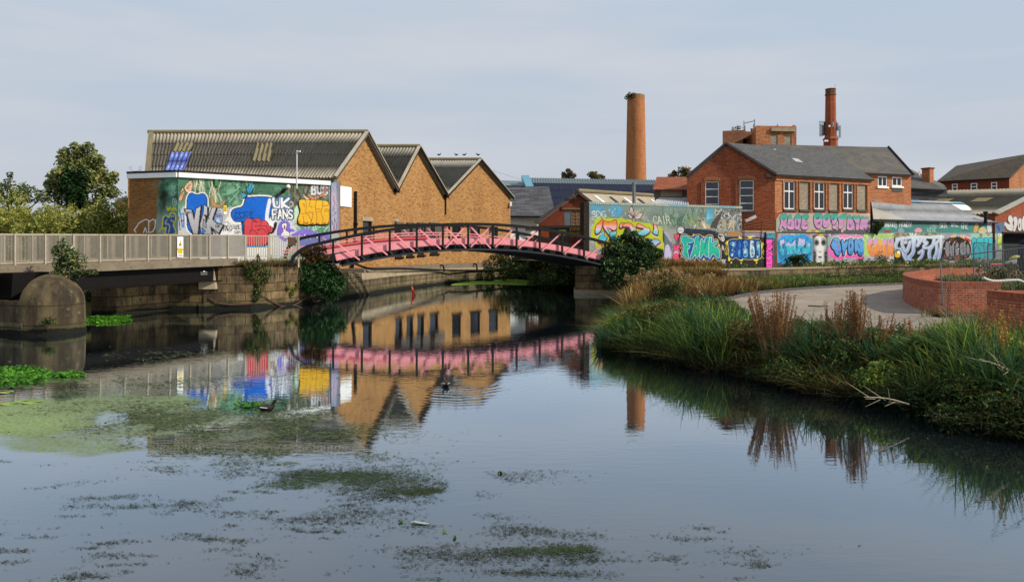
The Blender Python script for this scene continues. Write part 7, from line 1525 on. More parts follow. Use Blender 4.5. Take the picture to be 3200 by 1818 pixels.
# slate house with stack and the far brick house
sk = thing('slate_house', 'dark slate roofed house with a square brick chimney stack between two brick buildings', 'house', P(2890, 597, 76))
slab([P(2815, 585, 70), P(2960, 592, 70), P(2950, 577, 76), P(2826, 520, 76)], .1).build('roof', M['slate_old'], sk); q = MB(); a, b = P(2815, 586, 70.3), P(2960, 593, 70.3); q.quad((a[0], 70.3, 3), (b[0], 70.3, 3), b, a); q.build('wall', M['slate_rough'], sk)
q = MB(); a, b = P(2896, 575, 72), P(2917, 535, 72); q.box(((a[0] + b[0]) / 2, 72.4, (a[2] + b[2]) / 2), (b[0] - a[0], .8, b[2] - a[2] + .6), .5); st_ = q.build('chimney', M['orange_brick'], sk); q = MB(); q.box(((a[0] + b[0]) / 2, 72.4, b[2] + .3), (b[0] - a[0] + .14, .94, .12), .5); q.build('cap', M['dark_red_brick'], st_)
q = MB(); p = P(2871, 545, 74); q.tube([p - (0, 0, .4), p + (.1, 0, .35)], .06, 6); q.build('vent_pipe', M['white_paint'], sk); q = MB(); q.quad(*[P(*k, 72.0) for k in ((2835, 537), (2842, 537), (2850, 546), (2843, 546))]); q.build('skylight', M['pale_glass'], sk)
hd = thing('brick_house', 'far red brick house with brown tiled roof and three small white windows', 'house', P(3060, 597, 80)); pD = Plane(P(2938, 570, 82.4)[:2], P(3154, 560, 78)[:2]); zD = 10.28
hD = hol(pD, [(2974.7, 2992.7, 575, 605), (3033, 3054, 573, 605), (3097, 3116, 570, 605)]); pD2 = Plane(P(3154, 560, 78)[:2], P(3300, 560, 82)[:2])
q = MB(); q.facade(pD, [(0, 3), (pD.L, 3), (pD.L, zD), (0, zD)], hD, depth=.1); q.build('wall', M['dark_red_brick'], hd); q = MB(); q.facade(pD2, [(0, 3), (pD2.L, 3), (pD2.L, zD), (pD2.L / 2, 13.1), (0, zD)]); q.build('gable_wall', M['orange_brick'], hd)  # front coloured dark red for shade, gable orange for sun
for h in hD: window(hd, pD, *h, M['white_frame'], M['pale_glass'], 1, 2, .05, .09, None, transom=.66)
slab([pD.pt(-.3, zD, .3), pD.pt(pD.L + .1, zD, .3), pD2.pt(pD2.L / 2, 13.15, .1), P(2988, 518, 91.3)], .12).build('roof', M['tile_brown'], hd); q = MB(); q.bar(pD.pt(-.3, zD - .08, .3), pD.pt(pD.L + .1, zD - .08, .3), .14, .14); q.build('gutter', M['black_metal'], hd); q = MB(); q.bar(pD2.pt(0, zD, .1), pD2.pt(pD2.L / 2, 13.1, .1), .12, .16); q.build('verge', M['grey_wood'], hd)
# right abutment and terrace wall
ra_ = thing('right_abutment', 'block stone bridge abutment rising from the water on the right bank', 'abutment', (6, 47.2, 0))
q = wall_strip([(4.4, 52.0), (4.05, 47.3), (8.6, 46.9)], [1.98, 1.98, 1.85], thick=1.4); q.build('face', M['stone'], ra_)
q = wall_strip([(4.3, 51.5), (3.95, 47.2), (8.7, 46.8)], [.3, .26, .26], thick=.4); q.build('plinth', M['pale_concrete'], ra_)
q = MB(); p = P(1868, 838, 46.9); q.tube([p, p + np.array([0, -.06, 0])], [.22, .2], 12); q.build('round_plate', M['pale_concrete'], ra_)
tw_ = thing('terrace_wall', 'low concrete terrace wall along the foot of the graffiti', 'wall', (25, 53, .7))
Lz = [1.86, 1.6, 1.52, 1.52, 1.52, 1.52]; q = wall_strip([(8.6, 46.95)] + LEDGE[2:7], Lz, zb=.2, thick=.7); q.build('face', M['stone_wall'], tw_)
q = wall_strip([(12.3, 46.1)] + LEDGE[3:7], [1.62, 1.6, 1.6, 1.6, 1.6], zb=1.5, thick=1.0); q.build('coping', M['pale_concrete'], tw_)
# ------------------------------------------------------------------ vegetation
def blades(name, base, h, w, az, lean, cols, mat=None, foot=0, **kw):
    """one strip of three faces per blade, all arrays of length n; cols (n,3)"""
    n = len(base); d = np.stack([np.cos(az), np.sin(az), np.zeros(n)], 1); r = rng.uniform(0, 2 * np.pi, n)
    sd = np.stack([np.cos(r), np.sin(r), np.zeros(n)], 1); V = []; Cc = []
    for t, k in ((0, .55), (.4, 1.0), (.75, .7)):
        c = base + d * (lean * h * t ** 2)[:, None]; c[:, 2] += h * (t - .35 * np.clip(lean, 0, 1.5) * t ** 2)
        s = sd * (w * k / 2)[:, None]; V += [c - s, c + s]; sh = .06 + 1.25 * t; Cc += [cols * sh, cols * sh]  # shade painted in: colour dark at the base, brighter upward
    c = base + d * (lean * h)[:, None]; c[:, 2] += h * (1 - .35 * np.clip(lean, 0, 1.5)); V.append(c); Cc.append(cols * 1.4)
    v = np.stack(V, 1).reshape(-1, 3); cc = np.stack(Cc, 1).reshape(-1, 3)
    if foot: cc *= np.clip(.1 + v[:, 2:3] / foot, .1, 1)  # colour fades to near black at the waterline, as shade inside the growth
    o = np.arange(n)[:, None] * 7
    f = np.concatenate([o + np.array([[0, 1, 3, 2]]), o + np.array([[2, 3, 5, 4]]), o + np.array([[4, 5, 6, 6]])]) if False else None
    q = np.concatenate([o + np.array([[0, 1, 3]]), o + np.array([[0, 3, 2]]), o + np.array([[2, 3, 5]]), o + np.array([[2, 5, 4]]), o + np.array([[4, 5, 6]])])
    return mesh(name, v, q, mat or M['bladem'], col=np.clip(cc, 0, 1), uv=np.zeros((len(v), 2)), **kw)

def tussocks(name, spots, per, hh, ww, palettes, spread=.18, lean=(.15, .9), hs=None, **kw):
    """spots: (n,3) tussock centres with per-tussock palette index"""
    n = len(spots); k = per; m = n * k; idx = np.repeat(np.arange(n), k)
    az = rng.uniform(0, 2 * np.pi, m); rad = spread * np.sqrt(rng.uniform(0, 1, m))
    b = spots[idx].copy(); b[:, 0] += rad * np.cos(az); b[:, 1] += rad * np.sin(az)
    th = rng.uniform(.65, 1.2, n)[idx]; h = rng.uniform(hh[0], hh[1], m) * th * (hs[idx] if hs is not None else 1)
    pal = [np.array([lin(c) for c in p]) for p in palettes[1]]; pi = palettes[0][idx]; cols = np.zeros((m, 3))
    for j, p in enumerate(pal):
        s = pi == j; cols[s] = p[rng.integers(0, len(p), s.sum())]
    cols *= rng.uniform(.6, 1.25, m)[:, None]
    return blades(name, b, h, rng.uniform(ww[0], ww[1], m), az + rng.normal(0, .5, m), rng.uniform(lean[0], lean[1], m) * (.5 + rad / spread), cols, **kw)

def leaf_cloud(name, clumps, size, cols, mat=None, parent=None, flat=0.0, long=1.9, loc=None, shade=None, fill=.35, amb=(.22, 1.0)):
    """clumps: list of (centre, radii, count); small folded leaves spread through each clump's volume"""
    cs, nr, dep = [], [], []
    for c, r, n in clumps:
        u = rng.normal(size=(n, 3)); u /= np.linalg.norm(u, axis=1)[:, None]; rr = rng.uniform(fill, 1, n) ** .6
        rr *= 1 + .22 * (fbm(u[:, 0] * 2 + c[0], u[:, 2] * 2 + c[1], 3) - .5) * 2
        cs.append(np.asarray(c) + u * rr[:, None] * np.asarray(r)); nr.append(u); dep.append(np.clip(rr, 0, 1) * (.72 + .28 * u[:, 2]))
    c = np.concatenate(cs); u = np.concatenate(nr); dp = np.concatenate(dep); n = len(c)
    nm = u * .7 + rng.normal(size=(n, 3)) * .8; nm[:, 2] += .35; nm = nm * (1 - flat) + np.array([0, 0, 1.0]) * flat * 1.5 + rng.normal(size=(n, 3)) * .12; nm /= np.linalg.norm(nm, axis=1)[:, None]
    a = np.cross(nm, rng.normal(size=(n, 3))); a /= np.linalg.norm(a, axis=1)[:, None] + 1e-9; b = np.cross(nm, a)
    s = size * rng.uniform(.6, 1.3, n)[:, None]
    v = np.stack([c - a * s * long / 2, c + b * s / 2 + nm * s * .12, c + a * s * long / 2 - nm * s * .1, c - b * s / 2 + nm * s * .12], 1).reshape(-1, 3)
    P_ = np.array([lin(k) for k in cols]); cc = P_[rng.integers(0, len(P_), n)] * (amb[0] + amb[1] * dp)[:, None] * rng.uniform(.65, 1.25, n)[:, None]  # self-shade put into leaf colour: darker inside and low in each clump
    if shade is not None: cc *= shade(c)[:, None]  # further shade by position, multiplied into the colour
    f = np.arange(n * 4).reshape(n, 4)
    return mesh(name, v, f, mat or M['leaf'], parent, loc, uv=np.zeros((n * 4, 2)), col=np.clip(np.repeat(cc, 4, 0), 0, 1))

def sub_clumps(c, r, k, n, rs=.38, seed=None):
    """split a crown ellipsoid into k smaller clumps scattered through its shell"""
    out = []
    for i in range(k):
        u = rng.normal(size=3); u /= np.linalg.norm(u); rr = rng.uniform(.35, .85)
        out.append((np.asarray(c) + u * rr * np.asarray(r), np.asarray(r) * rs * rng.uniform(.7, 1.35), int(n / k)))
    return out
def woody(name, base, tops, r0, parent, mat=None):
    q = MB()
    for t_ in tops:
        b = np.asarray(base, float); t_ = np.asarray(t_, float); m_ = b * .5 + t_ * .5 + rng.normal(size=3) * np.linalg.norm(t_ - b) * .06; q.tube(chaikin([b, m_, t_], 2), np.linspace(r0, r0 * .25, 9), 6)
    return q.build(name, mat or M['bark'], parent)
def shrub(name, label, base, clumps, size, cols, cat='shrub', r0=.05, group=None, **kw):
    t = thing(name, label, cat, base, group); leaf_cloud('foliage', clumps, size, cols, parent=t, **kw)
    woody('stem', base, [c for c, r, n in clumps[:: max(1, len(clumps) // 7)]], r0, t); return t

GREEN = ['#587638', '#4a6a36', '#68823f', '#40592e']; DARKG = ['#2c4a26', '#375a2c', '#223c20', '#44662e']; OLIVE = ['#6d6c2c', '#5f6a2e', '#7a7434', '#565a24']
BROWN = ['#8a6234', '#74502c', '#9c7840', '#6a4a2a']; STRAW = ['#b0985c', '#9a8248', '#c4ac74', '#8a7a44']; LIME = ['#7f9a34', '#96a83c', '#6a8a2e', '#a8b04a']; BLUEG = ['#3f6a44', '#4a7a50', '#35583c']
# ---- right bank in front of the path
def scatter(n, box, ok):
    P_ = []
    while len(P_) < n:
        x = rng.uniform(box[0], box[1], 4000); y = rng.uniform(box[2], box[3], 4000); k = ok(x, y); P_ += list(zip(x[k], y[k]))
    p = np.array(P_[:n]); return np.stack([p[:, 0], p[:, 1], bank_z(p[:, 0], p[:, 1]) - .03], 1)
PP = PATH_POLY + PATH_POLY[:1]
def front_ok(x, y):
    d = poly_dist(x, y, RIGHT_SHORE); ins = inside(x, y, BANK_POLY); path = inside(x, y, PATH_POLY)
    dp = poly_dist(x, y, PP)
    return ins & ((~path) | (dp < .25)) & (d > .05) & (d < 9) & (y < 33) & (x < y * .78 + 2.2)
TOPX = [1860, 1890, 1960, 2060, 2260, 2330, 2400, 2500, 2600, 2700, 2800, 2900, 2960, 3020, 3080, 3140, 3200, 3300]; TOPY = [1060, 1010, 965, 935, 935, 985, 1000, 1005, 1012, 1022, 1030, 1030, 990, 990, 1010, 1035, 1005, 1000]
MIDX = [1980, 2150, 2300, 2400, 2500, 2600, 2700, 2815, 3200]; MIDY = [846, 848, 850, 856, 848, 860, 858, 862, 870]
def grow(sp, h0, h1, tx=None, ty=None):
    """height factor: how tall the growth was seen to stand at each spot"""
    px_ = CX + F * sp[:, 0] / sp[:, 1]; zm = EYE - (np.interp(px_, tx or TOPX, ty or TOPY) - HZ) * sp[:, 1] / F
    return np.clip((zm - sp[:, 2]) * rng.uniform(.75, 1.05, len(sp)) / h1, .12, 1.45)
def pick(sp, seed=31):
    """species patches along the bank"""
    a = fbm(sp[:, 0] * .55, sp[:, 1] * .55, seed, 3); b = fbm(sp[:, 0] * .9 + 9, sp[:, 1] * .9, seed + 5, 3)
    k = np.zeros(len(sp), int); k[a > .53] = 1; k[(b > .54)] = 2; k[(a < .42) & (b > .46)] = 3; k[b < .4] = 4; return k
PALS = [GREEN + BLUEG + OLIVE, BLUEG + DARKG, OLIVE + BROWN + STRAW, LIME + GREEN, OLIVE + STRAW + BROWN]
sp = scatter(1500, (2.5, 16, 8, 33), front_ok); lf = fbm(sp[:, 0] * .5, sp[:, 1] * .5, 91, 3); dom = sp[(lf > .53)]; sp = sp[(lf < .53) | (rng.uniform(0, 1, len(sp)) < .15)]; kk = pick(sp)
dsh = poly_dist(sp[:, 0], sp[:, 1], RIGHT_SHORE)
hs_ = grow(sp, .42, .66) * np.choose(kk, [1.0, 1.25, .7, .95, .55]) * (.55 + .9 * fbm(sp[:, 0] * 1.1, sp[:, 1] * 1.1, 77, 3))
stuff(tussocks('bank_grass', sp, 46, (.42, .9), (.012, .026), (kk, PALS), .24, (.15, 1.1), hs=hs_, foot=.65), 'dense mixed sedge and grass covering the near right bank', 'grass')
edge = sp[dsh < 1.1]; edge2 = edge[rng.integers(0, len(edge), 420)] + rng.normal(size=(420, 3)) * [.25, .25, 0]; edge2[:, 2] = np.maximum(bank_z(edge2[:, 0], edge2[:, 1]), -.05)
stuff(tussocks('overhanging_grass', edge2, 26, (.4, .8), (.008, .016), (rng.integers(0, 5, 420), [DARKG, STRAW + OLIVE, OLIVE, LIME, BROWN]), .2, (.8, 1.9), foot=.45), 'drooping grass blades trailing over the water along the right bank', 'grass')
cl = []
us = scatter(430, (2.5, 16, 8, 33), front_ok)
for p, g_ in zip(us, grow(us, .4, .9)): r = rng.uniform(.22, .5) * min(g_, 1); cl.append((p + (0, 0, r * .55), (r, r, r * .8), int(r * 380)))
for p in edge[::2]: r = rng.uniform(.16, .34); cl.append((p + (0, 0, .1), (r, r, r * .7), int(r * 300)))
for p, g_ in zip(dom[::3], grow(dom[::3], .4, .8)):
    r = rng.uniform(.32, .6) * min(.3 + g_ * .6, 1); cl += sub_clumps(p + (0, 0, r * .6), (r * 1.2, r * 1.2, r), 5, int(4200 * r * r), .55)
for px_, py_, Y, r in ((1925, 1020, 23.5, .45), (1990, 1000, 24.5, .5), (2040, 1040, 22.5, .55), (2085, 990, 25, .6), (2120, 1060, 21.5, .5), (2160, 1120, 19.6, .45), (2230, 1100, 20, .5), (2010, 1090, 21, .4), (2320, 1130, 18.6, .45), (2400, 1120, 18.4, .5), (2480, 1160, 17, .45), (2560, 1190, 16, .45), (2380, 1190, 16.8, .35), (2680, 1180, 15.6, .5), (2760, 1230, 14.4, .45), (2900, 1180, 14.6, .5), (3060, 1230, 12.8, .5), (3000, 1290, 12.2, .4), (3160, 1260, 12, .5), (2620, 1110, 18, .4), (2830, 1130, 16.4, .45)):
    c_ = P(px_, py_, Y); c_[2] = max(min(c_[2], float(bank_z(c_[0], c_[1])) + r * .7), .1); cl += sub_clumps(c_, (r * 1.3, r * 1.1, r * .85), 7, int(7000 * r * r), .5)
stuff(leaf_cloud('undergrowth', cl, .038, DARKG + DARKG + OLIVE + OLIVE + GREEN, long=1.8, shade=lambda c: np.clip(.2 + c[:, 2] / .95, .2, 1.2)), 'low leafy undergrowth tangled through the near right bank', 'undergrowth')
# tall sedge fans standing up against the path
sx = []
for px_, py_, Y, n in ((2240, 0, 19.3, 26), (2190, 0, 19.8, 18), (2330, 0, 18.6, 16), (3010, 0, 14.6, 26), (2960, 0, 14.8, 16), (3060, 0, 14.3, 16), (2760, 0, 15.6, 14), (1960, 0, 22, 16), (1930, 0, 22, 12), (3150, 0, 13, 16), (2560, 0, 16.6, 12)):
    X = (px_ - CX) / F * Y; sx += [(X + rng.normal() * .35, Y + rng.normal() * .3) for _ in range(n)]
sx = np.array(sx); sx = np.stack([sx[:, 0], sx[:, 1], bank_z(sx[:, 0], sx[:, 1])], 1)
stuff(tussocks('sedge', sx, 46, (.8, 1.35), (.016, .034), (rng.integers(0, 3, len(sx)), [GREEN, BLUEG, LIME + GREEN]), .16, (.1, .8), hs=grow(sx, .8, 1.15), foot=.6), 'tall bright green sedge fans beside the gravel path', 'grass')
# ---- dock plants and dead heads, each its own thing
def dock(label, px_, Y, h, n, r, cols=('#8a5c34', '#9a6c3c', '#6f482a', '#a87c48'), cat='plant', green=True, up=.25):
    X = (px_ - CX) / F * Y; z = float(bank_z(X, Y)); h = h - z; t = thing('dock_plant', label, cat, (X, Y, z), 'brown seeding plants on the right bank'); q = MB(); cl = []
    for i in range(n):
        a = rng.uniform(0, 2 * np.pi); s = r * math.sqrt(rng.uniform(0, 1)); hh = h * rng.uniform(.7, 1.05); b = np.array([X + s * .5 * math.cos(a), Y + s * .5 * math.sin(a), z]); e_ = np.array([X + s * math.cos(a) * (1 + up), Y + s * math.sin(a) * (1 + up), z + hh])
        q.tube([b, b * .4 + e_ * .6, e_], [.009, .007, .004], 4)
        for k in np.linspace(.5, 1, 9): cl.append((b + (e_ - b) * k, (.028, .028, .05), 9))
    q.build('stems', M['wood'], t); leaf_cloud('seed_heads', cl, .022, cols, parent=t, long=1.6, amb=(.8, .5))
    if green: leaf_cloud('leaves', [(np.array([X, Y, z + .25]), (r * .8, r * .8, .28), 160)], .09, GREEN + OLIVE, parent=t, long=2.4)
    return t
dock('dense rust brown dock spike standing tallest against the gravel path', 2677, 16.1, 2.02, 44, .2)
dock('broad spray of thin brown stalks in front of the left end of the path', 2425, 17.2, 1.98, 90, .42, up=.6)
dock('smaller brown stalks between the two tall brown plants by the path', 2605, 16.6, 1.78, 26, .3)
dock('sparse upright brown stalks just right of the tallest dock spike', 2740, 16.0, 1.57, 16, .3)
dock('loose brown stalks rising in front of the short brick planter', 3145, 14.2, 1.92, 26, .5, ('#a8623a', '#b8744a', '#8a5430'))
dock('scattered brown stalks at the sedge tip left of the planter corner', 2860, 15.4, 1.6, 12, .5)
dock('faded brown stalks at the far right edge of the bank', 3190, 13.0, 1.78, 18, .5, ('#a88a3a', '#b89a48', '#8a7430'))
for lab, px_, Y, zt, r, cc_ in (('rounded olive brown shrub at the left tip of the bank', 1985, 22.8, 1.35, .62, OLIVE + BROWN), ('tallest olive shrub left of the bright sedge fan', 2085, 21.6, 1.5, .7, OLIVE + DARKG + BROWN), ('yellowish low shrub over the water at the bank tip', 1920, 22.4, .95, .42, LIME + OLIVE), ('dull brown bushy herb between the sedge fan and the broad stalks', 2330, 18.2, 1.25, .5, OLIVE + BROWN + BROWN), ('dark bushy herb below the tallest dock spike', 2600, 16.0, 1.15, .5, DARKG + OLIVE), ('olive bushy herb left of the fence foot', 2860, 14.8, 1.25, .5, OLIVE + GREEN), ('pale green bushy herb low above the dry twigs', 2740, 14.6, .8, .45, LIME + GREEN)):
    X = (px_ - CX) / F * Y; c_ = np.array([X, Y, zt - r * .85]); shrub('bank_shrub', lab, (X, Y, float(bank_z(X, Y))), sub_clumps(c_, (r * 1.15, r, r * .85), 12, int(4600 * r), .45), .042, cc_, r0=.012, group='leafy shrubs along the right bank', amb=(.4, .8))
gd = thing('yellow_shrub', 'small yellowing shrub at the right edge of the bank below the planter', 'shrub', (9.4, 13.6, .7)); leaf_cloud('foliage', sub_clumps((9.35, 13.6, 1.15), (.5, .5, .45), 9, 1500), .04, LIME + ['#b8a63a', '#c4aa3c'], parent=gd); woody('stem', (9.4, 13.6, .6), [(9.2, 13.5, 1.4), (9.6, 13.7, 1.3)], .012, gd)
y2 = thing('yellow_shrub', 'yellow leaved plant low over the water below the sedge', 'shrub', W(2830, 1225)); c = W(2830, 1225); leaf_cloud('foliage', sub_clumps(c + (0, .4, .28), (.6, .4, .25), 8, 900), .035, ['#9a8a2c', '#8a8a30', '#6a7a2c'], parent=y2); woody('stem', c + (0, .5, 0), [c + (.3, .3, .4), c + (-.3, .3, .4)], .01, y2)
y3 = thing('lime_plant', 'bright lime plant at the waterline halfway along the bank', 'plant', W(2105, 1135)); c = W(2105, 1135); leaf_cloud('foliage', sub_clumps(c + (0, .3, .2), (.35, .3, .22), 6, 420), .045, LIME, parent=y3); woody('stem', c + (0, .4, 0), [c + (.1, .2, .3), c + (-.1, .3, .3)], .01, y3)
tb = thing('elder_shrub', 'dark elder shrub with buff dead flower plumes at the far tip of the bank', 'shrub', (5.9, 29.5, .6)); leaf_cloud('foliage', sub_clumps((6.0, 29.5, 1.35), (.9, .8, .7), 12, 2600), .05, DARKG + OLIVE, parent=tb); leaf_cloud('plumes', [((6.0 + rng.normal() * .65, 29.3 + rng.normal() * .4, 1.75 + rng.uniform(-.1, .35)), (.16, .14, .13), 90) for _ in range(22)], .035, ['#c4a878', '#b89a68', '#a88c60'], parent=tb); woody('stem', (5.9, 29.5, .5), [(5.5, 29.4, 1.6), (6.4, 29.6, 1.7), (6, 29, 1.8)], .03, tb)
for k, (a, b, sd_) in enumerate((((3060, 1120), (3215, 1190), 1), ((2950, 900), (2965, 1090), 2), ((2700, 1240), (2840, 1262), 3))):
    Y = (12.6, 17.2, 12.9)[k]; q = MB(); A_, B_ = P(*b, Y), P(*a, Y - .3); q.tube(chaikin([A_, A_ * .5 + B_ * .5 + (0, 0, .05), B_], 2), np.linspace(.014, .004, 9), 5)
    for i in range(7):
        s = .2 + .11 * i; p = A_ + (B_ - A_) * s; d_ = (B_ - A_) * .28 + rng.normal(size=3) * .16; q.tube([p, p + d_ * .6, p + d_], [.006, .004, .002], 4)
    single(q, 'dead_branch', m_plain('bleached_twig', '#b8aa90', .9), ['pale bare branch sticking out over the water at the right edge', 'pale upright dead stem in front of the fence foot', 'tangle of dry twigs resting on the water below the yellow plant'][k], 'branch')
# ---- strip between the path and the terrace wall, slope beside the right abutment
def mid_ok(x, y):
    ins = inside(x, y, BANK_POLY); path = inside(x, y, PATH_POLY); dl = poly_dist(x, y, LEDGE); return ins & ~path & (poly_dist(x, y, PP) > .25) & (y > 31) & (dl > .3) & (x < 33) & (y < 56)
sp = scatter(900, (5, 33, 31, 55), mid_ok); br = np.clip((14 - sp[:, 0]) / 5 + .5, 0, 1) > rng.uniform(0, 1, len(sp)); kk = np.where(br, rng.integers(0, 3, len(sp)), rng.integers(3, 6, len(sp)))
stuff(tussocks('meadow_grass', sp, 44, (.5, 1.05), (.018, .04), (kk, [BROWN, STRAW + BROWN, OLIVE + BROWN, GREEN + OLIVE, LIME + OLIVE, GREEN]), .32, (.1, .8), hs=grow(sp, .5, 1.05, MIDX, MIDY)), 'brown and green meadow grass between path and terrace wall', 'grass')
cl = [(p + (0, 0, .2), (.5, .5, .28), 110) for p in sp[::6]]; stuff(leaf_cloud('meadow_herbs', cl, .07, OLIVE + DARKG + GREEN), 'leafy herbs among the meadow grass behind the path', 'undergrowth')
bs = []
for x0, x1 in ((8.4, 13.2),): bs += [(x, 46.2 - (.15 if x > 9 else 0) + rng.normal() * .6 + max(0, x - 12.4) * .5, 1.2) for x in rng.uniform(x0, x1, 110)]
for i in range(160): s = rng.uniform(0, 1); bs.append((9 + s * 5, 47.6 + s * 2.2 + rng.normal() * .5, 1.75 - .3 * s))
bs = np.array(bs); stuff(tussocks('dry_grass', bs, 36, (.35, .72), (.02, .04), (rng.integers(0, 4, len(bs)), [BROWN, ['#8a5a34', '#9a6a3c'], STRAW, STRAW + OLIVE]), .3, (.1, .6)), 'rusty dry grass on the slope beside the right abutment', 'grass')
# ivy and weeds along the wall foot
cl = []
for u in np.arange(1.0, 26, .45):
    p = pL.pt(u, 1.5, rng.uniform(.4, 2.2)); hgt = .18 + .32 * fbm(np.array([u * .5]), np.array([1.0]), 4)[0]; cl.append((p + (0, 0, hgt * .5), (.5, .45, hgt), 80))
for u in np.arange(8, 14, .5): cl.append((pM.pt(u, 1.55, rng.uniform(.3, 1)), (.4, .3, .22), 40))
stuff(leaf_cloud('wall_foot_weeds', cl, .09, GREEN + DARKG + LIME), 'creeping green weeds along the foot of the graffiti wall', 'weeds')
w_ = np.array([pL.pt(rng.uniform(.5, 27), 1.48, rng.uniform(.2, 5.2)) for _ in range(330)]); stuff(tussocks('verge_grass', w_, 26, (.15, .4), (.02, .04), (rng.integers(0, 3, 330), [OLIVE, GREEN, STRAW]), .4, (.2, 1.0)), 'short patchy grass between the graffiti wall and the terrace coping', 'grass')
shrub('bramble', 'dark bramble bush in front of the light blue angular letters', pL.pt(1.5, 1.5, .9), sub_clumps(pL.pt(1.5, 2.0, .9), (1.0, .5, .55), 10, 1300), .09, DARKG + DARKG + OLIVE)
shrub('buddleia', 'thin weedy shrub at the foot of the orange and lilac letters', pL.pt(10.6, 1.5, .5), sub_clumps(pL.pt(10.6, 2.15, .5), (.8, .4, .7), 9, 420), .07, OLIVE + DARKG)
shrub('wall_shrub', 'leafy shrub growing out of the wall corner beside the teal shed', pL.pt(pL.u_of(2735), 4.1, .2), sub_clumps(pL.pt(pL.u_of(2736), 4.75, .3), (.42, .3, .75), 12, 1100), .09, OLIVE + DARKG + ['#7a7a3c'])
# ---- big shrubs on the bridge ends
c = np.array([7.35, 46.2, 1.95])
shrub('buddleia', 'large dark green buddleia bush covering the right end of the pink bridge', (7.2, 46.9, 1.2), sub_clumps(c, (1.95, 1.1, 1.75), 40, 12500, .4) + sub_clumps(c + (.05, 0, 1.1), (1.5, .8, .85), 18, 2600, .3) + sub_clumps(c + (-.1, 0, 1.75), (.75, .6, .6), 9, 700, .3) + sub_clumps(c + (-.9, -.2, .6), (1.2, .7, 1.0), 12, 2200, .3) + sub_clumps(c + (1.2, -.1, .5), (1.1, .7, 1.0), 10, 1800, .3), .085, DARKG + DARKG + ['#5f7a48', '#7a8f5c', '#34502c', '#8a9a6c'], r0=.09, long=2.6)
c = np.array([-10.4, 39.6, 1.15])
shrub('ivy_bush', 'glossy dark green bush hanging over the left abutment beside the canal', (-10.6, 39.9, 1.9), sub_clumps(c, (1.3, .85, 1.3), 30, 10500, .42), .075, DARKG + ['#3f6a34', '#4f7f40', '#2c5228'], long=2.6)
shrub('willowherb', 'rusty brown faded plant above the dark bush at the pink bridge foot', (-10.6, 39.6, 2.2), sub_clumps((-10.5, 39.3, 2.65), (.9, .6, .5), 14, 1900, .4), .06, BROWN + ['#8a5a2c', '#6a5a2c', '#5a5a2a'], long=2.6)
# grass and hanging plants on the left abutment
gs_ = np.array([(x, np.interp(x, [-14.8, -12.7, -11.6, -10.9], [35.6, 36.35, 38.0, 40.0]) + rng.uniform(.1, 1.2), 2.0) for x in rng.uniform(-14.2, -11.0, 130)])
stuff(tussocks('abutment_grass', gs_, 34, (.25, .62), (.012, .022), (rng.integers(0, 3, 130), [OLIVE, STRAW, BROWN + OLIVE]), .2, (.3, 1.2)), 'tufty olive grass along the top of the left abutment', 'grass')
q0 = wall_pt(800, 850, off=.15); shrub('hanging_plant', 'olive trailing plant hanging down the left abutment face', q0 + (0, 0, .9), [(wall_pt(px_, py_, off=.12), (.3, .16, .3), 170) for px_, py_ in ((790, 830), (810, 845), (785, 860), (800, 880), (820, 870), (800, 905), (795, 925), (830, 855), (775, 845))], .06, OLIVE + DARKG, r0=.02)
q0 = wall_pt(905, 910, off=.15); shrub('wall_fern', 'small yellow green fern tuft on the left abutment face', q0, [(wall_pt(px_, py_, off=.1), (.16, .1, .12), 60) for px_, py_ in ((895, 900), (915, 905), (905, 918), (925, 890))], .06, LIME + OLIVE, r0=.01)
rt = np.array([wall_pt(px_, py_, off=.1) for px_, py_ in zip(rng.uniform(830, 945, 40), rng.uniform(805, 850, 40))]); stuff(blades('hanging_roots', np.repeat(rt, 4, 0) + rng.normal(size=(160, 3)) * .12, rng.uniform(-1.0, -.4, 160), np.full(160, .012), rng.uniform(3.5, 6, 160), rng.uniform(-.5, .1, 160), np.tile(lin('#a8987c'), (160, 1))), 'pale dead stems straggling down the left abutment', 'stems')
# pier shrub
c = np.array([-16.0, 26.7, 2.25])
shrub('buddleia', 'grey green shrub sprouting from the top of the domed pier', (-16.3, 26.8, 1.7), sub_clumps(c + (-.1, .1, .25), (.62, .5, .75), 16, 1700, .36) + sub_clumps(c + (-.3, -.2, -.55), (.55, .5, .45), 8, 900, .4) + sub_clumps(c + (.75, -.1, -.1), (.5, .3, .2), 5, 260, .4), .055, DARKG + OLIVE + ['#8a9a6c', '#9aa67c'], r0=.03, long=2.6)
fq = pc + pn * 1.2; shrub('wall_fern', 'small fern clinging low on the round nose of the pier', (-15.75, 25.2, .55), [((-15.72, 25.12, .5), (.24, .12, .12), 80)], .07, OLIVE + DARKG, r0=.01)
# ---- dark bushes overhanging the far canal
cl = []
for x, y, z, r in ((-.3, 62, 1.4, 1.7), (1.2, 58, 1.5, 1.6), (2.4, 55, 1.3, 1.5), (3.4, 52.5, 1.4, 1.4), (.2, 66, 1.8, 1.8), (-.9, 64.5, .9, 1.4), (2.0, 60, 2.0, 1.5), (3.6, 50.5, 1.2, 1.2), (4.3, 55, 2.1, 1.2)): cl += sub_clumps((x, y, z), (r * 1.2, r, r * .85), 8, 1500, .45)
stuff(leaf_cloud('canal_scrub', cl, .1, DARKG + DARKG + OLIVE + ['#1c3018'], long=2.2), 'dark scrub overhanging the canal beyond the pink bridge', 'scrub')
cl = []
for x in np.arange(-28, -17.2, 1.0): cl += sub_clumps((x, 34.5 + rng.normal() * .4, .9), (1.0, .8, .9), 5, 700, .5)
stuff(leaf_cloud('bank_scrub', cl, .09, DARKG + ['#1c3018', '#2a4424']), 'dark leafy scrub on the stream bank behind the domed pier', 'scrub')
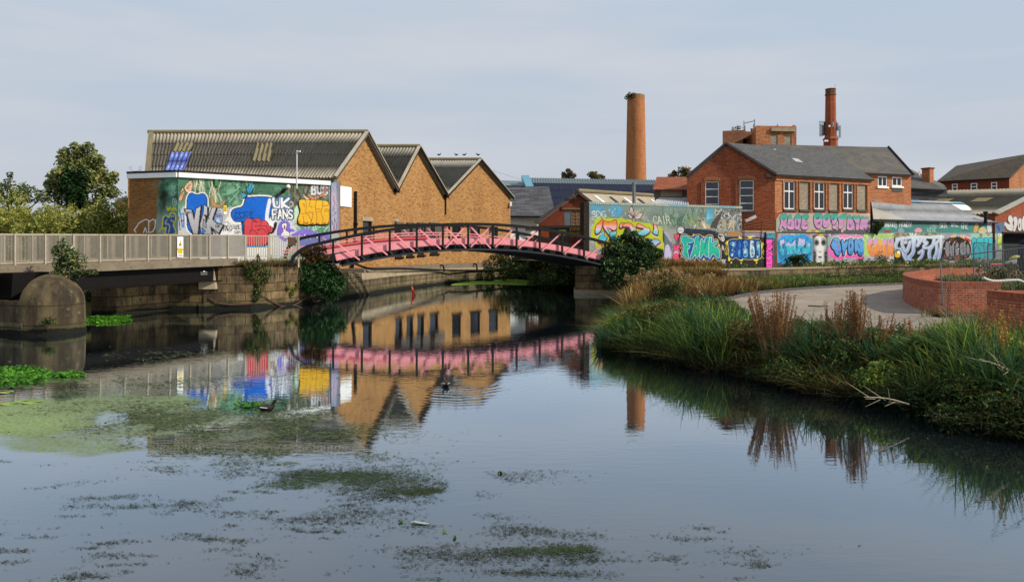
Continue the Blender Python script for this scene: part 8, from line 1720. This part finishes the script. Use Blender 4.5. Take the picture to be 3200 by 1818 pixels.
# ---- willow scrub and trees on the left
cl = []
for x in np.arange(-46, -24.2, 1.15):
    top = 4.5 + 1.1 * fbm(np.array([x * .3]), np.array([2.0]), 8)[0] + (1.5 if x < -37 else 0)
    for y in (51, 54.5): cl += sub_clumps((x + rng.normal() * .4, y + rng.normal(), top * .52 + 1 + rng.normal() * .3), (1.5, 1.4, top * .5), 4, 3600, .62)
stuff(leaf_cloud('willow_scrub', cl, .095, ['#96984a', '#828a40', '#a2a050', '#8c903e', '#767e3c', '#aaa658'], long=3.2, fill=.5, amb=(.95, .3)), 'olive willow scrub massed behind the footbridge parapet', 'scrub')
def tree(name, label, base, crown_c, crown_r, k, n, size, cols, r0, limbs=9, group=None, extra=None, rs=.34):
    t = thing(name, label, 'tree', base, group); cls = sub_clumps(crown_c, crown_r, k, n, rs)
    if extra: cls += extra
    leaf_cloud('crown', cls, size, cols, parent=t, long=1.7, fill=.15, amb=(.5, .65)); b = np.asarray(base, float); hub = b * .55 + np.asarray(crown_c) * .45
    q = MB(); q.tube(chaikin([b, b * .5 + hub * .5 + (.1, 0, 0), hub, np.asarray(crown_c) + (0, 0, crown_r[2] * .6)], 2), np.linspace(r0, r0 * .25, 13), 8)
    for c_, r_, n_ in cls[:: max(1, len(cls) // limbs)]:
        m_ = hub * .5 + np.asarray(c_) * .5 + (0, 0, .1); q.tube(chaikin([hub, m_, c_], 2), np.linspace(r0 * .45, r0 * .08, 9), 5)
    q.build('trunk', M['bark'], t); return t
ctr = P(252, 545, 60)
ex = [(P(x, y, 59.5), np.array([r, r * .8, r * .8]), n) for x, y, r, n in ((165, 600, .8, 220), (195, 625, .9, 260), (320, 610, .9, 260), (350, 600, .6, 150), (300, 640, 1.0, 260), (245, 640, 1.2, 340))] + [(P(x, y, 59.5), np.array([r, r * .8, r * .8]), n) for x, y, r, n in ((190, 560, .9, 420), (165, 548, .5, 160), (155, 575, .5, 180), (240, 470, .6, 240), (275, 460, .5, 180), (232, 455, .35, 110), (345, 560, .6, 240), (358, 545, .35, 90), (335, 590, .7, 260), (300, 500, .7, 320), (210, 500, .7, 320), (200, 475, .45, 130))]
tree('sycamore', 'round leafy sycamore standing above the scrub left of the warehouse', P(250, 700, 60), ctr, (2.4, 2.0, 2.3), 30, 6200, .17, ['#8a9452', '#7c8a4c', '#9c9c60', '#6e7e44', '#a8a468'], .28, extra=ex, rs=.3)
ivy = thing('ivy', 'dark ivy smothering the trunk of the leafy sycamore', 'ivy', P(240, 690, 59)); leaf_cloud('foliage', sub_clumps(P(238, 575, 58.6), (1.2, .9, 2.0), 18, 3600, .42), .16, DARKG + ['#1c3818'], parent=ivy)
sc = [(P(x, y, 57), np.array([r, r * .8, r]), n) for x, y, r, n in ((20, 610, .9, 240), (60, 610, .9, 240), (28, 570, .45, 60), (32, 545, .25, 26), (75, 590, .5, 80), (100, 610, .7, 150), (5, 590, .5, 80), (130, 620, .6, 130))]
shrub('elder', 'wispy pale elder rising at the left edge above the willow scrub', P(40, 690, 57), sc, .15, ['#6a7a44', '#7a8650', '#5a6a38', '#84905c'], r0=.08)
tree('conifer', 'small ragged conifer behind the metal roof, left of the pair', P(1775, 565, 150), P(1776, 550, 150), (1.5, 1.4, 1.5), 14, 1100, .3, ['#7a6c4c', '#6a6242', '#8a7c58'], .2, group='two distant conifers behind the solar roof')
tree('conifer', 'small ragged conifer behind the metal roof, nearer the chimney', P(1862, 566, 150), P(1862, 551, 150), (1.8, 1.4, 1.4), 16, 1200, .3, ['#7a6c4c', '#6a6242', '#787850'], .2, group='two distant conifers behind the solar roof')
tree('distant_tree', 'brownish treetop showing over the pantiled hut roof', P(2130, 590, 95), P(2142, 552, 95), (1.7, 1.2, 1.5), 14, 1300, .2, OLIVE + BROWN, .15)
tree('distant_tree', 'tiny bushy treetop just left of the pantiled hut', P(2098, 590, 96), P(2104, 545, 96), (.8, .8, .7), 7, 350, .18, OLIVE + BROWN, .1)
shrub('rim_weed', 'weed sprouting from the left rim of the tall round chimney', P(1966, 304, 142.2), [(P(x, y, 141.5), (.5, .4, .4), 70) for x, y in ((1962, 300), (1970, 294), (1982, 296), (1958, 306), (1976, 302))], .16, DARKG + OLIVE, r0=.03)
shrub('rim_weed', 'leafless looking weed on the broken tower parapet', P(2302, 408, 71.8), [(P(x, y, 71.8), (.35, .25, .2), 26) for x, y in ((2294, 402), (2304, 397), (2312, 402))], .1, OLIVE + BROWN, r0=.02)
# roofs glimpsed between scrub and warehouse
hs = thing('distant_house', 'distant roofs glimpsed between the scrub and the ochre block', 'house', P(385, 640, 160)); q = MB(); a, b, c_, d_ = P(362, 628, 160), P(404, 628, 160), P(398, 618, 163), P(370, 618, 163); q.quad(a, b, c_, d_); q.build('roof', M['slate_old'], hs); q = MB(); q.quad(a, b, b - (0, 0, 4), a - (0, 0, 4)); q.build('wall', M['orange_brick'], hs)
# ------------------------------------------------------------------ planters, kerb, fences and odds and ends
coping_m = m_brick('coping_brick', '#b4583a', '#a14829', '#8a6a54', .079, .34, .012, grime=.2, dark='#6b2a16', odd='#58271c', oddamt=.4, streak=.1)
def brick_wall(pts, z0, z1, th, root, side=1):
    p = np.array(pts, float); d = np.gradient(p, axis=0); d /= np.linalg.norm(d, axis=1)[:, None]; nrm = np.stack([d[:, 1], -d[:, 0]], 1) * side
    s = np.concatenate([[0], np.cumsum(np.linalg.norm(np.diff(p, axis=0), axis=1))]); n = len(p)
    def ring(off, za, zb, flip):
        q_ = p + nrm * off; v = np.concatenate([np.column_stack([q_, np.full(n, za)]), np.column_stack([q_, np.full(n, zb)])]); uv = np.concatenate([np.column_stack([s, np.full(n, za)]), np.column_stack([s, np.full(n, zb)])]); f = [(i, i + 1, n + i + 1, n + i) for i in range(n - 1)]; return v, f, uv
    V, Fs, U = [], [], []; k = 0
    zc = z1 - .225
    for off in (0, th):
        v, f, uv = ring(off, z0, zc, 0); V.append(v); U.append(uv); Fs += [tuple(i + k for i in g) for g in f]; k += len(v)
    for i in (0, n - 1):
        a, b = p[i], p[i] + nrm[i] * th; V.append(np.array([(*a, z0), (*b, z0), (*b, zc), (*a, zc)])); U.append(np.array([(0, z0), (th, z0), (th, zc), (0, zc)])); Fs.append((k, k + 1, k + 2, k + 3)); k += 4
    mesh('brickwork', np.concatenate(V), Fs, M['planter_brick'], root, uv=np.concatenate(U))
    V, Fs, U = [], [], []; k = 0
    for off in (-.004, th + .004):
        v, f, uv = ring(off, zc + .001, z1, 0); V.append(v); U.append(uv); Fs += [tuple(i + k for i in g) for g in f]; k += len(v)
    a, b = p - nrm * .004, p + nrm * (th + .004); V.append(np.concatenate([np.column_stack([a, np.full(n, z1)]), np.column_stack([b, np.full(n, z1)])])); U.append(np.concatenate([np.column_stack([s, np.zeros(n)]), np.column_stack([s, np.full(n, .32)])])); Fs += [(k + i, k + i + 1, k + n + i + 1, k + n + i) for i in range(n - 1)]; k += 2 * n
    for i in (0, n - 1):
        V.append(np.array([(*a[i], zc), (*b[i], zc), (*b[i], z1), (*a[i], z1)])); U.append(np.array([(0, zc), (th, zc), (th, z1), (0, z1)])); Fs.append((k, k + 1, k + 2, k + 3)); k += 4
    mesh('coping', np.concatenate(V), Fs, coping_m, root, uv=np.concatenate(U))
arc = chaikin([(14.5, 25.1), (14.7, 26.2), (15.2, 27.9), (15.9, 29.7), (16.8, 31.8), (17.8, 33.7), (19.3, 35.8), (21.8, 38.8), (26.6, 42.5), (30, 44.5)], 2)
pl1 = thing('curved_planter', 'curved red brick planter wall sweeping beside the gravel path', 'planter', (15, 28, .7)); brick_wall(arc, .5, 1.83, .36, pl1)
brick_wall([(14.87, 25.09), (15.7, 25.1), (16.6, 25.12)], .5, 1.829, .33, pl1, -1)
pl2 = thing('brick_planter', 'nearer straight red brick planter wall cut off by the right edge', 'planter', (13.2, 18, .7)); brick_wall([(13.1, 20.4), (13.14, 19), (13.2, 17), (13.4, 12)][::-1], .4, 1.83, .34, pl2, 1); brick_wall([(13.45, 20.4), (15, 20.45), (18, 20.6)], .4, 1.828, .33, pl2, 1)
q = MB(); q.prism([(15.2, 25.5), (16.5, 25.5), (20, 25.6), (27, 38), (26, 41.6), (21.9, 38.2), (19.6, 35.5), (17.2, 31.7), (16.2, 29.5), (15.4, 27)], .6, 1.35); struct(q.build('planter_soil', M['soil']))
kp = chaikin([(8.9, 31.2), (9.6, 32.4), (12.0, 36.2), (14.7, 38.9), (18.5, 41.9), (23.4, 44.7), (30, 47.2)], 2); q = MB()
for a, b in zip(kp[:-1], kp[1:]): q.bar((*a, .76), (*b, .76), .12, .2)
struct(q.build('kerb', m_brick('kerb_brick', '#6a6a6c', '#565658', '#3a3836', .11, .3, .014, grime=.3)))
ks = tussocks('planter_grass', np.array([(x, y, 1.3) for x, y in zip(rng.uniform(17.5, 22, 70), rng.uniform(27, 35, 70)) if x > 16 + (y - 27) * .5]), 26, (.2, .6), (.012, .03), (rng.integers(0, 2, 70)[: 70], [STRAW + OLIVE, GREEN]), .3) if False else None
pts_ = np.array([(x, y, 1.33) for x, y in zip(rng.uniform(16.5, 24, 260), rng.uniform(26, 38, 260)) if x > 17.2 + (y - 27) * .42]); stuff(tussocks('planter_grass', pts_, 24, (.25, .6), (.015, .035), (rng.integers(0, 3, len(pts_)), [STRAW + OLIVE, GREEN, OLIVE]), .35, (.2, 1)), 'weedy grass growing inside the curved planter', 'grass')
shrub('weed_bush', 'straggly weed bush behind the straight planter under the fence', (16.0, 23.2, .7), sub_clumps((16.4, 23.4, 1.35), (1.3, .7, .7), 14, 2200, .38), .06, DARKG + OLIVE)
shrub('weed_bush', 'bushy weeds in front of the orange barrier', (20.5, 31.0, 1.3), sub_clumps((20.9, 31.2, 1.75), (1.2, .8, .6), 12, 1500, .38), .07, OLIVE + STRAW + DARKG)
gs_ = np.array([(x, y, .7) for x, y in zip(rng.uniform(13.4, 17, 70), rng.uniform(21, 24.7, 70))]); stuff(tussocks('corner_grass', gs_, 30, (.15, .5), (.012, .02), (rng.integers(0, 3, 70), [STRAW, OLIVE, BROWN]), .3, (.3, 1.3)), 'dry grass between the two brick planters', 'grass')
# temporary fencing
def fence_panel(label, a, b, za, zb, base, lean=0.0):
    a, b = np.array(a, float), np.array(b, float); t = thing('fence_panel', label, 'fence', (*((a + b) / 2), base), 'temporary steel mesh fence panels'); A_, B_ = np.array([*a, za]), np.array([*b, zb]); d = (b - a) / np.linalg.norm(b - a); off = np.array([d[0] * lean, d[1] * lean, 0]); A0_, B0_ = np.array([*a, base]) + off, np.array([*b, base]) + off
    q = MB(); q.tube([A0_, A_ - (0, 0, .12), A_ + np.array([d[0] * .08, d[1] * .08, -.02]), A_ + (B_ - A_) * .06, B_, B0_], .021, 8); q.tube([A0_ + (0, 0, .12), B0_ + (0, 0, .12)], .02, 6); q.build('frame', M['galv'], t)
    q = MB()
    for k in range(1, 34): s = k / 34; q.bar(A0_ + (B0_ - A0_) * s + (0, 0, .12), A_ + (B_ - A_) * s, .0035)
    for k in range(1, 9): s = k / 9; q.bar(A0_ + (A_ - A0_) * s, B0_ + (B_ - B0_) * s, .0035)
    q.build('mesh_infill', M['galv'], t); q = MB(); q.box((A0_[0], A0_[1], base + .05), (.25, .6, .12), math.atan2(d[1], d[0])); q.build('foot', M['felt'], t); return t
fence_panel('leaning steel mesh fence panel in front of the curved planter end', P(2938, 805, 24.4)[:2], P(3215, 772, 21.6)[:2], 2.66, 3.02, .72, .15)
fence_panel('upright mesh fence panel behind the planter in front of the turquoise letters', P(3042, 757, 34)[:2], P(3088, 760, 33)[:2], 3.22, 3.2, 1.2)
fence_panel('mesh fence panel just right of the turquoise letters before the black doorway', P(3086, 762, 32)[:2], P(3134, 765, 31)[:2], 3.15, 3.12, 1.1)
fence_panel('mesh fence panel at the right edge across the black doorway', P(3135, 765, 30.8)[:2], P(3230, 769, 29)[:2], 3.1, 3.06, 1.05)
ob = thing('orange_barrier', 'orange plastic barrier with a grey board behind the fence', 'barrier', P(3120, 866, 40)); A_, B_ = P(3097, 826, 40), P(3152, 826, 40); q = MB(); q.tube([P(3097, 866, 40), A_, B_, P(3154, 868, 40)], .06, 8); q.tube([P(3097, 845, 40), P(3118, 842, 40)], .04, 6); q.build('frame', M['orange'], ob); q = MB(); q.box((A_ + B_) / 2 + np.array([-.25, .1, -.22]), (1.05, .04, .32)); q.build('board', M['silver'], ob)
q = MB(); q.tube(chaikin([P(3072, 868, 27), P(3085, 875, 27), P(3110, 880, 27), P(3160, 876, 27), P(3190, 876, 27), P(3204, 890, 27)], 2), .06, 8); single(q, 'plastic_pipe', M['pvc'], 'pale plastic pipe lying among weeds behind the planters', 'pipe')
# silver car nose in front of the doorway
car = thing('parked_car', 'silver car parked at the right edge before the black doorway', 'car', P(3190, 862, 50)); cx_, cy_, cz_ = P(3163, 862, 50)[0], 50.0, 1.3
pr_ = [(0, .3), (.05, .62), (.3, .75), (1.2, .92), (1.9, 1.42), (3.1, 1.45), (3.8, 1.0), (4.2, .9), (4.25, .3)]
q = MB(); n = len(pr_); q.add([(cx_ + x, cy_ - .85 + (.08 if z > 1 else 0), cz_ + z) for x, z in pr_] + [(cx_ + x, cy_ + .85 - (.08 if z > 1 else 0), cz_ + z) for x, z in pr_], [tuple(range(n)), tuple(range(2 * n - 1, n - 1, -1))] + [(i, (i + 1) % n, n + (i + 1) % n, n + i) for i in range(n)]); q.build('body', M['silver'], car)
q = MB(); q.quad((cx_ + 1.35, cy_ - .86, cz_ + .95), (cx_ + 3.5, cy_ - .86, cz_ + .98), (cx_ + 3.0, cy_ - .79, cz_ + 1.38), (cx_ + 1.95, cy_ - .79, cz_ + 1.36)); q.build('window', M['glass'], car)
for wx in (.8, 3.4):
    q = MB(); q.tube([(cx_ + wx, cy_ - .88, cz_ + .3), (cx_ + wx, cy_ - .6, cz_ + .3)], .31, 18); wh = q.build('wheel', M['felt'], car); q = MB(); q.tube([(cx_ + wx, cy_ - .9, cz_ + .3), (cx_ + wx, cy_ - .87, cz_ + .3)], .18, 12); q.build('rim', M['galv'], wh)
q = MB(); q.box((cx_ + .06, cy_ - .6, cz_ + .6), (.12, .3, .14)); q.build('headlight', M['white_frame'], car)
cvd = thing('covered_post', 'tall dark rounded shape wrapped in black sheet at the right edge', 'post', P(3195, 868, 46)); q = MB(); c = P(3203, 868, 46); q.lathe((c[0], c[1], c[2]), [(.55, 0), (.45, .5), (.4, 1.2), (.36, 1.9), (.3, 2.2), (.15, 2.36), (0, 2.4)], 16); q.build('sheet', M['dark_cloth'], cvd, smooth=True)
q = MB(); q.tube(chaikin([P(3150, 812, 45), P(3160, 806, 45), P(3172, 803, 45), P(3184, 802, 45)], 2), [.03, .09, .1, .1, .1, .09, .09, .08, .08, .08, .07, .07, .06], 8) if False else q.tube([P(3154, 811, 45), P(3162, 806, 45), P(3172, 803, 45), P(3184, 802, 45)], [.04, .1, .11, .08], 8); single(q, 'yellow_float', m_plain('lime_plastic', '#b9b94a', .5), 'curved yellow green plastic float propped by the silver car', 'float')
# stick on the path, cone in the canal
q = MB(); q.tube(chaikin([W(2526, 955, .76), W(2550, 956, .77), W(2562, 957, .77), W(2576, 954, .77)], 1), .022, 5); single(q, 'stick', M['bark'], 'thin dark stick lying on the gravel path', 'stick')
tc_ = thing('traffic_cone', 'orange traffic cone tip poking out of the canal by the wall', 'cone', W(1290, 922)); c = W(1290, 922); q = MB(); q.tube([c + (.12, 0, -.25), c + (.05, 0, .12), c + (-.09, 0, .58)], [.2, .12, .03], 14); q.build('cone', M['orange'], tc_); q = MB(); q.box(c + (.16, 0, -.32), (.5, .5, .06)); q.build('base', M['orange'], tc_)
# birds
def bird(name, label, loc, rotz, s, group=None, swim=True, dark=('#1e1b18', '#3a2c20')):
    t = thing(name, label, 'bird', loc, group); t.rotation_euler = (0, 0, rotz); ORG[t.name] = np.zeros(3)
    p = chaikin(np.array([(-.19, 0, .12, .006), (-.15, 0, .09, .03), (-.1, 0, .06, .06), (0, 0, .05, .08), (.08, 0, .065, .066), (.12, 0, .11, .036), (.13, 0, .165, .026), (.15, 0, .19, .032), (.18, 0, .188, .024), (.2, 0, .18, .006)]) * s, 2)
    q = MB(); q.tube(p[:, :3], p[:, 3], 12); v = np.array(q.v); cc = np.where((v[:, 2:3] > .06 * s) & (v[:, :1] < .08 * s), lin(dark[1]), lin(dark[0])); mesh('body', v, q.f, M['painted'], t, col=cc, smooth=True)
    q = MB(); q.tube([np.array((.195, 0, .182)) * s, np.array((.235, 0, .172)) * s], [.012 * s, .002 * s], 6); q.build('beak', M['orange'] if swim else M['felt'], t)
    if swim:
        for sd_ in (-1, 1): q = MB(); q.bar(np.array((-.12, .058 * sd_, .085)) * s, np.array((.02, .08 * sd_, .07)) * s, .012 * s); q.build('flank_stripe', M['white_paint'], t)
        q = MB(); q.tube([np.array((-.165, 0, .08)) * s, np.array((-.19, 0, .11)) * s], [.014 * s, .006 * s], 6); q.build('tail_patch', M['white_paint'], t)
    else:
        q = MB()
        for sd_ in (-1, 1): q.tube([np.array((.0, .02 * sd_, -.02)) * s, np.array((.01, .02 * sd_, .05)) * s], .006 * s, 5)
        q.build('legs', M['rust'], t)
    return t
bird('moorhen', 'brown moorhen swimming to the right through the green weed', W(834, 1283), .15, .95); bird('moorhen', 'dark moorhen seen from behind trailing ripples below the bridge reflection', W(1392, 1206), 2.0, .95)
for k, (px_, py_) in enumerate(((1372, 493), (1426, 495), (1451, 492), (1494, 493))):
    x = (px_ - CX) / F * 65.7; bird('pigeon', ['pigeon perched alone near the left end of the third roof ridge', 'hunched pigeon left of the closest pair on the third roof ridge', 'pigeon just right of the hunched one on the third ridge', 'pigeon on the very point of the third gable'][k], (x, 65.7, 11.12), (.3, 2.8, .1, 3.0)[k], 1.0, 'pigeons on the third roof ridge', False, ('#2a2a2c', '#3a3a3e'))
bird('gull', 'small white gull perched on the dark window hood above the bridge', gp[1].at(1235, 693, .1), 2.9, 1.2, None, False, ('#d8d8d6', '#c4c6c8'))
# ---- floating weed
def flecks(name, label, clusters, cols, size, mul=2.0):
    C_ = []
    for cx_, cy_, rx, ry, n in clusters:
        n = int(n * mul); a = rng.normal(size=(n * 2, 2)) * .45; th_ = rng.uniform(-.06, .06); px_ = cx_ + a[:, 0] * rx; py_ = cy_ + a[:, 1] * ry - a[:, 0] * rx * th_
        Y = F * EYE / np.maximum(py_ - HZ, 60); x = (px_ - CX) / F * Y; k = fbm(x * 1.6, Y * 1.6, 11, 4) + rng.normal(0, .06, len(x)) > .49; p = np.stack([x, Y], 1)[k][:n]; C_.append(p)
    p = np.concatenate(C_); n = len(p); az = rng.normal(0, .55, n); L_ = size * rng.uniform(.3, 1.5, n) ** 1.5 * np.clip(p[:, 1] / 11, .75, 1.8); d = np.stack([np.cos(az), np.sin(az), rng.normal(0, .12, n)], 1); s = np.stack([-np.sin(az), np.cos(az), np.zeros(n)], 1) * (L_ * rng.uniform(.08, .22, n))[:, None]
    c = np.column_stack([p, np.full(n, .006)]); bend = s * rng.normal(0, 1.2, n)[:, None]
    v = np.stack([c - d * L_[:, None] / 2, c + s / 2 + bend, c + d * L_[:, None] / 2, c - s / 2 + bend], 1).reshape(-1, 3); v[:, 2] = np.maximum(v[:, 2], .003)
    Pk = np.array([lin(k) for k in cols]); cc = Pk[rng.integers(0, len(Pk), n)] * rng.uniform(.5, 1.3, n)[:, None]
    return stuff(mesh(name, v, np.arange(n * 4).reshape(n, 4), M['leaf'], uv=np.zeros((n * 4, 2)), col=np.repeat(cc, 4, 0)), label, 'water weed')
CL = [(1080, 1500, 340, 42, 2600), (1330, 1538, 200, 22, 1200), (860, 1480, 260, 22, 500), (1240, 1560, 160, 16, 300), (1500, 1500, 260, 22, 420), (1150, 1600, 240, 30, 520), (950, 1620, 260, 26, 420), (480, 1580, 300, 12, 260), (330, 1640, 180, 14, 150), (250, 1560, 200, 14, 70), (60, 1485, 120, 12, 60), (50, 1720, 120, 8, 90), (330, 1735, 90, 14, 80), (700, 1690, 220, 12, 170), (660, 1720, 130, 20, 110), (200, 1800, 140, 16, 140), (860, 1790, 220, 16, 220), (640, 1600, 260, 20, 160), (400, 1500, 300, 18, 120),
      (1600, 1660, 360, 26, 700), (1740, 1722, 340, 26, 1300), (2050, 1740, 330, 20, 700), (2250, 1750, 160, 14, 150), (1450, 1740, 330, 28, 520), (1700, 1790, 340, 18, 420), (1300, 1720, 160, 20, 120), (1450, 1610, 200, 14, 140), (2100, 1690, 300, 26, 130), (1150, 1780, 200, 20, 130), (2380, 1765, 60, 12, 60), (1600, 1480, 260, 14, 90), (1250, 1455, 300, 10, 120)]
CL = [(a, b, c, d, int(n * .7)) for a, b, c, d, n in CL]
for k in range(190):
    y_ = rng.uniform(1425, 1815); x_ = rng.uniform(-20, 1300) if y_ < 1620 else rng.uniform(0, 2350) * (1 if rng.uniform() < .6 else .6) + 0; CL.append((x_, y_, rng.uniform(30, 130), rng.uniform(3, 9), int(rng.integers(8, 34))))
flecks('pond_weed', 'dark strands of pond weed scattered over the near water', CL, ['#3c4834', '#323d2a', '#4c583e', '#2c3226', '#565642'], .05, 2.6)
CL2 = [(700, 1340, 520, 60, 5200), (980, 1330, 260, 70, 3000), (420, 1290, 420, 60, 2600), (620, 1410, 420, 26, 1500), (1000, 1420, 260, 20, 900), (300, 1200, 400, 36, 1300), (700, 1190, 360, 26, 900), (500, 1120, 460, 30, 900), (1150, 1290, 140, 20, 220), (900, 1445, 420, 14, 500)]
flecks('weed_mat', 'matted grey green weed covering the left side of the water', CL2, ['#55603c', '#3c4430', '#66703f', '#4a4c3a', '#6a7a48', '#24281c', '#7a8a54', '#6a7a4c', '#8a9464'], .06, 1.1)
CL3 = [(1120, 1490, 300, 34, 900), (960, 1515, 200, 20, 500), (1330, 1540, 180, 20, 450), (1740, 1718, 200, 14, 500), (600, 1305, 420, 40, 900), (1030, 1480, 200, 18, 500)]
flecks('algae_tufts', 'mid green algae tufts in the floating weed', CL3, ['#3f5a2c', '#4a6a34', '#36502a', '#55703c'], .05)
def mat(name, label, spots, size, cols, n=60):
    cl = [(W(x, y) + (0, 0, .04), (r, r * 1.2, .05), n) for x, y, r in spots]; return stuff(leaf_cloud(name, cl, size, cols, flat=.6, long=1.15), label, 'water plant')
BR = ['#4f8a24', '#5c9a2a', '#437a20', '#68a830']
mat('pennywort', 'bright green leafy mat floating at the left edge of the water', [(rng.uniform(-30, 120), rng.uniform(1155, 1196), .35) for _ in range(40)] + [(rng.uniform(110, 240), rng.uniform(1164, 1182), .2) for _ in range(12)], .075, BR)
mat('watercress', 'bright green leafy mat beside the domed pier', [(rng.uniform(268, 388), rng.uniform(990, 1010), .35) for _ in range(30)], .1, BR, 50)
mat('cress_strip', 'thin strip of bright leaves beside the swimming moorhen', [(rng.uniform(745, 815), rng.uniform(1264, 1272), .12) for _ in range(10)], .05, BR, 20)
for k, (px_, py_, r) in enumerate(((28, 1262, .16), (100, 1258, .17), (66, 1254, .12), (18, 1226, .14))):
    c = W(px_, py_); q = MB(); n = 16; q.add([(c[0] + r * math.cos(a) * (1 + .06 * math.sin(3 * a)), c[1] + r * math.sin(a), .012 + .01 * math.sin(2 * a)) for a in np.linspace(.2, 2 * math.pi - .2, n)] + [(c[0], c[1], .006)], [tuple(range(n + 1))]); single(q, 'lily_pad', m_plain('lily', '#8aa83a', .5) if k == 0 else bpy.data.materials['lily'], ['lily pad at the left edge below the bright mat', 'widest lily pad right of the other floating pads', 'small lily pad between the two larger ones', 'pale lily pad close under the bright green mat'][k], 'lily pad', 'lily pads on the left')
for k, (px_, py_) in enumerate(((1562, 1478), (1390, 1662), (1420, 1682), (1250, 1630))):
    c = W(px_, py_); t = thing('floating_leaf', ['upright green leaf sprig floating alone in open water', 'round green leaf floating at the left of the long weed line', 'lime leaf floating just below the round green one', 'dark green leaf beside the pale sunken bag'][k], 'leaf', c); leaf_cloud('leaves', [(c + (0, 0, .015), (.025, .025, .012), 4)], .04, ['#5a8a2c', '#6a9a34'], parent=t, long=1.2)
q = MB(); c = W(1310, 1636); q.add([(c[0] + x, c[1] + y, .008 + .01 * (i % 2)) for i, (x, y) in enumerate(((-.11, .03), (-.05, .05), (.05, .02), (.13, -.03), (.06, -.03), (-.05, .0)))], [(0, 1, 2, 3, 4, 5)]); single(q, 'plastic_scrap', m_plain('pale_film', '#aab4ac', .5), 'pale sunken scrap of plastic among the weed', 'litter')

dk = chaikin([W(1395, 893), W(1470, 889), W(1560, 888), W(1640, 893), W(1740, 890), W(1800, 886), W(1770, 880), W(1680, 876), W(1600, 872), W(1548, 869), W(1500, 874), W(1440, 881)], 2, True); q = MB(); tri = tessellate_polygon([[Vector((p[0], p[1], 0)) for p in dk]]); q.add([(p[0], p[1], .006) for p in dk], [tuple(k) for k in tri]); stuff(q.build('duckweed', gmat('duckweed', '#6f9a34', '#86ac4a', '#4a6a2c', .5)), 'pale green duckweed film on the far canal beyond the bridge', 'water plant')

lx = rng.uniform(8.5, 17, 500); ly = rng.uniform(19, 40, 500); k_ = inside(lx, ly, PATH_POLY) & (poly_dist(lx, ly, PP) < 2.2); stuff(leaf_cloud('leaf_litter', [((a, b, .745), (.04, .04, .004), 2) for a, b in zip(lx[k_], ly[k_])], .035, BROWN + OLIVE, flat=.9, amb=(.7, .4)), 'fallen leaves scattered along the edges of the gravel path', 'leaf litter')
